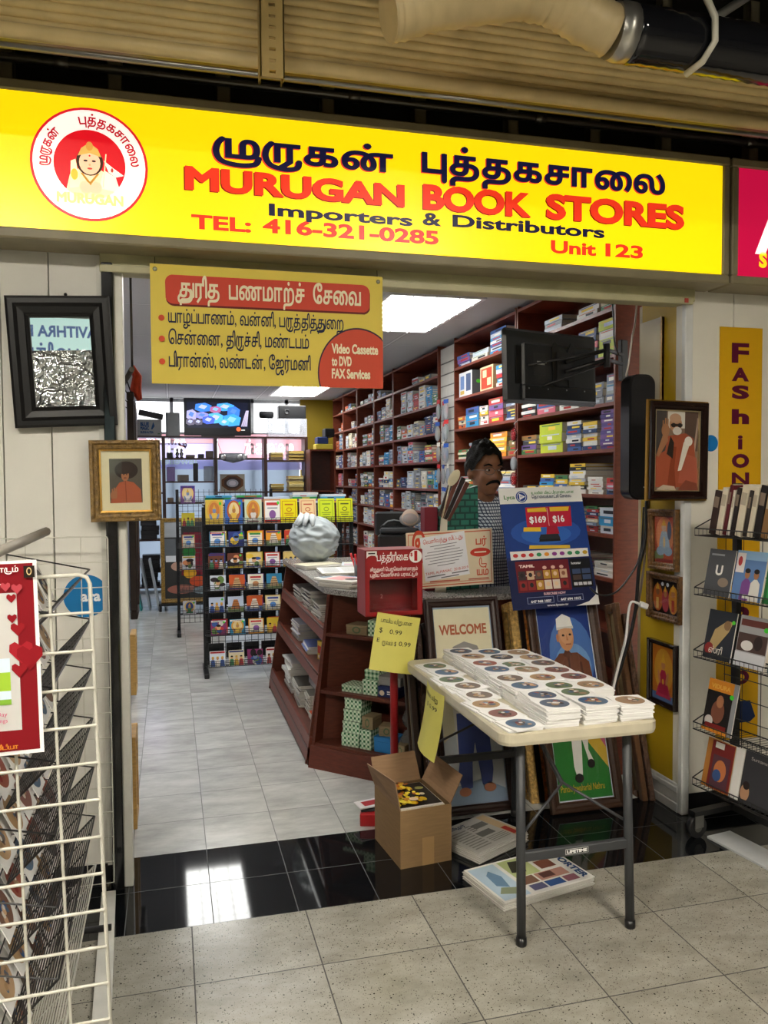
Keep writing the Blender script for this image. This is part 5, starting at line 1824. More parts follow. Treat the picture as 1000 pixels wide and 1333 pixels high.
# frames standing edge-on beside them, leaning the same way
edge = [(536, 1030, '#2a1a12', 'wood', 0.03, 0.92, 'dark frame edge-on left of the WELCOME frame, furthest left'), (549, 1036, '#3a2418', 'gilt', 0.03, 0.93, 'brown carved frame edge-on, second left of the WELCOME frame'), (560, 1042, '#22130e', 'wood', 0.03, 0.94, 'near-black frame edge-on touching the WELCOME frame'),
        (678, 1052, '#c09a54', 'gilt', 0.045, 1.03, 'gold carved frame edge-on right of the WELCOME frame'), (687, 1053, '#24150f', 'wood', 0.03, 1.0, 'near-black frame edge-on between the two leaning pictures'), (696, 1054, '#c8782e', 'gilt', 0.04, 1.02, 'orange-gold frame edge-on between the two leaning pictures'),
        (704, 1056, '#dcb868', 'gilt', 0.025, 1.03, 'thin pale gold frame edge-on between the two leaning pictures'), (712, 1058, '#bc7a4c', 'gilt', 0.05, 1.03, 'copper marbled frame edge-on left of the jacket portrait'),
        (800, 1050, '#5a3c24', 'wood', 0.03, 1.02, 'brown frame edge-on right of the jacket portrait'), (808, 1048, '#4a3020', 'gilt', 0.03, 0.96, 'dark carved frame edge-on furthest right behind the jacket portrait')]
for i, (u, v, c_, m_, th, hh, lb) in enumerate(edge):
    p = on_z(u, v, 0.0)
    p.y = (3.73 if u < 790 else 3.60) + 0.004 * (i % 3)
    p.x = on_y(u, 880, 3.92).x
    lean = math.radians(15.5 if u < 650 else 16.5)
    za = Vector((0, math.sin(lean), math.cos(lean)))
    ya = Vector((0, math.cos(lean), -math.sin(lean)))
    o = thing('picture_frame', lb, 'picture frame', p, eul(ya, za), 'frames standing edge-on behind the table')
    f_ = MB()
    f_.span((0.0, -th / 2, 0.0), (0.04, th / 2, hh), c_, m_, 0.004)
    f_.span((0.09, -th / 2, 0.0), (0.12, th / 2, hh), c_, m_, 0.004)
    f_.span((0.05, -th / 2, 0.0), (0.09, th / 2, 0.05), c_, m_, 0.004)
    f_.span((0.05, -th / 2, hh - 0.05), (0.09, th / 2, hh), c_, m_, 0.004)
    f_.obj('frame', o)
    MB().span((0.05, -th * 0.2, 0.05), (0.09, th * 0.1, hh - 0.05), '#8a7a5a', 'picture').obj('picture', o)

# ================================================================== SHOP CEILING LIGHTS
for i, (x, y) in enumerate(((1.40, 5.12), (1.40, 10.4), (0.10, 4.7), (0.10, 8.2))):
    r = thing('ceiling_light', 'white gridded panel light in shop ceiling, ' + ('by the nearest bookcases', 'by the furthest bookcases', 'just inside the door jamb', 'over the aisle before the television')[i], 'ceiling light', (x, y, CEIL), (0, 0, 0), 'panel lights in the shop ceiling')
    w_, d_ = 0.64, 1.26
    f_ = MB()
    for a, b_ in (((-0.02, -0.02, -0.012), (w_ + 0.02, 0.01, 0.0)), ((-0.02, d_ - 0.01, -0.012), (w_ + 0.02, d_ + 0.02, 0.0)), ((-0.02, 0.01, -0.012), (0.01, d_ - 0.01, 0)), ((w_ - 0.01, 0.01, -0.012), (w_ + 0.02, d_ - 0.01, 0))):
        f_.span(a, b_, '#dededc', 'paintmetal')
    f_.obj('frame', r)
    MB().span((0.01, 0.01, -0.006), (w_ - 0.01, d_ - 0.01, -0.003), '#f8f8f4', 'shoplamp').obj('diffuser', r)
    l_ = MB()
    for k in range(1, 4):
        l_.span((w_ * k / 4 - 0.004, 0.01, -0.022), (w_ * k / 4 + 0.004, d_ - 0.01, -0.006), '#e6e6e6', 'satin')
    for k in range(1, 8):
        l_.span((0.01, d_ * k / 8 - 0.003, -0.021), (w_ - 0.01, d_ * k / 8 + 0.003, -0.006), '#e6e6e6', 'satin')
    l_.obj('louver', r)

r = thing('ceiling_light', 'added narrow strip light, hidden behind the yellow banner', 'ceiling light', (0.14, 6.9, CEIL))
MB().span((0, 0, -0.05), (1.1, 0.14, 0), '#dcdcda', 'paintmetal').obj('housing', r)  # unseen lamp added for the bright streak on the hall tiles
MB().span((0.01, 0.01, -0.06), (1.09, 0.13, -0.05), '#f8f8f4', 'shoplamp').obj('diffuser', r)

# ================================================================== BOOKCASES ALONG THE RIGHT WALL
WD, WDK = '#6e301b', '#4a1f10'  # back panel tone darkened: shade inside the shelves put into the colour
SHZ = (2.58, 2.325, 2.065, 1.81, 1.555, 1.335, 1.09, 0.80, 0.45, 0.08)
BAYS = ((3.975, 5.272), (5.288, 6.565), (6.99, 8.512), (8.528, 9.368), (9.385, 10.266), (10.284, 11.13), (11.15, 11.86))
BN = ('nearest the entrance', 'behind the shopkeeper', 'beyond the white slats', 'fourth from the entrance', 'fifth from the entrance', 'sixth from the entrance', 'furthest from the entrance')
for bi, (y0, y1) in enumerate(BAYS):
    r = thing('bookcase', 'tall reddish brown open bookcase, %s' % BN[bi], 'bookcase', (XS, y0, 0), (0, 0, 0), 'bookcases along the right wall')
    W_ = y1 - y0
    for yy in (0.0, W_ - 0.016):
        MB().span((0, yy, 0), (0.33, yy + 0.016, 2.835), WD, 'wood').obj('side_panel', r)
    MB().span((0.325, 0.016, 0.03), (0.335, W_ - 0.016, 2.83), WDK, 'wood').obj('back_panel', r)
    for z in SHZ + (2.815,):
        MB().span((0.001, 0.016, z - 0.02), (0.325, W_ - 0.016, z), '#78351f', 'wood').obj('shelf', r)
sl = MB()
sl.span((0.02, 6.585, 0.08), (0.05, 6.97, 2.8), '#c9c6bb', 'satin')
sp_ = sl.obj('slat_panel', None, (XS, 0, 0), label='narrow cream slatted wall panel between two bookcases', cat='slat panel')
gr = MB()
for i in range(26):
    gr.span((0.017, 6.59, 0.16 + i * 0.1), (0.0205, 6.965, 0.17 + i * 0.1), '#5a574e', 'satin')
gr.obj('groove', sp_)

PAL = ['#e4e2dc', '#d8d4c8', '#c4ccd6', '#7d8ca6', '#3c5f9e', '#2f8fc4', '#27406e', '#8a8f98', '#b83a3a', '#d9d0b0', '#c9622a', '#3f7a4a', '#7a5a9c', '#6a4a3a', '#e6c03a', '#a8b0b4', '#d46a7c', '#56646a']
CN = {'#e4e2dc': 'white', '#d8d4c8': 'ivory', '#c4ccd6': 'pale blue', '#7d8ca6': 'grey blue', '#3c5f9e': 'blue', '#2f8fc4': 'sky blue', '#27406e': 'navy', '#8a8f98': 'grey', '#b83a3a': 'red', '#d9d0b0': 'cream', '#c9622a': 'orange',
      '#3f7a4a': 'green', '#7a5a9c': 'violet', '#6a4a3a': 'brown', '#e6c03a': 'yellow', '#a8b0b4': 'silver grey', '#d46a7c': 'pink', '#56646a': 'slate', '#1d1d20': 'black', '#c3d23a': 'lime', '#5a4a8c': 'purple', '#e0902a': 'amber', '#9a7a4c': 'tan', '#4a4c4e': 'charcoal'}
LN = ('top shelf', 'second shelf', 'third shelf', 'fourth shelf', 'fifth shelf', 'sixth shelf', 'seventh shelf', 'eighth shelf', 'ninth shelf', 'lowest shelf')
BS = ('bay nearest entrance', 'bay behind shopkeeper', 'bay past white slats')
brng = random.Random(99)


def book_geo(mb, x, y, z, dx, dy, dz, col, rng, upright=False):
    """closed book: coloured cover boards and spine towards -X, pale page block on the other sides"""
    pg = rng.choice(['#ddd6c4', '#d2ccbc', '#e4dfd2', '#c9c3b4'])
    t = min(0.0025, dz * 0.12) if not upright else min(0.0025, dy * 0.12)
    if not upright:
        mb.span((x + 0.004, y + 0.003, z + t), (x + dx - 0.003, y + dy - 0.003, z + dz - t), pg, 'paper')
        mb.span((x, y, z), (x + dx, y + dy, z + t), col, 'print')
        mb.span((x, y, z + dz - t), (x + dx, y + dy, z + dz), col, 'print')
        mb.span((x, y, z + t), (x + 0.003, y + dy, z + dz - t), col, 'print')
        lc = rng.choice(['#f0ece0', '#1f2430', '#f2d24a', '#b8302a', '#c9d4e0'])
        a, b_ = sorted((rng.uniform(.08, .45), rng.uniform(.55, .92)))
        X_ = x - 0.0006
        mb.add([(X_, y + dy * a, z + dz * .3), (X_, y + dy * b_, z + dz * .3), (X_, y + dy * b_, z + dz * .68), (X_, y + dy * a, z + dz * .68)], [(3, 2, 1, 0)], lc, 'print')
        if dz > 0.03:
            mb.add([(X_, y + dy * .1, z + dz * .76), (X_, y + dy * .9, z + dz * .76), (X_, y + dy * .9, z + dz * .86), (X_, y + dy * .1, z + dz * .86)], [(3, 2, 1, 0)], rng.choice(PAL), 'print')
    else:
        mb.span((x + 0.003, y + t, z + 0.003), (x + dx - 0.003, y + dy - t, z + dz - 0.003), pg, 'paper')
        mb.span((x, y, z), (x + dx, y + t, z + dz), col, 'print')
        mb.span((x, y + dy - t, z), (x + dx, y + dy, z + dz), col, 'print')
        mb.span((x, y + t, z), (x + 0.003, y + dy - t, z + dz), col, 'print')
        X_ = x - 0.0006
        mb.add([(X_, y + dy * .2, z + dz * .55), (X_, y + dy * .8, z + dz * .55), (X_, y + dy * .8, z + dz * .85), (X_, y + dy * .2, z + dz * .85)], [(3, 2, 1, 0)], rng.choice(['#f0ece0', '#f2d24a', '#c9d4e0']), 'print')


NBOOK = [0]
REST = MB()


def stack(bi, li, y0, y1, n_, th, cols, si, dx=None, single=True):
    z = SHZ[li] + 0.0006
    lim = (SHZ[li - 1] - 0.03 if li else 2.785)
    for i in range(n_):
        col = cols[i % len(cols)]
        if col is None:
            col = brng.choice(PAL)
        t = th * brng.uniform(.85, 1.15)
        if z + t > lim:
            break
        d_ = (dx or 0.2) * brng.uniform(.93, 1.05)
        sh = brng.uniform(-.006, .006)
        x = XS + 0.018 + brng.uniform(0, .012)
        w0, w1 = y0 + 0.006 + sh, y1 - 0.006 + sh - brng.uniform(0, .012)
        if single and NBOOK[0] < 235:
            NBOOK[0] += 1
            m_ = MB()
            book_geo(m_, 0, 0, 0, d_, w1 - w0, t, col, brng)
            nm = CN.get(col, 'coloured')
            m_.obj('book', None, (x, w0, z), (0, 0, 0), '%s book, %s up, %s stack from entrance, %s, %s' % (nm, ORD[i], ORD[si], LN[li], BS[bi]), 'book', 'books in the bookcases')
        else:
            book_geo(REST, x, w0, z, d_, w1 - w0, t, col, brng)
        z += t + 0.0006


def yu(u):
    return on_x(u, 620, XS).y


_ = None
SPEC = {0: {0: [(775, 802, 5, .032, ['#3f7a4a', '#d9d0b0', '#b83a3a']), (746, 774, 2, .04, ['#e4e2dc']), (704, 728, 3, .03, ['#c4ccd6', '#8a8f98'])],
            1: [(773, 802, 4, .05, ['#c3d23a', '#c3d23a', '#e4e2dc', '#c3d23a']), (748, 772, 5, .035, [_]), (675, 700, 5, .04, ['#3c5f9e', '#e4e2dc', '#2f8fc4'])],
            2: [(783, 802, 3, .055, ['#8a8f98', '#a8b0b4', '#7d8ca6']), (757, 781, 3, .04, ['#8a8f98']), (722, 748, 3, .04, ['#e4e2dc', '#c4ccd6']), (695, 720, 2, .045, ['#d46a7c', '#3c5f9e']), (673, 694, 6, .022, ['#1d1d20', '#e4e2dc'])],
            3: [(775, 802, 10, .021, ['#5a4a8c', '#7a5a9c']), (753, 773, 7, .024, ['#27406e', '#e4e2dc', '#e6c03a', '#d8d4c8']), (732, 752, 7, .026, ['#3c5f9e', '#27406e', '#e4e2dc', '#c4ccd6']), (697, 727, 3, .062, ['#c3d23a']), (675, 695, 4, .03, ['#3f7a4a', '#7a5a9c', '#4a4c4e', '#9a7a4c'])],
            4: [(783, 802, 3, .03, ['#27406e', '#d46a7c', '#b83a3a']), (760, 781, 8, .012, ['#e4e2dc']), (736, 758, 8, .022, ['#e4e2dc', '#1d1d20', '#e6c03a', '#c4ccd6', '#e4e2dc']), (718, 735, 4, .028, ['#3f7a4a', '#3c5f9e', '#e6c03a']), (698, 717, 5, .022, ['#3c5f9e', '#e6c03a', '#2f8fc4']), (675, 696, 2, .025, ['#1d1d20', '#4a4c4e'])],
            5: [(775, 799, 3, .05, ['#c4ccd6', '#2f8fc4', '#c4ccd6']), (757, 774, 8, .018, [_]), (728, 752, 6, .022, [_])],
            6: [(768, 795, 4, .02, ['#e4e2dc', '#d8d4c8']), (730, 760, 5, .02, [_])]},
        1: {0: [(634, 655, 7, .026, ['#2f8fc4', '#c4ccd6', '#3c5f9e', '#e4e2dc']), (611, 632, 2, .036, ['#d8d4c8', '#c4ccd6']), (592, 609, 3, .03, ['#3c5f9e', '#7a5a9c'])],
            1: [(657, 671, 5, .03, ['#e4e2dc', '#a8b0b4']), (642, 656, 5, .035, ['#e4e2dc', '#2f8fc4', '#b83a3a'])],
            2: [(654, 671, 6, .02, [_]), (633, 652, 4, .045, ['#b83a3a', '#d46a7c', '#7a5a9c', '#b83a3a']), (621, 632, 4, .035, ['#e4e2dc', '#d8d4c8', '#e6c03a']), (603, 620, 3, .052, ['#2f8fc4', '#2f8fc4', '#3c5f9e']), (593, 602, 3, .035, ['#c9622a', '#d9d0b0'])],
            3: [(658, 671, 3, .035, ['#9a7a4c', '#3f7a4a']), (633, 656, 5, .036, ['#e0902a', '#e6c03a']), (607, 630, 6, .022, ['#d46a7c', '#b83a3a', '#8a8f98']), (593, 605, 4, .02, ['#d9d0b0', '#3f7a4a'])],
            4: [(640, 671, 6, .025, [_]), (615, 638, 5, .025, ['#e4e2dc', '#3f7a4a', '#c4ccd6', '#e6c03a']), (593, 613, 5, .022, [_])],
            5: [(640, 671, 6, .025, [_]), (593, 630, 5, .025, [_])]}}
for bi in (0, 1):
    for li, lst in SPEC[bi].items():
        for si, (u0, u1, n_, th, cols) in enumerate(lst):
            stack(bi, li, max(yu(u1), BAYS[bi][0] + 0.02), min(yu(u0), BAYS[bi][1] - 0.02), n_, th, cols, si)
# third bay and beyond
for bi in range(2, 7):
    y0, y1 = BAYS[bi]
    for li in range(0, 8):
        y = y0 + 0.03
        si = 0
        while y < y1 - 0.13:
            w_ = brng.uniform(.15, .24)
            if y + w_ > y1 - 0.02:
                break
            fillf = brng.uniform(.45, 1.0) if li > 0 else brng.uniform(-.3, .5)
            if li in (1,) and bi > 3:
                fillf -= .45
            if fillf > 0.1:
                th = brng.choice([.018, .022, .028, .035, .045])
                n_ = max(1, int(fillf * 0.22 / th))
                base = [brng.choice(PAL[:4] * 2 + PAL[4:12] + PAL[15:] + ['#8a8f98', '#a8b0b4']) for _ in range(3)]
                if brng.random() < .45:
                    base = base[:1]
                stack(bi, li, y, y + w_, n_, th, base, si % 20, brng.uniform(.15, .22), single=bi < 3 and li < 7)
            y += w_ + brng.uniform(0, .02)
            si += 1
REST.obj('books', kind='stuff', label='stacked books filling the far bookcases', cat='books', group='books in the bookcases')

# boxes on the second shelf behind the shopkeeper
bx1 = thing('carton', 'charcoal and white carton on second shelf behind the shopkeeper', 'carton', (XS + 0.02, yu(612), SHZ[1] + 0.001), (0, 0, 0.0), 'cartons on the bookcase')
m_ = MB().span((0, 0, 0), (0.26, 0.30, 0.2), '#55575a', 'print')
art(m_, (-0.0006, 0.30, 0), (0, -1, 0), Z1, 0.30, 0.2, [('r', 0, 0, 1, 1, '#d9d9dc'), ('r', .1, .3, .4, .85, '#6a86b8'), ('r', .55, .2, .9, .9, '#4a5a7c'), ('r', .1, .1, .4, .25, '#c9a84a')])
art(m_, (0, -0.0006, 0), (1, 0, 0), Z1, 0.26, 0.2, [('r', .3, .75, .9, .8, '#d9d2b0'), ('t', 'Parrys', .35, .35, .12, '#e6e6e6', {'b': .03}), ('e', .2, .55, .07, .08, '#5ac83a')])
m_.obj('body', bx1)
bx2 = thing('carton', 'tan carton with red print on second shelf behind the shopkeeper', 'carton', (XS + 0.02, yu(639), SHZ[1] + 0.001), (0, 0, 0.0), 'cartons on the bookcase')
m_ = MB().span((0, 0, 0), (0.2, 0.26, 0.185), '#b5946a', 'cardboard')
art(m_, (-0.0006, 0.26, 0), (0, -1, 0), Z1, 0.26, 0.185, [('r', 0, 0, 1, 1, '#d9c8a0'), ('r', .08, .08, .92, .92, '#b8422a'), ('r', .2, .55, .5, .85, '#e6d0a0'), ('r', .55, .2, .85, .5, '#e6d0a0')])
m_.obj('body', bx2)

# packs hanging on the slats
rng = random.Random(8)
for i in range(14):
    z = 2.33 - (i // 3) * 0.19 + rng.uniform(-.02, .02)
    y = 6.62 + (i % 3) * 0.115
    o = thing('hanging_pack', 'clear pack of small goods on cream slats, %s row down, %s column from the entrance' % (ORD[i // 3], ORD[i % 3]), 'pack', (XS - 0.03, y, z), (0, 0, rng.uniform(-.2, .2)), 'packs hanging on the slats')
    c_ = rng.choice(['#2f6fc4', '#c8302a', '#e6e6ea', '#3a8a5a', '#23304a', '#d8b83a'])
    b_ = MB()
    b_.ball((0, 0.045, -0.09), (0.018, 0.042, 0.07), '#dfe6ec', 'clearbag', 10, 7)
    b_.obj('bag', o)
    g_ = MB()
    g_.box((0, 0.03, -0.08), (0.012, 0.03, 0.06), c_, 'plastic', None, 0.004)
    g_.box((0, 0.06, -0.1), (0.012, 0.025, 0.04), rng.choice(['#e8e8e8', '#c83a3a', '#3a5ac8']), 'plastic', None, 0.004)
    g_.obj('contents', o)
    h_ = MB().box((0, 0.045, -0.005), (0.003, 0.08, 0.035), rng.choice(['#e9e4d6', '#c82a2a', '#2a54a8']), 'print')
    h_.tube([(0, 0.045, 0.0), (0.03, 0.045, 0.012)], 0.002, '#888888', 'metal', 5)
    h_.obj('header_card', o)
# red and yellow packs dangling from the bookcase upright
for i, (v, c_) in enumerate(((560, '#c81e24'), (592, '#d8d8dc'), (606, '#c8262c'), (630, '#e2cf3a'))):
    p = on_x(669, v + i * 6, XS - 0.03)
    o = thing('hanging_pack', '%s clear pack dangling from bookcase upright beside the shopkeeper, %s from above' % ({'#c81e24': 'red', '#d8d8dc': 'white', '#c8262c': 'red and white', '#e2cf3a': 'yellow'}[c_], ORD[i]), 'pack', p, (0, 0, 0.1 * i), 'packs dangling by the shopkeeper')
    MB().ball((0, 0, -0.03), (0.02, 0.04, 0.05), c_ if i % 2 == 0 else '#dfe6ec', 'clearbag', 10, 7).obj('bag', o)
    g_ = MB().box((0.0, 0.0, -0.04), (0.016, 0.045, 0.06), c_, 'plastic', None, 0.006)
    g_.tube([(0.0, 0, 0.04), (0.03, 0, 0.07)], 0.002, '#999999', 'metal', 5)
    g_.obj('contents', o)

# ================================================================== COUNTER
def hexa(mb, p, col, mat='wood'):
    """8 corners: four of the bottom loop, four of the top loop (same order)"""
    c = sum((Vector(q) for q in p), Vector()) / 8
    fs = [(0, 1, 2, 3), (4, 5, 6, 7), (0, 1, 5, 4), (1, 2, 6, 5), (2, 3, 7, 6), (3, 0, 4, 7)]
    out = []
    for f in fs:
        a, b_, d = (Vector(p[f[k]]) for k in (0, 1, 2))
        nn_ = (b_ - a).cross(d - a)
        m_ = sum((Vector(p[k]) for k in f), Vector()) / 4
        out.append(f if nn_.dot(m_ - c) > 0 else f[::-1])
    return mb.add(p, out, col, mat)


CB = '#57291a'
CZ = 0.985
ct = thing('sales_counter', 'reddish brown sales counter with open slanted shelves and grey granite top', 'counter', (0.75, 4.57, 0))
CO = Vector((0.75, 4.57, 0))


def L3(x, y, z):
    return Vector((x, y, z)) - CO


# left wing: faces the aisle, front slants outwards towards the floor
LY0, LY1 = 4.57, 6.42


def lx(z):
    return 0.735 + 0.15 * z / CZ


def wingpan(y, t, z0=0.0, z1=CZ, back=1.16):
    m_ = MB()
    hexa(m_, [L3(lx(z0), y, z0), L3(back, y, z0), L3(back, y + t, z0), L3(lx(z0), y + t, z0), L3(lx(z1), y, z1), L3(back, y, z1), L3(back, y + t, z1), L3(lx(z1), y + t, z1)], CB)
    return m_


wingpan(LY1 - 0.02, 0.02).obj('side_panel', ct)
wingpan(LY0 + 0.05, 0.02).obj('side_panel', ct)
MB().span(L3(1.15, LY0 + 0.07, 0.02), L3(1.17, LY1 - 0.02, CZ), CB, 'wood').obj('back_panel', ct)
for z in (0.13, 0.50, 0.76):
    m_ = MB()
    x0 = lx(z) + 0.004
    m_.span(L3(x0, LY0 + 0.07, z - 0.016), L3(1.149, LY1 - 0.02, z), CB, 'woodflat')
    h_ = 0.13 if z < 0.2 else 0.075
    x1, x2 = lx(z - h_ + 0.045) - 0.004, lx(z + 0.045) - 0.004
    hexa(m_, [L3(x1, LY0 + 0.03, z - h_ + 0.03), L3(x1 + 0.018, LY0 + 0.03, z - h_ + 0.03), L3(x1 + 0.018, LY1, z - h_ + 0.03), L3(x1, LY1, z - h_ + 0.03),
              L3(x2, LY0 + 0.03, z + 0.03), L3(x2 + 0.018, LY0 + 0.03, z + 0.03), L3(x2 + 0.018, LY1, z + 0.03), L3(x2, LY1, z + 0.03)], '#6a3020')
    if z > 0.2:
        m_.tube([L3(x2 - 0.002, LY0 + 0.04, z + 0.022), L3(x2 - 0.002, LY1 - 0.02, z + 0.022)], 0.006, '#4a3028', 'satin', 6)
    m_.obj('shelf', ct)
MB().span(L3(lx(0) + 0.01, LY0 + 0.03, 0.0), L3(1.15, LY1, 0.1), '#4c2013', 'wood').obj('plinth', ct)
# angled end unit
EV, NV = Vector((0.7071, -0.7071, 0)), Vector((0.7071, 0.7071, 0))
EL = 0.66


def ep(s_, t_, z):
    q = z / CZ
    return EV * s_ + NV * (t_ + 0.11 * q) + EV * (0.06 * q * (1 - s_ / EL)) + Vector((0, 0, z))


def endbox(s0, s1, t0, t1, z0, z1, col=CB, mat='wood', mb=None):
    mb = mb or MB()
    return hexa(mb, [ep(s0, t0, z0), ep(s1, t0, z0), ep(s1, t1, z0), ep(s0, t1, z0), ep(s0, t0, z1), ep(s1, t0, z1), ep(s1, t1, z1), ep(s0, t1, z1)], col, mat)


endbox(0, 0.02, 0, 0.26, 0, CZ).obj('side_panel', ct)
endbox(EL - 0.02, EL, 0, 0.26, 0, CZ).obj('side_panel', ct)
endbox(0.02, EL - 0.02, 0.24, 0.255, 0, CZ, '#54261a').obj('back_panel', ct)
EZ = (0.14, 0.44, 0.765)
for z in EZ:
    endbox(0.02, EL - 0.02, 0.004, 0.24, z - 0.018, z, CB, 'woodflat').obj('shelf', ct)
endbox(0.0, EL, -0.012, 0.004, 0, 0.125, '#5a281a').obj('plinth', ct)
# straight front behind the leaning frames
m_ = MB().span(L3(1.24, 4.16, 0), L3(1.92, 4.18, CZ), CB, 'wood')
m_.span(L3(1.90, 4.18, 0), L3(1.92, 4.40, CZ), CB, 'wood')
m_.obj('front_panel', ct)
poly = [(0.86, 6.45), (0.86, 4.66), (0.90, 4.58), (1.22, 4.12), (1.94, 4.12), (1.94, 4.42), (1.62, 4.42), (1.42, 4.76), (1.42, 6.45)]
wt = MB()
wt.prism([(x - CO.x, y - CO.y) for x, y in poly], CZ, CZ + 0.032, '#8f8c88', 'speckle')
wt.obj('worktop', ct, label='speckled grey granite worktop')
CT = CZ + 0.0325

# gift boxes on the end unit
m, nt, b = new_mat('gingham')
at = node(nt, 'ShaderNodeAttribute', attribute_name='Col')
tc = node(nt, 'ShaderNodeTexCoord')
sx = node(nt, 'ShaderNodeSeparateXYZ')
nt.links.new(tc.outputs['Object'], sx.inputs[0])
pr = []
for k in range(3):
    pr.append(mth(nt, 'GREATER_THAN', mth(nt, 'FRACT', mth(nt, 'DIVIDE', sx.outputs[k], 0.026)), 0.5))
sm_ = mth(nt, 'MODULO', mth(nt, 'ADD', mth(nt, 'ADD', pr[0], pr[1]), pr[2]), 3.0)
nt.links.new(mix(nt, mth(nt, 'DIVIDE', sm_, 2.0), at.outputs['Color'], lin('#d4e8cc')), b.inputs['Base Color'])
b.inputs['Roughness'].default_value = 0.5


def gift(kind, s0, t0, z, sw, dp, h, label, rz=0.0, tilt=0.0):
    col, mat = {'green': ('#1d6a3a', 'gingham'), 'kraft': ('#8a7a5c', 'cardboard'), 'blue': ('#2f7ab8', 'print'), 'navy': ('#24305c', 'print'), 'grey': ('#8a8a86', 'paper'), 'orange': ('#c2562a', 'print'), 'dark': ('#4a4640', 'paper')}[kind]
    q = ep(s0 + sw / 2, t0 + dp / 2, z)
    o = thing('gift_box', label, 'box', CO + q + Vector((0, 0, 0.001)), (tilt, 0, math.atan2(EV.y, EV.x) + rz), 'small boxes on the counter end shelves')
    b_ = MB().box((0, 0, h * 0.36), (sw * 0.98, dp * 0.98, h * 0.72), col, mat, None, 0.002)
    if kind == 'navy':
        art(b_, (-sw / 2, -dp * 0.49 - 0.0005, 0), X1, Z1, sw, h, [('e', .2, .4, .12, .25, '#d9c8b0'), ('r', .45, .3, .9, .42, '#e6e6ea'), ('r', .45, .5, .9, .62, '#e6e6ea')])
    b_.obj('base', o)
    l_ = MB().box((0, 0, h * 0.86), (sw, dp, h * 0.28), col, mat, None, 0.002)
    if kind == 'kraft':
        art(l_, (-sw * 0.25, -dp / 2 - 0.0005, h * 0.1), X1, Z1, sw * 0.5, h * 0.8, [('e', .5, .5, .4, .45, '#5a6a4a'), ('e', .5, .5, .24, .28, '#8a7a5c')])
    l_.obj('lid', o)


def s_of(u, z, v):
    """distance along the end unit of a pixel column at shelf height z"""
    best = min((abs(float((CAMM @ (np.array(CO + ep(i / 200 * EL, 0.03, z)) - np.array([0, 0, EYE])))[0] / (CAMM @ (np.array(CO + ep(i / 200 * EL, 0.03, z)) - np.array([0, 0, EYE])))[2]) * FOC + 500 - u), i / 200 * EL) for i in range(201))
    return best[1]


G = [('kraft', 447, 473, 2, .055, 'kraft box with green medallion on top shelf of the counter end'), ('green', 475, 490, 2, .09, 'tall green gingham box on top shelf of the counter end'),
     ('green', 441, 466, 1, .04, 'low green gingham box at the left of the middle end shelf'), ('green', 468, 486, 1, .085, 'green gingham box with another on it on the middle end shelf'),
     ('navy', 488, 514, 1, .06, 'navy box with pale print on the middle end shelf'), ('orange', 530, 545, 1, .025, 'small orange box on the middle end shelf'),
     ('green', 440, 462, 0, .075, 'green gingham box at the bottom of the left stack, lowest end shelf'), ('green', 464, 478, 0, .11, 'green gingham box behind the blue box, lowest end shelf'),
     ('blue', 482, 508, 0, .085, 'bright blue patterned box on the lowest end shelf'), ('kraft', 510, 522, 0, .06, 'kraft box at the right on the lowest end shelf')]
for kd, u0, u1, k, h, lb in G:
    s0, s1 = s_of(u0, EZ[k], 0), s_of(u1, EZ[k], 0)
    gift(kd, s0 + 0.02, 0.035, EZ[k], max(s1 - s0, 0.035), 0.12, h, lb)
s0, s1 = s_of(440, EZ[0], 0) + 0.02, s_of(462, EZ[0], 0) + 0.02
for i, lb in enumerate(('second from bottom', 'third from bottom', 'on top')):
    gift('green', s0, 0.035, EZ[0] + 0.076 + i * 0.066, s1 - s0, 0.12, 0.065, 'green gingham box %s of the left stack, lowest end shelf' % lb)
s0, s1 = s_of(464, EZ[0], 0) + 0.02, s_of(478, EZ[0], 0) + 0.02
gift('kraft', s0, 0.04, EZ[0] + 0.111, s1 - s0, 0.1, 0.07, 'kraft box on top of a green gingham box, lowest end shelf')
s0, s1 = s_of(468, EZ[1], 0) + 0.02, s_of(486, EZ[1], 0) + 0.02
gift('green', s0 - 0.004, 0.05, EZ[1] + 0.086, s1 - s0, 0.1, 0.05, 'upper green gingham box of two on the middle end shelf')
s0, s1 = s_of(486, EZ[1], 0) + 0.02, s_of(514, EZ[1], 0) + 0.02
gift('grey', s0, 0.05, EZ[1] + 0.061, s1 - s0, 0.1, 0.05, 'grey box on top of the navy box, middle end shelf')
s0 = s_of(482, EZ[0], 0) + 0.02
gift('kraft', s0 + 0.01, 0.05, EZ[0] + 0.086, 0.09, 0.09, 0.055, 'kraft box lying on the bright blue box, lowest end shelf', 0.25)
for i, (u, lb) in enumerate(((518, 'left'), (530, 'right'))):
    o = thing('plastic_bag', 'crumpled clear plastic bag on lowest counter end shelf, %s of two' % lb, 'bag', CO + ep(0.575, 0.13, EZ[0] + 0.001 + 0.125 * i), (0, 0, i), 'clear bags on the counter end')
    b_ = MB()
    rg = random.Random(i)
    b_.ball((0, 0, 0.06), (0.055, 0.045, 0.06), '#a8a8a6', 'clearbag', 14, 10)
    b_.v = [(x * rg.uniform(.8, 1.12), y * rg.uniform(.8, 1.12), max(0.0, z * rg.uniform(.85, 1.1))) for x, y, z in b_.v]
    b_.obj('bag', o)

# printed matter on the left wing shelves
rng = random.Random(17)


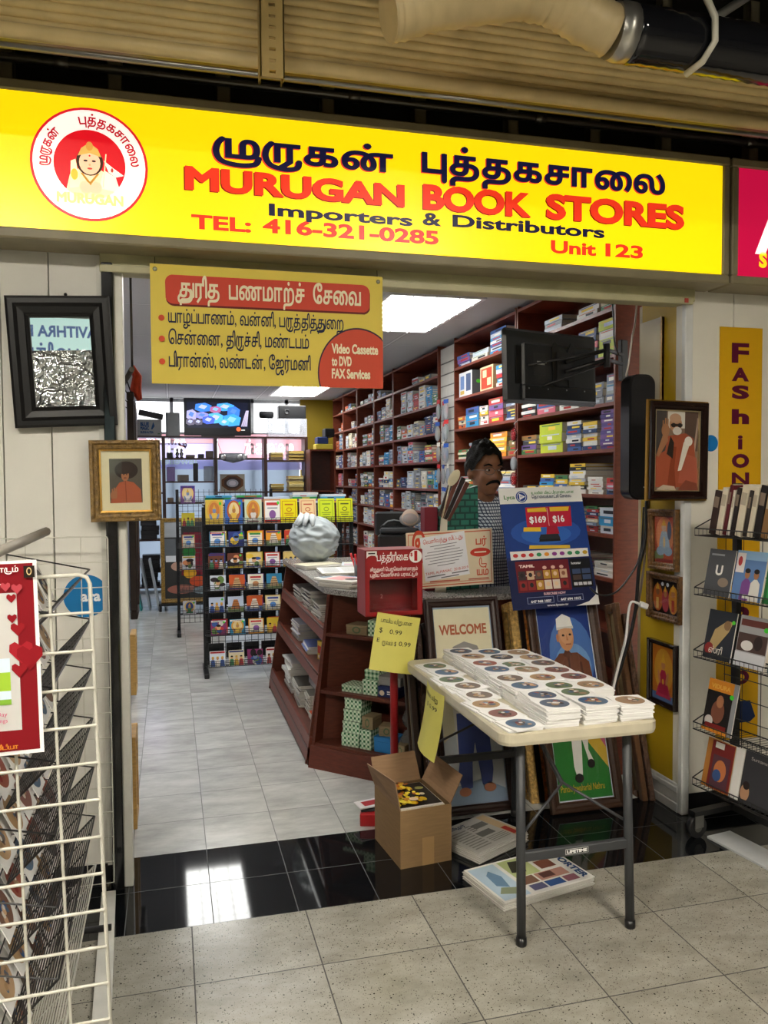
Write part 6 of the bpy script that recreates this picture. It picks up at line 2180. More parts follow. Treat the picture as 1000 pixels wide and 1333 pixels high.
def pile(name, base, n_, w_, d_, t_, cols, lbl, grp, rz=0.0, jit=0.01, cat=None, extra=None):
    for i in range(n_):
        m_ = MB()
        c_ = cols[i % len(cols)]
        m_.box((0, 0, t_ / 2), (w_ * rng.uniform(.94, 1), d_ * rng.uniform(.94, 1), t_ * 0.94), '#d6d2c8', 'paper', None, 0.001)
        m_.box((0, 0, t_ * 0.97), (w_ * 0.97, d_ * 0.97, t_ * 0.04), c_, 'print')
        if extra and i == n_ - 1:
            art(m_, (-w_ / 2, -d_ / 2, t_), (1, 0, 0), (0, 1, 0), w_, d_, extra)
        m_.obj(name, None, (base[0] + rng.uniform(-jit, jit), base[1] + rng.uniform(-jit, jit), base[2] + 0.001 + i * t_), (0, 0, rz + rng.uniform(-.07, .07)), lbl % ('topmost' if i == n_ - 1 else ORD[i] + ' from below'), cat or name, grp)


pile('magazine', (0.985, 5.1, 0.76), 9, .2, .28, .012, ['#55524c', '#3a3a3e', '#8a8478'], 'dark magazine in near pile on top counter shelf, %s', 'magazines in the counter')
pile('magazine', (1.0, 5.55, 0.76), 11, .2, .28, .012, ['#3a3a3e', '#6a6660', '#4a463e'], 'dark magazine in middle pile on top counter shelf, %s', 'magazines in the counter')
pile('magazine', (1.0, 6.0, 0.76), 8, .2, .28, .012, ['#4a4a4e', '#7a766e'], 'dark magazine in far pile on top counter shelf, %s', 'magazines in the counter')
pile('booklet', (0.96, 5.85, 0.50), 10, .2, .3, .012, ['#cfd0da', '#b9bccb', '#8a8fa8'], 'pale booklet in far pile on middle counter shelf, %s', 'booklets in the counter')
pile('booklet', (0.955, 5.38, 0.50), 4, .2, .28, .012, ['#d9dae4', '#6a7ab0'], 'pale booklet in near pile on middle counter shelf, %s', 'booklets in the counter')
for i, (y, h, c_, c2, lb) in enumerate(((5.06, 0.12, '#d8b848', '#c8402a', 'yellow and red'), (4.94, 0.09, '#c8a85a', '#d88a4a', 'tan and orange'))):
    o = thing('food_carton', lb + ' small carton at the near end of the middle counter shelf', 'carton', (0.955, y + 0.02, 0.501), (0, 0, 0.2), 'cartons in the counter')
    b_ = MB().box((0, 0, h / 2), (0.1, 0.08, h), c_, 'print', None, 0.002)
    art(b_, (-0.05, -0.0405, 0), X1, Z1, 0.1, h, [('r', .1, .4, .9, .8, c2), ('r', .2, .1, .8, .3, '#efe8d8')])
    art(b_, (-0.0505, 0.04, 0), (0, -1, 0), Z1, 0.08, h, [('r', .1, .35, .9, .75, c2), ('r', .2, .1, .8, .25, '#efe8d8')])
    b_.obj('body', o)
pile('newspaper', (0.93, 5.88, 0.13), 16, .25, .36, .013, ['#d8d8d4', '#c6c6c2'], 'white newspaper in tall far pile on lowest counter shelf, %s', 'newspapers in the counter', cat='newspaper')
pile('newspaper', (0.92, 5.47, 0.13), 12, .22, .3, .012, ['#8a8a84', '#b8b6ae', '#5a5850'], 'grey newspaper in middle pile on lowest counter shelf, %s', 'newspapers in the counter', cat='newspaper')
pile('book', (0.91, 4.95, 0.13), 3, .16, .2, .02, ['#c8502a', '#d8d0c8', '#d0582e'], 'orange book on the near end of lowest counter shelf, %s', 'orange books in the counter')
o = thing('plastic_bag', 'crumpled silvery plastic bag on a yellow pad in the counter shelves', 'bag', (0.93, 5.2, 0.28))
b_ = MB().ball((0, 0, 0.06), (0.07, 0.12, 0.065), '#c9c9cc', 'clearbag', 16, 10)
rg = random.Random(9)
b_.v = [(x * rg.uniform(.85, 1.1), y * rg.uniform(.85, 1.1), z * rg.uniform(.85, 1.1)) for x, y, z in b_.v]
b_.obj('bag', o)
pile('booklet', (0.92, 5.19, 0.13), 8, .16, .18, .017, ['#b8b4aa', '#8a887e'], 'worn booklet in pile beneath the silvery bag, %s', 'booklets under the bag')

# on the left wing of the worktop
def crumple(o, c, r_, col, mat, seed, pinch=None, name='bag'):
    rg = random.Random(seed)
    b_ = MB().ball((0, 0, 0), 1.0, col, mat, 64, 44)
    vs = []
    for x, y, z in b_.v:
        a_ = math.atan2(y, x)
        q = Vector((x * 1.3 + seed, y * 1.3, z * 2.1))
        f_ = 1.12 - 0.30 * abs(noise.noise(q * 1.6)) - 0.10 * abs(noise.noise(q * 3.0 + Vector((3, 1, 2)))) - 0.02 * abs(noise.noise(q * 8))
        if pinch and z > 0.5:
            f_ *= 1 - pinch * (z - 0.5)
        vs.append((c[0] + x * f_ * r_[0], c[1] + y * f_ * r_[1], c[2] + max(z, -0.93) * r_[2] * (1 + 0.07 * math.sin(4 * a_ + 1))))
    b_.v = vs
    b_.obj(name, o)


p = on_y(402, 726, 5.95)
o = thing('plastic_bag', 'full pale grey plastic shopping bag knotted on the granite counter', 'bag', (1.03, 5.95, CT + 0.03))
crumple(o, (0, 0, 0.155), (0.18, 0.17, 0.165), '#a6aeb0', 'bag', 4)
k_ = MB()
for i in range(5):
    a_ = 2.6 + i * 0.5
    k_.tube([(0.02 * math.cos(a_) - 0.02, 0.02 * math.sin(a_), 0.28), (0.08 * math.cos(a_) - 0.02, 0.06 * math.sin(a_) - 0.03, 0.325 + 0.01 * (i % 2)), (0.13 * math.cos(a_) - 0.02, 0.1 * math.sin(a_) - 0.04, 0.27)], [0.02, 0.028, 0.012], '#c2c8ca', 'bag', 7)
k_.obj('knot', o)
pile('newspaper', (1.02, 5.72, CT), 3, .3, .2, .01, ['#d8d2b8', '#e4e2dc'], 'flat newspaper under the grey shopping bag, %s', 'newspapers on the counter', cat='newspaper', rz=0.3)
pile('newspaper', (1.10, 5.34, CT), 3, .28, .36, .008, ['#ececea'], 'white newspaper spread on the granite counter, %s', 'newspapers on the counter', cat='newspaper', extra=txtlines(.08, .46, .1, .85, 14, '#b8b8b4') + txtlines(.54, .92, .1, .9, 14, '#b8b8b4'))
pile('magazine', (1.00, 4.70, CT), 3, .26, .24, .014, ['#c9c0b4', '#3a3a3e', '#d8d4cc'], 'magazine at the near corner of the granite counter, %s', 'magazines on the counter', rz=-0.9, extra=[('r', .1, .2, .6, .8, '#d89a9a'), ('e', .7, .5, .18, .2, '#4a3a34'), ('r', .05, .85, .9, .95, '#8a9ab8')])
pile('newspaper', (1.0, 4.98, CT), 2, .2, .26, .007, ['#e6e4de'], 'folded newspaper at the aisle edge of the granite counter, %s', 'newspapers on the counter', rz=0.4, extra=txtlines(.08, .92, .1, .6, 9, '#a8a8a4') + [('r', .1, .65, .5, .9, '#7a8a9a')])
pile('magazine', (1.28, 5.68, CT), 3, .2, .26, .008, ['#d8d0e0', '#e6e4de', '#c8d0d8'], 'glossy magazine behind the spread newspapers on the counter, %s', 'magazines on the counter', rz=-0.2, extra=[('r', .1, .1, .9, .5, '#c8b0b8'), ('r', .1, .6, .8, .9, '#e8e0c8')])
b_ = MB().box((0, 0, 0.03), (0.1, 0.07, 0.06), '#222326', 'plastic', None, 0.006)
b_.obj('card_reader', None, (1.18, 4.95, CT), (0, 0, 0.3), 'small black device on the granite counter beside the magazines', 'card reader')
# pen cup
o = thing('pen_cup', 'grey mesh pen cup on the counter with coloured pens in it', 'cup', (1.17, 5.05, CT))
MB().lathe([(0.035, 0), (0.037, 0.0), (0.04, 0.105), (0.038, 0.105), (0.035, 0.004)], '#6a6c70', 'paintmetal', 18).obj('cup', o)
for i, (c_, lb, dx, dy) in enumerate((('#d8262c', 'red pen with red cap', -.012, -.01), ('#2a62c8', 'blue pen', .012, .008), ('#e6e6e6', 'white pen', .002, -.014), ('#d8262c', 'red marker', -.016, .012), ('#24262a', 'black pen', .016, -.01))):
    m_ = MB().tube([(0, 0, 0), (dx * 2.2, dy * 2.2, 0.15 + 0.01 * (i % 3))], 0.0055, c_, 'plastic', 8)
    m_.tube([(dx * 1.8, dy * 1.8, 0.11), (dx * 2.25, dy * 2.25, 0.152 + 0.01 * (i % 3))], 0.007, c_, 'plastic', 8)
    m_.obj('pen', None, (1.17 + dx, 5.05 + dy, CT + 0.006), (0, 0, 0), lb + ' standing in the grey mesh cup', 'pen', 'pens in the cup')

# point of sale screen, printer and goods on the counter
o = thing('till_screen', 'black till display seen from behind on the counter', 'monitor', (1.36, 4.92, 0.0), (0, 0, -0.25))
m_ = MB().box((0, 0, 1.37), (0.24, 0.035, 0.15), '#23262a', 'plastic', None, 0.012)
m_.tube([(-0.07, -0.019, 1.36), (-0.04, -0.019, 1.385), (0.0, -0.019, 1.393), (0.04, -0.019, 1.385), (0.07, -0.019, 1.36)], 0.005, '#8a9298', 'plastic', 6)
m_.box((0, -0.02, 1.31), (0.17, 0.03, 0.1), '#1b1d20', 'plastic', None, 0.008)
m_.obj('display', o)
m_ = MB().span((-0.03, -0.02, CT + 0.01), (0.03, 0.01, 1.30), '#1b1d20', 'plastic', 0.004)
m_.box((0, 0, CT + 0.006), (0.2, 0.16, 0.012), '#1b1d20', 'plastic', None, 0.004)
m_.obj('stand', o)
o = thing('receipt_printer', 'black printer with open paper tray on the counter behind the almanac poster', 'printer', (1.33, 4.69, CT + 0.105), (0, 0, -0.3))
MB().box((0, 0.03, -0.0525), (0.27, 0.18, 0.105), '#17181b', 'plastic', None, 0.008).obj('cash_drawer', o)
m_ = MB().box((0, 0.03, 0.1), (0.26, 0.16, 0.19), '#1f2124', 'plastic', None, 0.012)
m_.box((0, 0.03, 0.215), (0.24, 0.14, 0.03), '#2a2d31', 'plastic', None, 0.01)
m_.obj('body', o)
hexa(MB(), [(-0.14, -0.06, 0.1), (0.12, -0.06, 0.1), (0.12, -0.06, 0.115), (-0.14, -0.06, 0.115), (-0.17, -0.2, 0.02), (0.1, -0.2, 0.02), (0.1, -0.2, 0.035), (-0.17, -0.2, 0.035)], '#3a3f44', 'plastic').obj('tray', o)
o = thing('tape_roll', 'pinkish roll of tape in clear wrap on top of the printer', 'tape roll', (1.40, 4.70, CT + 0.338), (0, 0, -0.3))
m_ = MB()
m_.lathe([(0.02, 0), (0.05, 0), (0.052, 0.03), (0.05, 0.06), (0.02, 0.06)], '#d8c4b4', 'paper', 20, (0, 0.03, 0.052), (0, -1, 0.2))
m_.lathe([(0.012, -0.002), (0.02, -0.002), (0.02, 0.062), (0.012, 0.062)], '#c86a5a', 'paper', 14, (0, 0.03, 0.052), (0, -1, 0.2))
m_.obj('roll', o)
MB().ball((0, 0.0, 0.05), (0.065, 0.045, 0.045), '#eeeef2', 'clearbag', 14, 9).obj('wrap', o)
GY = 4.36
a, b_ = on_y(553, 690, GY), on_y(570, 660, GY)
m_ = MB().span((0, 0, 0), (b_.x - a.x, 0.08, b_.z - CT), '#6e1e2c', 'print', 0.003)
m_.obj('cash_box', None, (a.x, GY, CT), (0, 0, 0), 'maroon box on the counter left of the green patterned bag', 'box')
# green patterned bag
m, nt, b = new_mat('greenprint')
tc = node(nt, 'ShaderNodeTexCoord')
mp = node(nt, 'ShaderNodeMapping')
mp.inputs['Scale'].default_value = (22, 22, 22)
mp.inputs['Rotation'].default_value = (math.pi / 2, 0, 0)
nt.links.new(tc.outputs['Object'], mp.inputs[0])
bk = node(nt, 'ShaderNodeTexBrick', i_Scale=1.0)
bk.inputs['Color1'].default_value = lin('#1f6a5a') + (1,)
bk.inputs['Color2'].default_value = lin('#2f7c6a') + (1,)
bk.inputs['Mortar'].default_value = lin('#0f4038') + (1,)
bk.inputs['Mortar Size'].default_value = 0.12
bk.inputs['Brick Width'].default_value = 1.3
bk.inputs['Row Height'].default_value = 0.8
nt.links.new(mp.outputs[0], bk.inputs['Vector'])
nt.links.new(bk.outputs['Color'], b.inputs['Base Color'])
b.inputs['Roughness'].default_value = 0.5
o = thing('gift_bag', 'dark green patterned paper bag with slanted top on the counter', 'bag', (0, GY, CT))
q = [on_y(u, v, GY) for u, v in ((572, 690), (624, 690), (622, 632), (598, 640), (572, 662))]
zb = CT
MB().prism([(q[0].x, 0.0), (q[1].x, 0.0), (q[2].x, q[2].z - zb), (q[3].x, q[3].z - zb), (q[4].x, q[4].z - zb)], -0.05, 0.0, '#1f6a5a', 'greenprint', (0, 0, 0), (1, 0, 0), (0, 0, 1)).obj('sheet', o)
m_ = MB()
for i in range(4):
    x = q[3].x + i * 0.02
    m_.box((x, 0.03, q[3].z - zb + 0.015 + i * 0.008), (0.018, 0.02, 0.05), ['#d8d4cc', '#8a8fa8', '#6a5a4a', '#e6e4e0'][i], 'print', None, 0.002)
m_.obj('contents', o)
# bundle of dark fans with a cream paddle, leaning out of the goods
o = thing('fan_bundle', 'bundle of dark brown folded fans with a cream paddle on the counter', 'fans', (0, GY - 0.09, CT))
cz = lambda u, v: (on_y(u, v, GY - 0.09).x, 0.0, on_y(u, v, GY - 0.09).z - CT)
for u0, v0, u1, v1, c_ in ((572, 672, 592, 616, '#2a1c18'), (576, 674, 598, 618, '#6a3a2c'), (580, 676, 604, 622, '#241815'), (584, 678, 609, 628, '#5c3024')):
    a, b_ = Vector(cz(u0, v0)), Vector(cz(u1, v1))
    d_ = (b_ - a).normalized()
    n_ = Vector((-d_.z, 0, d_.x)) * 0.014
    m_ = MB()
    hexa(m_, [a - n_ * .5, a + n_ * .5, a + n_ * .5 + Vector((0, .01, 0)), a - n_ * .5 + Vector((0, .01, 0)), b_ - n_, b_ + n_, b_ + n_ + Vector((0, .01, 0)), b_ - n_ + Vector((0, .01, 0))], c_, 'woodflat')
    m_.obj('fan', o)
a = Vector(cz(590, 622))
m_ = MB().ball(a + Vector((0.0, -0.012, 0.0)), (0.028, 0.005, 0.052), '#d8d0b0', 'paper', 18, 10, Matrix.Rotation(0.6, 3, 'Y'))
m_.tube([a + Vector((-0.02, -0.01, -0.03)), Vector(cz(576, 674))], 0.005, '#c8bf9e', 'wood', 6)
m_.obj('paddle', o)
m_ = MB()
a, b_ = Vector(cz(572, 690)), Vector(cz(580, 655))
m_.prism([(a.x - .02, 0), (a.x + .045, 0), (b_.x + .02, b_.z + .01), (b_.x - .01, b_.z + .02)], -0.022, -0.018, '#d0c8b8', 'paper', (0, 0, 0), (1, 0, 0), (0, 0, 1))
m_.obj('wrapper', o)
m_ = MB()
m_.tube([(0, 0, 0), (0.11, 0.0, 0.01)], 0.016, '#dcdad2', 'paper', 12)
m_.tube([(0.03, 0, 0.0025), (0.075, 0, 0.0068)], 0.0165, '#b8423a', 'print', 12)
p = on_y(594, 610, 4.42)
o2 = m_.obj('paper_roll', None, (XS + 0.03, yu(640), SHZ[4] + 0.165), (0, 0, 1.2), 'white paper roll with red band lying on books near the shopkeeper', 'paper roll')

# ------------------------------------------------------------------ almanac poster on the counter edge
AY = 4.105
tl, tr, br, bl = on_y(531, 696, AY), on_y(643, 689, AY), on_y(644, 762, AY), on_y(563, 768, AY)
w_, zt_, zb_ = tr.x - tl.x, (tl.z + tr.z) / 2, (bl.z + br.z) / 2
o = thing('almanac_poster', 'cream poster with red border and a white notice across it on the counter', 'poster', (tl.x, AY, zb_), (0, -0.035, 0))
h_ = zt_ - zb_
MB().span((0, 0, 0), (w_, 0.004, h_), '#dccdb0', 'paper').obj('card', o)
m_ = MB()
art(m_, (0, 0, 0), X1, Z1, w_, h_, [('r', .02, .03, .98, .97, '#c8684e'), ('r', .028, .05, .972, .95, '#dccdb0'), ('r', .05, .08, .95, .09, '#c8684e'),
    ('t', 'இ', .06, .62, .26, '#c84a30', {'b': .06, 'width': .16}), ('t', 'பர்', .80, .72, .1, '#c84a30', {'width': .13, 'b': .04}), ('e', .85, .58, .12, .08, '#c8402e'), ('r', .78, .57, .92, .595, '#e6d8c0'),
    ('t', 'டு', .83, .36, .12, '#c84a30', {'width': .09}), ('t', 'யம்', .80, .17, .1, '#c84a30', {'width': .14, 'b': .04}), ('r', .25, .1, .6, .125, '#b85a48'), ('r', .7, .1, .94, .12, '#b85a48')])
m_.obj('printing', o)
nt_ = MB()
th = 0.10
nx, nz = Vector((math.cos(th), 0, math.sin(th))), Vector((-math.sin(th), 0, math.cos(th)))
O_ = Vector((w_ * .2, -0.003, h_ * .12))
nw, nh = w_ * .52, h_ * .78
nt_.add([O_, O_ + nx * nw, O_ + nx * nw + nz * nh, O_ + nz * nh], [(0, 1, 2, 3)], '#e6e6ea', 'paper')
ln = [('t', 'வெளிவந்து விட்டது', .06, .84, .07, '#c8483e', {'width': .88})]
for i, (x0, x1) in enumerate(((.2, .8), (.28, .75), (.12, .85), (.06, .92), (.06, .9), (.15, .88), (.1, .8), (.3, .7))):
    ln.append(('r', x0, .76 - i * .065, x1, .775 - i * .065, '#85858a'))
ln += [('t', 'TAMIL ALMANAC  2018-2019', .02, .14, .06, '#c8483e', {'width': .96}), ('r', .05, .08, .45, .105, '#77777c'), ('r', .6, .08, .97, .105, '#77777c'), ('r', .35, .02, .75, .045, '#77777c')]
art(nt_, O_, nx, nz, nw, nh, ln)
nt_.obj('notice', o, label='tilted white notice with red heading')

# ------------------------------------------------------------------ blue television advert card
P0, P1, P2_, P3 = on_y(668.6, 795, 3.79), on_y(777, 787, 3.79), on_y(753, 632.5, 3.96), on_y(644, 636, 3.96)
xa = ((P1 - P0) + (P2_ - P3)) / 2
za = ((P3 - P0) + (P2_ - P1)) / 2
w_, h_ = xa.length, za.length
o = thing('advert_card', 'dark blue television advert card with red price panel standing behind the table', 'poster', P0, eul(xa, za))
MB().span((0, 0, 0), (w_, 0.006, h_), '#1c2a64', 'print').obj('card', o)
R_ = random.Random(2)
sh = [('r', 0, .865, 1, 1, '#e2e2de'), ('t', 'Lyca', .055, .905, .032, '#3a7a3a', {'width': .13, 'b': .03}), ('e', .265, .922, .068, .048, '#24408c'), ('e', .265, .922, .056, .04, '#e8e8ec'), ('e', .265, .922, .05, .036, '#24408c'), ('p', [(.238, .895), (.238, .95), (.31, .922)], '#e8e8ec'), ('t', 'TV', .245, .916, .014, '#24408c', {'b': .04}),
      ('t', 'உலகின் மிகப் பிரமாண்டமான', .385, .94, .018, '#4a8a4a', {'width': .52, 'b': .03}), ('t', 'தொலைக்காட்சி சேவை', .385, .905, .02, '#2a3a5a', {'width': .48, 'b': .03}),
      ('r', 0, .42, 1, .865, '#1a3a80'), ('e', .5, .62, .42, .12, '#2650a0'), ('e', .5, .6, .3, .08, '#2f62b4'),
      ('p', [(.28, .66), (.82, .66), (.84, .83), (.29, .83)], '#b81c38'), ('p', [(.5, .6), (.66, .6), (.64, .67), (.52, .67)], '#a01830'), ('r', .545, .67, .55, .82, '#e6c8c8'),
      ('p', [(.31, .79), (.54, .79), (.53, .825), (.31, .82)], '#e0b82e'), ('p', [(.58, .79), (.8, .79), (.82, .825), (.58, .825)], '#e0b82e'), ('t', '$169', .32, .70, .05, '#f2eeee', {'width': .2, 'b': .05}), ('t', '$16', .6, .70, .05, '#f2eeee', {'width': .14, 'b': .05}),
      ('p', [(.23, .63), (.44, .625), (.44, .66), (.24, .665)], '#e0b82e'), ('p', [(.4, .54), (.66, .54), (.64, .6), (.43, .6)], '#15161a'), ('p', [(.4, .56), (.66, .56), (.64, .6), (.43, .6)], '#25272c'),
      ('p', [(.27, .485), (.76, .475), (.76, .5), (.28, .515)], '#d8b434'), ('r', .04, .40, .97, .47, '#e4e4e0')]
for i in range(10):
    sh.append(('e', .1 + i * .092, .435, .03, .016, R_.choice(['#c83a3a', '#e0902a', '#3a8a5a', '#4a5a9c', '#c8a02a', '#8a3a8a'])))
sh += [('r', 0, 0, 1, .395, '#151e48'), ('r', .08, .135, .71, .385, '#6a1a24'), ('r', .1, .265, .36, .272, '#d8c8c8'), ('t', 'TAMIL', .12, .335, .02, '#f0d8d0', {'width': .18, 'b': .08}), ('r', .72, .15, .97, .385, '#101014'), ('t', 'hotstar', .74, .34, .02, '#e8e8ea', {'width': .12, 'b': .03})]
for (x0, n_, y0, hh) in ((.1, 3, .235, .07), (.1, 3, .15, .075), (.39, 3, .235, .07), (.39, 3, .15, .075)):
    for i in range(n_):
        sh.append(('r', x0 + i * .098, y0, x0 + i * .098 + .085, y0 + hh, R_.choice(['#c8a88a', '#3a3030', '#d8c8b8', '#8a2a2a', '#b88a3a', '#5a4a44'])))
        sh.append(('e', x0 + i * .098 + .042, y0 + hh * .55, .022, hh * .25, R_.choice(['#8a5a44', '#e0c0a0', '#2a2424'])))
for i in range(2):
    for j in range(2):
        sh.append(('r', .735 + i * .115, .26 - j * .05, .835 + i * .115, .30 - j * .05, R_.choice(['#3a4a6a', '#c8b8a8', '#4a3a34'])))
for i in range(4):
    sh.append(('r', .735 + i * .055, .165, .78 + i * .055, .19, '#c8c8cc'))
for i in range(3):
    sh.append(('e', .41 + i * .1, .325, .025, .014, '#d8a8a0'))
sh += [('t', 'SUBSCRIBE NOW', .36, .105, .018, '#d8b0b4', {'width': .26, 'b': .06}), ('r', .16, .04, .47, .092, '#8a94b8'), ('r', .165, .043, .465, .089, '#151e48'), ('r', .51, .045, .82, .095, '#8a94b8'), ('r', .515, .048, .815, .092, '#151e48'),
       ('t', '647 968 1007', .2, .048, .018, '#e6e6ea', {'width': .24, 'b': .06}), ('t', '647 694 1015', .55, .052, .018, '#e6e6ea', {'width': .24, 'b': .06}), ('t', 'www.lycatv.tv', .38, .012, .016, '#e6e6ea', {'width': .25, 'b': .04}),
       ('p', [(.72, 0), (1, 0), (1, .16), (.97, .08), (.88, .03)], '#e2e2de')]
m_ = MB()
art(m_, (0, 0, 0), X1, Z1, w_, h_, sh, step=0.0002)
m_.obj('printing', o)

# ------------------------------------------------------------------ bracket television and loudspeaker
q0, q1, q2, q3 = on_y(653, 423, 3.74), on_y(776, 440, 3.93), on_y(780, 528, 3.93), on_y(662, 525, 3.74)
xa = ((q1 - q0) + (q2 - q3)) / 2
za = ((q0 - q3) + (q1 - q2)) / 2
w_, h_ = xa.length, za.length
cc = (q0 + q1 + q2 + q3) / 4
o = thing('wall_television', 'black flat television seen from behind on a swivel bracket by the bookcase', 'television', cc, eul(xa, za))
m_ = MB().box((0, 0.02, 0), (w_, 0.035, h_), '#2e3033', 'plastic', None, 0.014)
m_.box((0.03, -0.004, -0.02), (w_ * 0.78, 0.03, h_ * 0.74), '#1d1f22', 'plastic', None, 0.01)
m_.span((-w_ * 0.40, -0.008, -h_ * 0.24), (-w_ * 0.27, -0.0, h_ * 0.26), '#0e0e10', 'plastic')
m_.span((-w_ * 0.24, -0.021, -h_ * 0.12), (-w_ * 0.11, -0.0195, h_ * 0.18), '#26272a', 'plastic')
for (x, z) in ((-.22, .02), (-.2, .05)):
    m_.span((w_ * x, -0.0215, h_ * z), (w_ * (x + .1), -0.0205, h_ * (z + .02)), '#b8b8b4', 'print')
m_.box((0.03, -0.012, -h_ * 0.36), (w_ * 0.8, 0.03, h_ * 0.22), '#151618', 'plastic', None, 0.01)
for x in (-.3, -.1, .1, .3):
    m_.lathe([(0.004, 0), (0.004, 0.002)], '#9a9a98', 'metal', 8, (w_ * x, -0.028, -h_ * .36 + 0.02), (0, -1, 0))
m_.obj('casing', o)
MB().span((-w_ * 0.47, 0.0375, -h_ * 0.46), (w_ * 0.47, 0.0385, h_ * 0.46), '#0a0b0d', 'gloss').obj('screen', o)
m_ = MB()
for sx in (-1, 1):
    m_.prism([(0.05 + sx * 0.035, -0.1), (0.05 + sx * 0.075, -0.08), (0.05 + sx * 0.08, 0.1), (0.05 + sx * 0.055, 0.13), (0.05 + sx * 0.03, 0.09)], 0.0205, 0.026, '#0a0a0b', 'satin', (0, 0, 0), (1, 0, 0), (0, 0, 1))
m_.span((0.0, -0.03, -0.06), (0.1, -0.0205, 0.08), '#121214', 'paintmetal')
m_.obj('mounting_plate', o)
Mi = o.rotation_euler.to_matrix().to_4x4()
Mi.translation = cc
inv = Mi.inverted()
arm_end = inv @ Vector((XS + 0.02, 3.93, on_y(825, 470, 3.93).z))
mid_ = inv @ on_y(790, 463, 3.80)
m_ = MB()
for dz in (-0.02, 0.03):
    m_.tube([Vector((0.05, -0.035, dz)), mid_ + Vector((0, 0, dz)), arm_end + Vector((0, 0, dz))], 0.011, '#131315', 'paintmetal', 8)
m_.tube([mid_ + Vector((0, 0, -0.06)), mid_ + Vector((0, 0, 0.06))], 0.017, '#131315', 'paintmetal', 10)
m_.tube([Vector((-w_ * .3, -0.03, 0.0)), mid_ + Vector((-0.05, 0, 0.02))], 0.006, '#1a1a1c', 'paintmetal', 6)
m_.tube([Vector((-w_ * .16, -0.03, -0.1)), mid_ + Vector((0.02, 0, -0.03))], 0.005, '#1a1a1c', 'paintmetal', 6)
m_.obj('swivel_arm', o)
m_ = MB().box(arm_end, (0.05, 0.03, 0.22), '#161618', 'paintmetal', None, 0.004)
m_.obj('wall_plate', o)
sp0, sp1 = on_y(814, 488, 3.66), on_y(846, 650, 3.66)
o = thing('loudspeaker', 'tall narrow black loudspeaker hanging on the bookcase end beside the robed-figure frame', 'loudspeaker', ((sp0.x + sp1.x) / 2, 3.66, (sp0.z + sp1.z) / 2))
w_, h_ = sp1.x - sp0.x, sp0.z - sp1.z
m_ = MB()
prf = rrect(w_ / 2, h_ / 2, 0.05, 6)
m_.prism(prf, -0.04, 0.04, '#141416', 'plastic', (0, 0, 0), (1, 0, 0), (0, 0, 1))
m_.obj('cabinet', o)
m_ = MB().prism(rrect(w_ / 2 - 0.008, h_ / 2 - 0.012, 0.042, 6), 0.0402, 0.046, '#1b1b1e', 'cloth', (0, 0, 0), (1, 0, 0), (0, 0, 1))
m_.obj('grille_cloth', o)
MB().box((0.02, -0.0475, -h_ * 0.4), (0.03, 0.002, 0.005), '#b8b8b8', 'metal').obj('badge', o)
# cables running down the bookcase end
def hang(name, col, label, pix, y, r_, mat='plastic', grp='cables on the bookcase end'):
    pts = [on_y(u, v, y) for u, v in pix]
    pts = [Vector((p_[0], p_[1], p_[2])) for p_ in smooth3(pts)]
    MB().tube(pts, r_, col, mat, 6).obj(name, None, label=label, cat='cable', group=grp)


def smooth3(P):
    out = []
    for i in range(len(P) - 1):
        a, b_, c, d = P[max(i - 1, 0)], P[i], P[i + 1], P[min(i + 2, len(P) - 1)]
        for j in range(6):
            t = j / 6
            out.append(0.5 * ((2 * b_) + (c - a) * t + (2 * a - 5 * b_ + 4 * c - d) * t * t + (3 * b_ - a - 3 * c + d) * t ** 3))
    out.append(P[-1])
    return out


hang('black_cable', '#18181a', 'thick black cable snaking down past the white plug to the floor', [(842, 650), (840, 700), (832, 740), (828, 790), (820, 830), (808, 870), (798, 905), (806, 950)], 3.70, 0.009)
hang('black_cable', '#222224', 'thin black cable looping left from the loudspeaker behind the advert card', [(838, 660), (834, 720), (820, 750), (800, 772), (780, 774), (768, 765)], 3.74, 0.005)
hang('grey_cable', '#6a5a52', 'brownish grey cable running straight down beside the thick black one', [(846, 640), (842, 690), (838, 740), (830, 790), (815, 840), (800, 880), (792, 920)], 3.72, 0.006)
hang('white_cable', '#dcdcda', 'white cable hanging down from the white plug beside the yellow wall', [(832, 786), (822, 784), (818, 800), (815, 830), (806, 865), (798, 900), (796, 930)], 3.68, 0.0065)
hang('white_cable', '#c8bdb0', 'pale cable dropping from the header beside the television bracket', [(829, 395), (827, 420), (823, 440), (819, 470), (815, 490)], 3.75, 0.005)
hang('black_cable', '#1a1a1c', 'thin black cable dropping from the top shelf to the television bracket', [(797, 392), (799, 420), (800, 445), (806, 462)], 3.80, 0.004)
p = on_y(838, 788, 3.69)
MB().box((0, 0, 0), (0.045, 0.03, 0.03), '#dedede', 'plastic', Matrix.Rotation(0.4, 3, 'Y'), 0.005).obj('power_plug', None, p, (0, 0, 0), 'white plug joining the cables beside the yellow return wall', 'plug')
# raw edge of the return wall
structure(MB().span((XR - 0.001, 3.795, 0.0), (XR + 0.09, 3.82, 2.54), '#b8a888', 'plaster'), 'trim_5', 'bare plaster edge of the return wall')

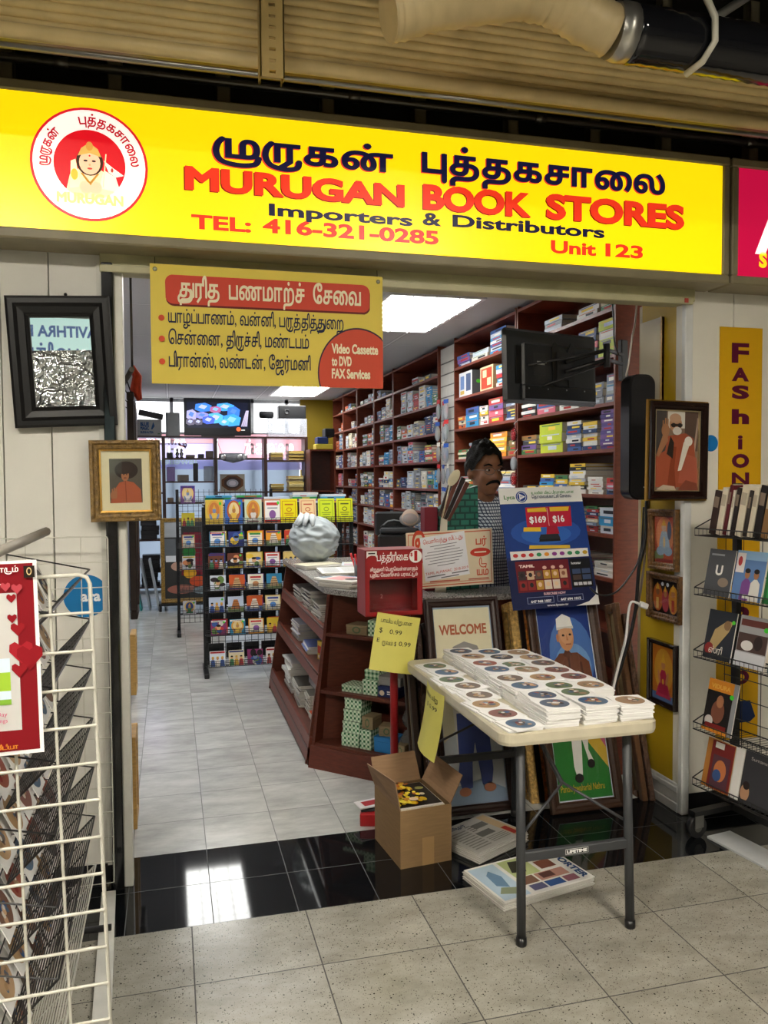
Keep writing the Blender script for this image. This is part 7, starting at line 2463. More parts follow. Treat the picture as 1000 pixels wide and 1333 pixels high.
# ================================================================== THE SHOPKEEPER
def baked(mb, mods, name):
    """apply modifiers to a mesh and hand back plain vertices and faces"""
    me = bpy.data.meshes.new('work')
    me.from_pydata(mb.v, [], mb.f)
    o = bpy.data.objects.new('work', me)
    COL.objects.link(o)
    for kind, kw in mods:
        md = o.modifiers.new(kind, kind)
        for k, v in kw.items():
            setattr(md, k, v)
    dg = bpy.context.evaluated_depsgraph_get()
    ev = o.evaluated_get(dg)
    m2 = ev.to_mesh()
    vs = [tuple(v.co) for v in m2.vertices]
    fs = [tuple(p.vertices) for p in m2.polygons]
    ev.to_mesh_clear()
    bpy.data.objects.remove(o)
    bpy.data.meshes.remove(me)
    return vs, fs


def limb(mb, pts, rs):
    P = smooth3([Vector(p) for p in pts])
    n_ = len(P)
    R_ = []
    for i in range(n_):
        t = i / (n_ - 1) * (len(rs) - 1)
        k = min(int(t), len(rs) - 2)
        R_.append(rs[k] + (rs[k + 1] - rs[k]) * (t - k))
    mb.tube(P, R_, '#000000', 'skin', 12)
    mb.ball(P[0], R_[0], '#000000', 'skin', 12, 8)
    mb.ball(P[-1], R_[-1], '#000000', 'skin', 12, 8)


SKIN = '#7d5238'
HT = 1.825          # crown
bd = MB()
# head about 0.27 high, facing -Y in its own frame
hc = Vector((0, 0, HT - 0.125))
bd.ball(hc + Vector((0, 0.012, 0.012)), (0.083, 0.102, 0.112), SKIN, 'skin', 20, 14)
bd.ball(hc + Vector((0, -0.022, -0.055)), (0.068, 0.078, 0.088), SKIN, 'skin', 18, 12)
bd.ball(hc + Vector((0, -0.062, -0.122)), (0.034, 0.03, 0.026), SKIN, 'skin', 12, 8)
bd.ball(hc + Vector((0, -0.05, -0.02)), (0.062, 0.05, 0.06), SKIN, 'skin', 14, 10)
for sx in (-1, 1):
    bd.ball(hc + Vector((sx * 0.04, -0.066, -0.045)), (0.028, 0.026, 0.03), SKIN, 'skin', 10, 8)
    bd.ball(hc + Vector((sx * 0.087, 0.012, -0.028)), (0.012, 0.022, 0.036), SKIN, 'skin', 10, 8)
    bd.ball(hc + Vector((sx * 0.034, -0.084, 0.012)), (0.028, 0.016, 0.01), SKIN, 'skin', 10, 6)
    bd.ball(hc + Vector((sx * 0.015, -0.101, -0.052)), (0.012, 0.014, 0.01), SKIN, 'skin', 8, 6)
limb(bd, [hc + Vector((0, -0.092, 0.008)), hc + Vector((0, -0.104, -0.022)), hc + Vector((0, -0.116, -0.048))], [0.010, 0.012, 0.016])
for dz, rr_ in ((-0.082, 0.010), (-0.096, 0.011)):
    limb(bd, [hc + Vector((-0.028, -0.082, dz)), hc + Vector((0, -0.096, dz)), hc + Vector((0.028, -0.082, dz))], [0.006, rr_, 0.006])
limb(bd, [(0, 0.02, HT - 0.36), (0, 0.015, HT - 0.2)], [0.066, 0.058])
# trunk
limb(bd, [(0, 0.02, 0.98), (0, 0.02, 1.15), (0, 0.02, 1.32), (0, 0.025, 1.42)], [0.135, 0.13, 0.145, 0.09])
limb(bd, [(-0.19, 0.03, 1.425), (0, 0.03, 1.46), (0.19, 0.03, 1.425)], [0.06, 0.07, 0.06])
for sx in (-1, 1):
    limb(bd, [(sx * 0.08, 0.02, 1.12), (sx * 0.1, 0.02, 1.32)], [0.11, 0.1])
    limb(bd, [(sx * 0.205, 0.03, 1.42), (sx * 0.235, 0.02, 1.14), (sx * 0.2, -0.09, 0.96)], [0.055, 0.045, 0.03])
    hnd = Vector((sx * 0.185, -0.135, 0.93))
    limb(bd, [(sx * 0.2, -0.09, 0.96), hnd], [0.03, 0.034])
    for k in range(4):
        ln_ = (0.07, 0.08, 0.076, 0.06)[k]
        b0 = hnd + Vector((sx * (0.026 - 0.017 * k), -0.02, -0.004))
        limb(bd, [b0, b0 + Vector((0, -ln_ * .5, -0.012)), b0 + Vector((0, -ln_ * .85, -0.04))], [0.0095, 0.009, 0.008])
    limb(bd, [hnd + Vector((-sx * 0.02, 0.01, 0)), hnd + Vector((-sx * 0.05, -0.02, -0.008)), hnd + Vector((-sx * 0.055, -0.05, -0.02))], [0.012, 0.011, 0.009])
    limb(bd, [(sx * 0.09, 0.02, 0.96), (sx * 0.1, 0.01, 0.52), (sx * 0.1, 0.03, 0.09)], [0.095, 0.062, 0.042])
    limb(bd, [(sx * 0.1, 0.05, 0.045), (sx * 0.11, -0.14, 0.035)], [0.042, 0.034])
vs, fs = baked(bd, [('REMESH', {'mode': 'VOXEL', 'voxel_size': 0.0075}), ('SMOOTH', {'factor': 0.6, 'iterations': 5})], 'body')
FACE = 0.12
man_ = thing('person', 'person with moustache and glasses in a checked shirt standing behind the counter', 'person', (1.845, 4.60, 0), (0, 0, 0.0))
body = MB()
rotH = Matrix.Rotation(FACE, 3, 'Z')


def turn(p):
    p = Vector(p)
    k = min(1, max(0, (p.z - (HT - 0.33)) / 0.1))
    if k <= 0:
        return p
    c0 = hc + Vector((0, 0, -0.06))
    p = c0 + (p - c0) * (1 + 0.14 * k)
    return Matrix.Rotation(FACE * k, 3, 'Z') @ p


body.add([turn(v) for v in vs], fs, SKIN, 'skin', True)
body.obj('body', man_)
# hair: cap over the skull
hr = MB()
rg = random.Random(6)
n_, m_n = 40, 22
vs = []
for i in range(m_n + 1):
    t = math.pi * 0.66 * i / m_n
    for k in range(n_):
        a = 2 * math.pi * k / n_
        front = max(0.0, -math.sin(a))
        tt = t * (1 - 0.49 * front ** 1.5) * (1 + 0.05 * math.sin(7 * a + 1) + 0.03 * math.sin(13 * a))
        side = abs(math.cos(a)) ** 3
        tt *= (1 - 0.12 * side)
        q = 1.0 + 0.03 * rg.random() + 0.16 * noise.noise(Vector((math.cos(a) * 2.2, math.sin(a) * 2.2, t * 2.5))) + 0.05 * noise.noise(Vector((math.cos(a) * 7, math.sin(a) * 7, t * 6)))
        vs.append(turn(hc + Vector((0, 0.015, 0.014)) + Vector((math.sin(tt) * math.cos(a) * 0.094, math.sin(tt) * math.sin(a) * 0.113, math.cos(tt) * 0.136)) * q))
hr.add(vs, [(i * n_ + k, (i + 1) * n_ + k, (i + 1) * n_ + (k + 1) % n_, i * n_ + (k + 1) % n_) for i in range(m_n) for k in range(n_)], '#15120f', 'hair', True)
hr.obj('hair', man_)
mo = MB()
mp_ = [turn(hc + Vector((x, y, z))) for x, y, z in ((-0.04, -0.083, -0.086), (-0.024, -0.101, -0.072), (0, -0.112, -0.067), (0.024, -0.101, -0.072), (0.04, -0.083, -0.086))]
mo.tube(smooth3(mp_), [0.004 + 0.005 * math.sin(math.pi * i / 24) for i in range(25)], '#12100e', 'hair', 8)
mo.obj('moustache', man_)
for sx in (-1, 1):
    e = MB()
    c_ = hc + Vector((sx * 0.034, -0.091, -0.010))
    e.ball(turn(c_), (0.012, 0.010, 0.006), '#a89c92', 'gloss', 12, 8)
    e.ball(turn(c_ + Vector((0.002, -0.0075, 0))), (0.006, 0.005, 0.0062), '#1a0f0a', 'gloss', 10, 6)
    e.obj('eye', man_)
    b_ = MB().tube([turn(hc + Vector(q)) for q in ((sx * 0.016, -0.104, 0.014), (sx * 0.036, -0.103, 0.021), (sx * 0.058, -0.088, 0.013))], [0.004, 0.0055, 0.003], '#14110f', 'hair', 6)
    b_.obj('eyebrow', man_)
gl_ = MB()
for sx in (-1, 1):
    gl_.tube([turn(hc + Vector((sx * 0.035 + 0.027 * math.cos(k * math.pi / 10), -0.116 + 0.006 * abs(math.cos(k * math.pi / 10)) * (1 if math.cos(k * math.pi / 10) * sx > 0 else 0), -0.014 + 0.019 * math.sin(k * math.pi / 10)))) for k in range(20)], 0.0019, '#5a5450', 'metal', 5, closed=True)
    gl_.tube([turn(hc + Vector((sx * 0.062, -0.11, -0.01))), turn(hc + Vector((sx * 0.09, -0.04, -0.008))), turn(hc + Vector((sx * 0.092, 0.02, -0.016)))], 0.0019, '#5a5450', 'metal', 5)
gl_.tube([turn(hc + Vector((-0.009, -0.117, -0.012))), turn(hc + Vector((0, -0.121, -0.008))), turn(hc + Vector((0.009, -0.117, -0.012)))], 0.0019, '#5a5450', 'metal', 5)
gl_.obj('glasses', man_)
# shirt and trousers
m, nt, b = new_mat('shirtcheck')
tc = node(nt, 'ShaderNodeTexCoord')
sx_ = node(nt, 'ShaderNodeSeparateXYZ')
nt.links.new(tc.outputs['Object'], sx_.inputs[0])
k1 = mth(nt, 'GREATER_THAN', mth(nt, 'FRACT', mth(nt, 'DIVIDE', mth(nt, 'ADD', sx_.outputs[0], mth(nt, 'MULTIPLY', sx_.outputs[1], 0.6)), 0.019)), 0.7)
k2 = mth(nt, 'GREATER_THAN', mth(nt, 'FRACT', mth(nt, 'DIVIDE', sx_.outputs[2], 0.019)), 0.7)
c = mix(nt, mth(nt, 'MAXIMUM', k1, k2), lin('#c6ced6'), lin('#38425a'))
nt.links.new(c, b.inputs['Base Color'])
b.inputs['Roughness'].default_value = 0.9
st = MB()
limb(st, [(0, 0.02, 0.92), (0, 0.02, 1.15), (0, 0.02, 1.32), (0, 0.025, 1.43)], [0.16, 0.152, 0.165, 0.10])
limb(st, [(-0.195, 0.03, 1.43), (0, 0.03, 1.475), (0.195, 0.03, 1.43)], [0.072, 0.08, 0.072])
for sx in (-1, 1):
    limb(st, [(sx * 0.085, 0.02, 0.95), (sx * 0.1, 0.02, 1.32)], [0.125, 0.118])
    limb(st, [(sx * 0.205, 0.03, 1.42), (sx * 0.228, 0.022, 1.2)], [0.07, 0.066])
limb(st, [(-0.05, 0.03, 1.50), (0, -0.03, 1.485), (0.05, 0.03, 1.50)], [0.035, 0.028, 0.035])
vs, fs = baked(st, [('REMESH', {'mode': 'VOXEL', 'voxel_size': 0.012}), ('SMOOTH', {'factor': 0.5, 'iterations': 4})], 'shirt')
MB().add(vs, fs, '#8a94a0', 'shirtcheck', True).obj('shirt', man_)
tr_ = MB()
for sx in (-1, 1):
    limb(tr_, [(sx * 0.085, 0.02, 0.95), (sx * 0.1, 0.01, 0.52), (sx * 0.1, 0.03, 0.1)], [0.115, 0.085, 0.07])
limb(tr_, [(-0.05, 0.02, 0.97), (0.05, 0.02, 0.97)], [0.135, 0.135])
vs, fs = baked(tr_, [('REMESH', {'mode': 'VOXEL', 'voxel_size': 0.014}), ('SMOOTH', {'factor': 0.5, 'iterations': 3})], 'trousers')
MB().add(vs, fs, '#23252c', 'cloth', True).obj('trousers', man_)

# ================================================================== WIRE RACKS OF DISC CASES
rng = random.Random(31)
CASE = 0.131
CASECOL = ['#d8b83a', '#c85a2a', '#3f66b0', '#e4e0da', '#8a3a6a', '#2c3a7c', '#c8402a', '#e6c878', '#b8c4d8', '#3a8ab0', '#e0d2b0', '#6a3a28', '#d8e0e8', '#e69a2a']


def disc_rack(label, loc, w, h, depth, tiers, yaw=0.0):
    r = thing('disc_rack', label, 'display rack', loc, (0, 0, yaw))
    BLK = '#17181a'
    for x in (0.0, w):
        m_ = MB()
        m_.span((x - 0.016, -0.012 + depth * 0.35, 0.03), (x + 0.016, 0.02 + depth * 0.35, h), BLK, 'paintmetal', 0.003)
        m_.obj('upright', r)
        m_ = MB().span((x - 0.02, -0.16, 0.0), (x + 0.02, depth + 0.12, 0.04), BLK, 'paintmetal', 0.004)
        m_.obj('foot', r)
    g_ = MB()
    for i in range(int(w / 0.055) + 1):
        g_.tube([(i * w / int(w / 0.055), depth * 0.35 - 0.018, 0.12), (i * w / int(w / 0.055), depth * 0.35 - 0.018, h)], 0.0025, BLK, 'paintmetal', 4, caps=False)
    for i in range(int((h - 0.12) / 0.05) + 1):
        g_.tube([(0, depth * 0.35 - 0.022, 0.12 + i * 0.05), (w, depth * 0.35 - 0.022, 0.12 + i * 0.05)], 0.0022, BLK, 'paintmetal', 4, caps=False)
    g_.obj('wire_back', r)
    for z in tiers:
        t = MB()
        for k in range(4):
            t.tube([(0, -0.055 + (0.006 if k else 0.0), z + k * 0.016), (w, -0.055 + (0.006 if k else 0.0), z + k * 0.016)], 0.0026, BLK, 'paintmetal', 4, caps=False)
        for y in (-0.03, 0.0, 0.03):
            t.tube([(0, y, z - 0.004), (w, y, z - 0.004)], 0.0026, BLK, 'paintmetal', 4, caps=False)
        for i in range(int(w / 0.04) + 1):
            x = i * w / int(w / 0.04)
            t.tube([(x, -0.055, z + 0.048), (x, -0.055, z), (x, depth * 0.35 - 0.02, z - 0.004)], 0.0018, BLK, 'paintmetal', 4, caps=False)
        t.obj('wire_pocket', r)
    return r


RT = (1.275, 1.085, 0.90, 0.715, 0.53, 0.335, 0.07)
RX, RY = 0.275, 7.0
disc_rack('black wire rack of devotional discs facing the entrance in the aisle', (RX, RY, 0), 1.28, 1.42, 0.16, RT)
RN = ('top row', 'second row', 'third row', 'fourth row', 'fifth row', 'sixth row', 'lowest row')


def case(loc, w, h, bg, shapes, label, grp, name='disc_case', th=0.011, lean=0.16, cat='disc case'):
    o = thing(name, label, cat, loc, (-lean, 0, 0), grp)
    MB().span((-w / 2, 0.0006, 0), (w / 2, th, h), '#3a3c40' if name == 'disc_case' else '#dcd8ca', 'gloss' if name == 'disc_case' else 'paper').obj('body', o)
    m_ = MB().add([(-w / 2, 0, 0), (w / 2, 0, 0), (w / 2, 0, h), (-w / 2, 0, h)], [(0, 1, 2, 3)], bg, 'print')
    art(m_, (-w / 2, 0, 0), X1, Z1, w, h, shapes, step=0.0003)
    m_.obj('cover', o)


def devot(rng):
    """an invented disc cover: shrine figure, temple, group or plain lettered card"""
    k = rng.randrange(5)
    c = lambda *q: rng.choice(q)
    skin = c('#c08a5a', '#a8703f', '#d8a878', '#7a8ab0')
    if k == 0:
        sh = [('e', .5, .55, .4, .42, c('#d8a040', '#e8c878', '#b85a2a')), ('e', .5, .55, .3, .34, c('#8a2a2a', '#e0c890', '#3a4a8a', '#c87a3a')), ('p', [(.22, .05), (.78, .05), (.64, .45), (.36, .45)], c('#c83a3a', '#e0b84a', '#3a7a4a', '#d8d0c8')),
              ('e', .5, .55, .1, .11, skin), ('p', [(.4, .62), (.5, .82), (.6, .62)], '#d8a83a'), ('e', .3, .3, .06, .14, skin, .5), ('e', .7, .3, .06, .14, skin, -.5)]
    elif k == 1:
        sh = [('r', 0, 0, 1, .3, c('#7a8a5a', '#a8683a', '#4a5a8a')), ('p', [(.2, .15), (.3, .55), (.38, .8), (.62, .8), (.7, .55), (.8, .15)], c('#c8a878', '#e0d8c8', '#b8743a'))] + [('r', .24 + .03 * j, .2 + .14 * j, .76 - .03 * j, .25 + .14 * j, '#7a4a2a') for j in range(4)]
    elif k == 2:
        sh = []
        for x in (.2, .5, .8):
            sh += [('p', [(x - .16, 0), (x + .16, 0), (x + .1, .42), (x - .1, .42)], c('#b83a3a', '#d8a83a', '#3a5a9a', '#e4dcd0', '#4a8a5a')), ('e', x, .52, .08, .1, skin), ('e', x, .6, .08, .05, c('#1a1410', '#d8a83a'))]
    elif k == 3:
        sh = [('r', .06, .06, .94, .94, c('#ece8e2', '#e8e0c8', '#d8e0ec')), ('r', .15, .74, .85, .86, c('#c83a3a', '#3a4a9a', '#3a8a4a')), ('r', .2, .6, .8, .65, '#8a8a90'), ('e', .5, .36, .2, .18, c('#c88a5a', '#8a5a9a', '#5a8ac8')), ('r', .15, .1, .7, .15, '#8a8a90')]
    else:
        sh = [('e', rng.uniform(.2, .8), rng.uniform(.2, .8), rng.uniform(.12, .3), rng.uniform(.1, .28), c('#e6c040', '#d8d2c8', '#c83a3a', '#6a8a4a', '#3a5a9c', '#2a2024', '#d88a5a')) for _ in range(6)] + [('e', .5, .5, .14, .16, skin), ('e', .5, .62, .15, .08, '#1a1410')]
    if rng.random() < .6:
        y = c(.03, .86)
        sh += [('r', .04, y, .96, y + .1, c('#f4efe0', '#c82a2a', '#2a3a8a', '#f0d23a')), ('r', .12, y + .035, .8, y + .065, c('#6a2a2a', '#f4efe0', '#2a2a3a'))]
    if rng.random() < .3:
        sh.append(('e', .84, .84, .07, .07, '#4ac83a'))
    return sh


TOPCOL = [('#d8b84a', 'gold'), ('#3a6ab8', 'blue'), ('#c8d4b8', 'pale green'), ('#c88a5a', 'tan'), ('#e8d80a', 'bright yellow'), ('#f0cf9a', 'peach'), ('#cfe02a', 'lime yellow'), ('#d6dc1e', 'yellow green')]
for i, (c_, nm) in enumerate(TOPCOL):
    x = RX + 0.085 + i * 0.163 - (0.02 if i > 3 else 0)
    if i < 4:
        shp = devot(rng)
    else:
        k_ = {4: '#b85a1e', 5: '#c8503a', 6: '#7a9a2a', 7: '#4a5a2a'}[i]
        shp = [('r', .1, .1, .9, .92, k_), ('r', .125, .12, .875, .90, c_), ('e', .5, .55, .16, .09, k_), ('e', .5, .55, .12, .06, c_), ('r', .25, .74, .75, .79, k_), ('r', .22, .38, .78, .41, k_), ('r', .28, .3, .72, .33, k_), ('r', .32, .2, .68, .23, k_)]
    case((x, RY - 0.03, RT[0] + 0.004), 0.145, 0.205, c_, shp, '%s booklet in the top row of the front disc rack, %s from the left' % (nm, ORD[i]), 'booklets on the disc rack', 'booklet', 0.008, 0.12, 'booklet')
for ri in range(1, 7):
    for k in range(5 if ri < 5 else 4):
        if ri == 5 and k == 2:
            pass
        c_ = rng.choice(CASECOL)
        x = RX + 0.095 + k * 0.158 + (0.012 if ri % 2 else 0)
        for q in (1, 0):
            if q and rng.random() < .45:
                continue
            case((x + 0.012 * q, RY - 0.035 + q * 0.022, RT[ri] + 0.003 + q * 0.004), CASE, CASE * 0.97, rng.choice(CASECOL) if q else c_, devot(rng), 'disc case, %s of front disc rack, %s from the left%s' % (RN[ri], ORD[k], ', behind another' if q else ''), 'disc cases on the front rack')
# the other face of the rack: backs of the cases hung there
bk_ = None
for ri in range(7):
    for k in range(6):
        lb = 'dark case back on far face of front disc rack, %s, %s from left' % (RN[ri], ORD[k])
        lc = (RX + 0.09 + k * 0.15, RY + 0.075, RT[ri] + 0.05)
        if bk_ is None:
            bk_ = MB().box((0, 0, CASE / 2), (CASE, 0.012, CASE), '#222427', 'satin', None, 0.002).obj('disc_case', None, lc, (0.06, 0, 0), lb, 'disc case', 'disc cases on the far face')
        else:
            o = bk_.copy()
            COL.objects.link(o)
            o.location = lc
            o['label'] = lb
# books lying along the top of the rack
tp_ = MB().span((0, 0.02, 1.425), (1.28, 0.36, 1.44), '#17181a', 'paintmetal')
x = RX + 0.02
tray = thing('rack_shelf', 'flat black shelf on top of the front disc rack', 'shelf', (RX, RY + 0.06, 0))
tp_.obj('board', tray)
MB().span((0.02, 0.30, 0.0), (0.06, 0.34, 1.425), '#17181a', 'paintmetal').obj('support', tray)
MB().span((1.22, 0.30, 0.0), (1.26, 0.34, 1.425), '#17181a', 'paintmetal').obj('support', tray)
for i in range(5):
    n_ = rng.choice((3, 4, 5))
    for q in range(n_):
        c_ = rng.choice(['#2f6fb8', '#e4e2dc', '#3f9a5a', '#c8d8e8', '#d87a2a', '#4aa0c8', '#8a5a8a', '#b8c8d0'])
        m_ = MB()
        book_geo(m_, -0.0, 0, 0, 0.16, 0.22, 0.018, c_, rng)
        m_.obj('book', None, (x + 0.225 + rng.uniform(-.01, .01), RY + 0.13, 1.441 + q * 0.0186), (0, 0, math.pi / 2 + rng.uniform(-.08, .08)), '%s book on top of front disc rack, %s pile from the left, %s up' % ({'#2f6fb8': 'blue', '#e4e2dc': 'white', '#3f9a5a': 'green', '#c8d8e8': 'ice blue', '#d87a2a': 'orange', '#4aa0c8': 'sky blue', '#8a5a8a': 'mauve', '#b8c8d0': 'grey blue'}[c_], ORD[i], ORD[q]), 'book', 'books on the disc rack')
    x += 0.25
# second rack behind, at the left
R2X, R2Y = 0.075, 8.9
disc_rack('black wire rack of discs further back, its left end showing beyond the front rack', (R2X, R2Y, 0), 1.0, 1.55, 0.16, (1.40, 1.16, 0.93, 0.70, 0.46, 0.22))
for k, (z, c_) in enumerate(((1.40, '#7a4a8c'), (1.16, '#d8c83a'), (0.93, '#c87a4a'), (0.70, '#e0e0e4'), (0.22, '#d8d8dc'))):
    case((R2X + 0.11, R2Y - 0.03, z + 0.003), 0.15 if k == 0 else 0.135, 0.19 if k == 0 else 0.14, c_, devot(rng), 'disc case at the left end of the rear disc rack, %s tier down' % ORD[k if k < 4 else 5], 'disc cases on the rear rack')

# ================================================================== BACK OF THE SHOP
BY = 11.35
bw = lambda u, v, y=BY: on_y(u, v, y)
ZT = bw(300, 568).z
sh_ = thing('shelf_unit', 'tall dark brown open shelf unit in front of the back window', 'shelf unit', (0, BY, 0))
DK = '#3a211c'
xs_ = [bw(u, 600).x for u in (174, 213, 281, 346, 399)]
for x in xs_:
    MB().span((x - 0.022, 0, 0), (x + 0.022, 0.3, ZT), DK, 'wood').obj('upright', sh_)
lev = {0: (568, 640, 700, 760), 1: (568, 596, 626, 653), 2: (568, 596, 640), 3: (568, 599, 640)}
for k, vv in lev.items():
    for v in vv:
        z = bw(300, v).z
        MB().span((xs_[k] + 0.022, 0.0, z - 0.022), (xs_[k + 1] - 0.022, 0.3, z), DK, 'woodflat').obj('shelf', sh_)
xr = bw(345, 540).x
# television on top
a, b_ = bw(240, 566), bw(327, 519)
tv = thing('television', 'black television showing blue and white bundles on top of the back shelves', 'television', ((a.x + b_.x) / 2, BY + 0.08, 0))
w_, h_ = b_.x - a.x, b_.z - ZT - 0.012
m_ = MB().span((-w_ / 2, 0, ZT + 0.012), (w_ / 2, 0.04, b_.z), '#0c0d10', 'plastic', 0.004)
m_.obj('casing', tv)
m_ = MB().box((0, 0.02, ZT + 0.006), (w_ * 0.5, 0.14, 0.012), '#0c0d10', 'plastic')
m_.obj('stand', tv)
m_ = MB()
sh = [('r', 0, 0, 1, 1, '#0a0c14'), ('r', .03, .2, .97, .93, '#10142a')]
rg = random.Random(12)
for (x, y, rx, ry, c_) in ((.28, .78, .13, .13, '#3f8ae8'), (.62, .8, .14, .12, '#48a8f0'), (.75, .66, .1, .16, '#3a7ae0'), (.1, .56, .08, .16, '#b8b4e0'), (.26, .55, .1, .1, '#9a9ae8'), (.47, .48, .12, .16, '#5ac0f8'), (.47, .72, .09, .1, '#b86a98'), (.36, .42, .1, .12, '#4a6ad8'), (.72, .42, .14, .18, '#3fa0f4'), (.6, .36, .08, .1, '#58b4f8'), (.08, .36, .07, .1, '#6a6478'), (.2, .36, .07, .09, '#5a566a')):
    sh.append(('p', [(x - rx, y - ry * .5), (x - rx * .3, y - ry), (x + rx * .8, y - ry * .8), (x + rx, y + ry * .4), (x + rx * .2, y + ry), (x - rx * .9, y + ry * .7)], c_))
    sh.append(('p', [(x - rx * .6, y), (x + rx * .1, y - ry * .4), (x + rx * .5, y + ry * .3), (x - rx * .2, y + ry * .6)], rg.choice(['#8ac8f8', '#c8d0f4', '#5a8ae8'])))
for i in range(5):
    sh.append(('p', [(.86 + i * .02, .24), (.875 + i * .02, .24), (.95 + i * .008, .7), (.94 + i * .008, .7)], '#b8b0c8'))
sh += [('r', 0, 0, 1, .17, '#08090c'), ('e', .82, .16, .035, .06, '#e86a3a'), ('r', .86, .12, .92, .15, '#c8c8c8')]
art(m_, (-w_ / 2 + 0.015, 0.0, ZT + 0.025), X1, Z1, w_ - 0.03, h_ - 0.03, sh, 'screen', step=0.0006)
m_.obj('screen', tv)
# things on top of the shelves
a, b_ = bw(179, 566), bw(212, 546)
o = thing('carton', 'grey carton with blue lettering on top of the back shelves', 'carton', (a.x, BY + 0.05, ZT + 0.001))
m_ = MB().span((0, 0, 0), (b_.x - a.x - 0.02, 0.22, b_.z - ZT), '#9a9c9a', 'cardboard')
art(m_, (0, -0.0005, 0), X1, Z1, b_.x - a.x - 0.02, b_.z - ZT, [('t', 'BLUE', .12, .62, .2, '#1f4a7a', {'width': .36, 'b': .08}), ('t', 'MAGIC', .12, .37, .2, '#1f4a7a', {'width': .36, 'b': .08}), ('t', 'SUDS-N-TEA', .12, .16, .12, '#1f4a7a', {'width': .55, 'b': .08}), ('p', [(.56, .4), (.62, .4), (.72, .6), (.66, .85), (.6, .6)], '#1f4a7a'), ('r', .84, .1, .94, .16, '#3a6a4a')])
m_.obj('body', o)
a, b_ = bw(180, 533, 11.3), bw(212, 540, 11.3)
m_ = MB().box((0, 0, 0), ((b_ - a).length, 0.12, 0.075), '#16171a', 'plastic', None, 0.006)
m_.obj('sound_bar', None, ((a.x + b_.x) / 2, BY + 0.14, bw(196, 545).z + 0.062), (0, 0.2, 0), 'long black box tilted on top of the lettered grey carton', 'sound bar')
a, b_ = bw(216, 566), bw(234, 537)
m_ = MB().prism(rrect((b_.x - a.x) / 2, 0.09, 0.03), 0, b_.z - ZT, '#8f9494', 'bag', ((a.x + b_.x) / 2, 0, 0))
m_.obj('covered_case', None, (0, BY + 0.13, ZT + 0.001), (0, 0, 0), 'grey covered case standing left of the television', 'case')
a, b_ = bw(350, 562), bw(400, 545)
m_ = MB().span((0, 0, 0), (b_.x - a.x, 0.25, b_.z - ZT), '#d4dae6', 'clearbag')
m_.obj('clear_case', None, (a.x, BY + 0.03, ZT + 0.001), (0, 0, 0), 'long clear plastic case on top of the back shelves beneath the projector', 'case')
c_, d_ = bw(363, 543), bw(399, 528)
o = thing('projector', 'black projector with round lens on the clear case', 'projector', ((c_.x + d_.x) / 2, BY + 0.12, b_.z + 0.002))
w_ = d_.x - c_.x
MB().span((-w_ / 2, -0.09, 0), (w_ / 2, 0.12, d_.z - b_.z), '#1a1b1e', 'plastic', 0.01).obj('body', o)
MB().lathe([(0.035, 0), (0.035, 0.02), (0.026, 0.02), (0.026, 0.005)], '#2c2d30', 'gloss', 16, (-w_ * .2, -0.09, (d_.z - b_.z) * .5), (0, -1, 0)).obj('lens', o)
c_ = bw(351, 541)
m_ = MB().tube([(-0.10, 0, 0), (-0.08, 0, 0), (0.08, 0, 0), (0.10, 0, 0)], [0.035, 0.05, 0.05, 0.035], '#15161a', 'cloth', 12)
m_.obj('camera_bag', None, (c_.x - 0.03, BY + 0.12, b_.z + 0.055), (0, 0, 0), 'small black rolled bag beside the projector', 'bag')
# lit films on the glass, seen from the back, lettering reversed
FY = YB - 0.09
def film(u0, v0, u1, v1, col, label, texts, grp='films on the back window'):
    a, b_ = on_y(u0, v1, FY), on_y(u1, v0, FY)
    m_ = MB()
    W_, H_ = b_.x - a.x, b_.z - a.z
    cs = []
    for t, x, y, hh, ww in texts:
        if any('\u0b80' <= ch <= '\u0bff' for ch in t):
            g_, w0 = tamil(t, 0.05)
        else:
            h0 = np.concatenate(raw_contours('H'))[:, 1].max()
            g_ = embolden([c_ / h0 for c_ in raw_contours(t)], 0.05)
            w0 = np.concatenate(g_)[:, 0].max()
        cs += [np.stack([(x + ww) * W_ - c_[:, 0] * ww * W_ / w0, y * H_ + c_[:, 1] * hh * H_], 1) for c_ in g_]
    R_ = np.array([(0, 0), (W_, 0), (W_, H_), (0, H_)], float)
    if cs and area2(max(cs, key=lambda p_: abs(area2(p_)))) > 0:
        R_ = R_[::-1]
    V, F = fill([R_] + cs)
    m_.add([(p_[0], 0, p_[1]) for p_ in V], F, col, 'film')
    m_.obj('window_film', None, (a.x, FY, a.z), (0, 0, 0), label, 'window sign', grp)


film(180, 566, 282, 577, '#f8b4bc', 'rose red window sign strip at upper left of the back window, lettering reversed', [('துணிகள்', .1, -.1, .7, .5)])
film(180, 577, 282, 611, '#cfc6f8', 'lilac window sign with reversed words at the left of the back window', [('Sri', .38, .6, .28, .2), ('Jewellers', .2, .2, .26, .55)])
film(284, 566, 399, 597, '#f9bcc8', 'pink window sign with reversed Tamil letters behind the shelves', [('ஜவுளிகள்', .3, .2, .4, .55)])
film(284, 597, 399, 612, '#d4c8f4', 'pale violet strip below the pink sign on the back window', [])
m_ = MB().span((0, 0, 0), (2.4, 0.004, 1.9), '#b9c2cc', 'film')
m_.obj('window_blind', None, (-0.5, FY + 0.02, 0.05), (0, 0, 0), 'pale grey blind covering the lower part of the back window', 'blind')

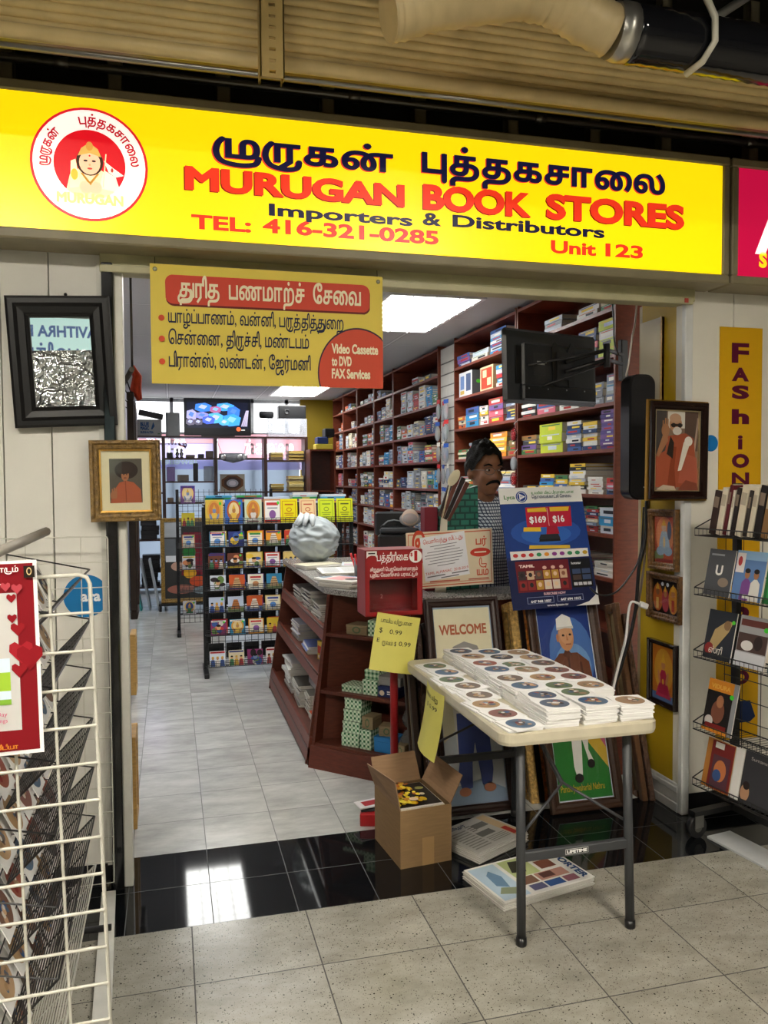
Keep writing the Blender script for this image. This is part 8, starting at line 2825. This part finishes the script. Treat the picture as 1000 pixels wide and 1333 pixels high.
# goods on the back shelves
def back_box(u0, v0, u1, v1, col, name, label, cat, mat='plastic', grp='goods on the back shelves', z=None, d=0.14, bev=0.006):
    a, b_ = bw(u0, v1), bw(u1, v0)
    zb = a.z if z is None else z
    MB().span((0, 0, 0), (b_.x - a.x, d, max(b_.z - zb, 0.02)), col, mat, bev).obj(name, None, (a.x, BY + 0.04, zb + 0.001), (0, 0, 0), label, cat, grp)


z1, z2, z3 = bw(300, 596).z, bw(300, 626).z, bw(300, 653).z
back_box(217, 589, 225, 596, '#1b1a1c', 'trinket_box', 'black box first from left on upper back shelf', 'box', z=z1)
for k, (u, lb) in enumerate(((231, 'left'), (236.5, 'right'))):
    p = bw(u, 596)
    MB().lathe([(0.03, 0), (0.015, 0.02), (0.028, 0.06), (0.012, 0.085), (0.02, 0.11), (0.004, 0.13)], '#1d1a1a', 'gloss', 12).obj('figurine', None, (p.x, BY + 0.1, z1 + 0.001), (0, 0, 0), 'small dark figurine on the upper back shelf, %s of a pair' % lb, 'figurine', 'figurines on the back shelf')
back_box(242, 592, 254, 596, '#6a5e54', 'trinket_box', 'low brown box in the middle of upper back shelf', 'box', z=z1)
back_box(258, 591, 266, 596, '#1b1a1c', 'trinket_box', 'low black box right of the brown one on upper back shelf', 'box', z=z1)
back_box(268, 587, 278, 596, '#5a4a40', 'framed_photo', 'small framed photo at right end of upper back shelf', 'photo', z=z1, d=0.03)
back_box(217, 608, 228, 625, '#7a6a9c', 'file_box', 'violet file box at left of middle back shelf', 'box', z=z2)
back_box(231, 618, 246, 625, '#6a625a', 'trinket_box', 'grey brown box on middle back shelf', 'box', z=z2)
back_box(252, 603, 258, 625, '#1a191b', 'case', 'tall black case on middle back shelf', 'case', z=z2)
back_box(266, 607, 278, 625, '#a8aeb4', 'glass_jar', 'clear jar set at right of middle back shelf', 'jar', 'clearbag', z=z2)
back_box(218, 648, 226, 653, '#7a6a58', 'trinket_box', 'tan box on lower back shelf', 'box', z=z3)
back_box(229, 648, 240, 653, '#b0aca4', 'trinket_box', 'pale box on lower back shelf', 'box', z=z3)
# grey stereo hanging in the middle bay
p = bw(303, 595)
o = thing('stereo', 'grey rounded stereo with silver speaker ends hung in the middle back bay', 'stereo', (p.x, BY - 0.08, p.z))
m_ = MB().tube([(-0.19, 0, 0.01), (-0.12, 0, 0.0), (0, 0, -0.015), (0.12, 0, 0.0), (0.19, 0, 0.01)], [0.035, 0.055, 0.07, 0.055, 0.035], '#7d8085', 'plastic', 14)
m_.obj('body', o)
for x in (-0.14, 0.08, 0.15):
    MB().lathe([(0.04, 0), (0.04, 0.01), (0.02, 0.014)], '#c4c6c8', 'metal', 14, (x, -0.055, 0.0), (0, -1, 0)).obj('speaker_cone', o)
MB().tube([(-0.15, 0, 0.05), (-0.22, 0.02, 0.24)], 0.003, '#3a3a3c', 'plastic', 5).obj('cord', o)
MB().tube([(0.15, 0, 0.05), (0.2, 0.02, 0.24)], 0.003, '#3a3a3c', 'plastic', 5).obj('cord', o)
# octagonal picture
a, b_ = bw(287, 640), bw(319, 617)
o = thing('picture_frame', 'square picture with an octagonal wooden surround in the middle back bay', 'picture frame', ((a.x + b_.x) / 2, BY + 0.05, bw(300, 640).z + 0.001))
w_, h_ = b_.x - a.x, b_.z - a.z
m_ = MB().span((-w_ / 2, 0, 0), (w_ / 2, 0.02, h_), '#8a8478', 'satin')
oc = lambda q: [(.5 + q * math.cos(math.pi / 8 + k * math.pi / 4), .5 + q * math.sin(math.pi / 8 + k * math.pi / 4)) for k in range(8)]
m_.obj('board', o)
m_ = MB()
art(m_, (-w_ / 2, -0.001, 0), X1, Z1, w_, h_, [('p', oc(.47), '#5a3a22'), ('p', oc(.36), '#3a2a26'), ('e', .5, .48, .24, .22, '#8a8a92'), ('e', .5, .48, .14, .14, '#b0a8b4')], step=0.001)
m_.obj('picture', o)
# folders stacked in the right bay
zz = bw(372, 599).z
rg = random.Random(5)
FZ = bw(370, 640).z
for col_, u0, u1, z0_, n_ in (('upper left', 350, 371, zz, 5), ('upper right', 373, 397, zz, 6), ('lower left', 350, 371, FZ, 5), ('lower right', 373, 397, FZ, 10)):
    a, b_ = bw(u0, 600), bw(u1, 600)
    for i in range(n_):
        MB().span((0, 0, 0), (b_.x - a.x - 0.05, 0.24, 0.021), rg.choice(['#c8b060', '#b89a4a', '#8a7440', '#d8c88a', '#6a5a3a']), 'paper', 0.002).obj('folder', None, (a.x + 0.026 + rg.uniform(0, .014), BY + 0.03 + rg.uniform(-.02, .02), z0_ + 0.001 + i * 0.0218), (0, 0, 0), 'buff paper folder in the %s stack of the back shelves, %s from below' % (col_, ORD[i]), 'folder', 'folders on the back shelves')
# dark cases on the left of the back shelves
for k, v in enumerate((700, 760)):
    z0_ = bw(300, v).z
    for i in range(7):
        a, b_ = bw(181, 600), bw(207, 600)
        MB().span((0, 0, 0), (b_.x - a.x - rg.uniform(0.0, .06), 0.2, 0.06), rg.choice(['#1b1b1d', '#232326', '#141416']), 'plastic', 0.003).obj('video_case', None, (a.x + rg.uniform(0, .02), BY + 0.04, z0_ + 0.001 + i * 0.061), (0, 0, 0), 'black video case, %s from below in the %s stack left of the gilt mirror' % (ORD[i], ('upper', 'lower')[k]), 'video case', 'video cases at the back')
# gilt mirror picture standing on the floor
a, b_ = on_y(210, 778, 10.6), on_y(243, 674, 10.6)
zb = 0.1
framed('picture_frame', 'tall gilt frame with flowers and a red figure standing at the back of the aisle', 0.78, b_.z - zb, 0.05, 0.03, '#9a7a3a', 'gilt', [
    ('r', 0, 0, 1, 1, '#3a3a38'), ('r', 0, .8, .3, 1, '#aab0b4'), ('r', 0, .5, .2, .78, '#6a7074'), ('r', .02, .48, .2, .56, '#e6eaee'), ('p', [(.3, .3), (.34, .86), (.66, .86), (.7, .3)], '#7a1f30'), ('e', .44, .6, .12, .09, '#2f7a3a'), ('e', .25, .42, .14, .06, '#c8a08a'), ('e', .45, .33, .12, .07, '#e0a82a'), ('e', .6, .22, .16, .07, '#c8502a'), ('e', .3, .12, .26, .06, '#a86a5a'), ('e', .7, .1, .2, .05, '#8aa0a8')],
    '#3a3a38', (a.x + 0.39, 10.6, zb + (b_.z - zb) / 2), (0, 0, 0), glass=False)
stp = thing('floor_stool', 'low dark stool carrying the tall gilt frame at the back', 'stool', (a.x + 0.39, 10.62, 0))
MB().span((-0.42, -0.1, 0.07), (0.42, 0.16, 0.098), '#151413', 'satin').obj('seat', stp)
for sx in (-1, 1):
    for sy in (-0.08, 0.14):
        MB().span((sx * 0.4 - 0.015, sy - 0.015, 0), (sx * 0.4 + 0.015, sy + 0.015, 0.07), '#151413', 'satin').obj('leg', stp)
# pale boards and a teal sheet leaning at the left
for i, (u, c_, lb, dx) in enumerate(((186, '#3aa0a0', 'teal sheet leaning at the left of the aisle', 0.0), (190, '#8a9298', 'grey board leaning at the left of the aisle, outer one', 0.07), (196, '#a0a6aa', 'grey board leaning at the left of the aisle, inner one', 0.12))):
    p = on_z(u, 786, 0.0)
    lean = -0.17
    MB().span((-0.012, -0.35, 0), (0.012, 0.0, 0.55 + 0.1 * (i > 0)), c_, 'satin', 0.002).obj('leaning_board', None, (p.x + dx, p.y - 0.3, 0.0045), (0, lean, 0), lb, 'board', 'boards leaning in the aisle')

# ================================================================== LEFT EDGE OF THE DOORWAY
# dark frames hanging edge-on just inside, and two pale wooden frames low down
for i, (y, c_) in enumerate(((3.95, '#241611'), (4.25, '#3a241a'), (4.6, '#1d1310'), (4.95, '#2f1d14'))):
    o = thing('picture_frame', 'tall dark frame edge-on hanging inside the left jamb, %s from the entrance' % ORD[i], 'picture frame', (on_y(173 + i, 650, y).x, y, 1.0), (0, 0, 0), 'frames hanging inside the left jamb')
    m_ = MB()
    m_.span((-0.02, 0, 0), (0.012, 0.24, 0.04), c_, 'wood', 0.004)
    m_.span((-0.02, 0, 1.02), (0.012, 0.24, 1.06), c_, 'wood', 0.004)
    m_.span((-0.02, 0, 0.04), (0.012, 0.04, 1.02), c_, 'wood', 0.004)
    m_.span((-0.02, 0.2, 0.04), (0.012, 0.24, 1.02), c_, 'wood', 0.004)
    m_.obj('frame', o)
    MB().span((-0.012, 0.04, 0.04), (-0.002, 0.2, 1.02), '#6a5a48', 'picture').obj('picture', o)
rail = MB().tube([(-0.15, 3.7, 2.13), (-0.33, 5.3, 2.13)], 0.012, '#5a5650', 'metal', 8)
for y in (4.05, 4.35, 4.7, 5.05):
    rail.tube([(on_y(175, 650, y).x - 0.004, y + 0.02, 2.055), (-0.15 - (y - 3.7) * 0.1125, y + 0.02, 2.13)], 0.003, '#3a3a3a', 'metal', 5)
rail.tube([(-0.15, 3.75, 2.13), (-0.15, 3.75, 2.85)], 0.006, '#5a5650', 'metal', 6)
rail.tube([(-0.325, 5.25, 2.13), (-0.325, 5.25, 2.85)], 0.006, '#5a5650', 'metal', 6)
rail.obj('hanging_rail', None, (0, 0, 0), (0, 0, 0), 'metal rail carrying the dark frames inside the left jamb', 'rail')
for i, (v0, v1, lb) in enumerate(((826, 905, 'upper pale wooden frame edge-on inside the left jamb'), (960, 1080, 'lower pale wooden frame edge-on inside the left jamb'))):
    y = (6.3, 3.86)[i]
    a, b_ = on_y(176, v1, y), on_y(176, v0, y)
    z0_ = max(a.z, 0.0)
    h_ = b_.z - z0_
    o = thing('picture_frame', lb, 'picture frame', (a.x - 0.012, y, z0_), (0, 0, 0), 'pale frames inside the left jamb')
    m_ = MB()
    m_.span((-0.02, 0, 0), (0.022, 0.04, h_), '#b08a4a', 'wood', 0.003)
    m_.span((-0.02, 0.2, 0), (0.022, 0.24, h_), '#b08a4a', 'wood', 0.003)
    m_.span((-0.02, 0.04, 0), (0.022, 0.2, 0.04), '#b08a4a', 'wood', 0.003)
    m_.span((-0.02, 0.04, h_ - 0.04), (0.022, 0.2, h_), '#b08a4a', 'wood', 0.003)
    m_.obj('frame', o)
    MB().span((-0.01, 0.04, 0.04), (0.0, 0.2, h_ - 0.04), '#d8d0bc', 'picture').obj('picture', o)
p = on_y(168, 500, 4.1)
m_ = MB().tube([(0, 0, 0.08), (0.02, 0, 0.03), (0.012, 0, -0.03), (0.03, 0.01, -0.08)], [0.008, 0.022, 0.026, 0.012], '#c8442a', 'cloth', 8)
m_.obj('garland', None, p + Vector((0.02, -0.06, 0)), (0, 0, 0), 'orange red cloth garland hanging above the dark frames inside the jamb', 'garland')
# open wall cabinet before the far bookcases
a, b_ = on_y(404, 652, 10.6), on_y(437, 585, 10.6)
o = thing('wall_cabinet', 'reddish brown open cabinet fixed high beside the far bookcases', 'cabinet', (a.x, 10.6, a.z))
w_, h_ = b_.x - a.x, b_.z - a.z
for q0, q1 in (((0, 0, 0), (0.02, 0.3, h_)), ((w_ - 0.02, 0, 0), (w_, 0.3, h_))):
    MB().span(q0, q1, WD, 'wood').obj('side_panel', o)
for z in (0.02, h_ * 0.2, h_ - 0.001):
    MB().span((0.02, 0, z - 0.02), (w_ - 0.02, 0.3, z), WD, 'woodflat').obj('shelf', o)
MB().span((0.02, 0.29, 0.02), (w_ - 0.02, 0.3, h_ - 0.02), WDK, 'wood').obj('back_panel', o)
MB().span((w_ * 0.35, 0.03, -1.0 * a.z + 0.0), (w_ * 0.65, 0.25, 0.0), WDK, 'wood').obj('pedestal', o)
for i, (u0, v0, u1, v1, c_, lb, z) in enumerate(((412, 578, 434, 585, '#d8c84a', 'yellow and white bundle on top of the far cabinet', None), (414, 567, 428, 576, '#2a3a6a', 'navy box on the bundle above the far cabinet', None), (424, 555, 436, 566, '#16171a', 'black box on the pile above the far cabinet', None))):
    p0, p1 = on_y(u0, v1, 10.6), on_y(u1, v0, 10.6)
    zb = (a.z + h_ + 0.001) if i == 0 else zlast
    hh = p1.z - p0.z
    MB().span((0, 0, 0), (p1.x - p0.x, 0.22, hh), c_, 'print', 0.008).obj('parcel', None, (p0.x, 10.63, zb), (0, 0, 0), lb, 'parcel', 'parcels on the far cabinet')
    zlast = zb + hh + 0.001
# ================================================================== SHOP OPPOSITE (seen only in reflections)
o = thing('shop_sign', 'pale cyan shop sign with blue lettering on the wall across the corridor', 'sign', (-1.65, -6.15, 1.75))
MB().span((-0.95, 0, 0), (0.95, -0.05, 0.95), '#b8d8d0', 'signlit').obj('face', o)
m_ = MB()
for t, z, h_, w_ in (('PAVITHRA FANCY', 0.68, 0.15, 1.6), ('பவித்ரா', 0.36, 0.15, 0.9), ('Gift Items & Watches', 0.1, 0.1, 1.5)):
    write(m_, t, (w_ / 2, 0.001, z), (-1, 0, 0), (0, 0, 1), h_, '#2a4a7c', 'signlit', 0.05, width=w_)
m_.obj('lettering', o)
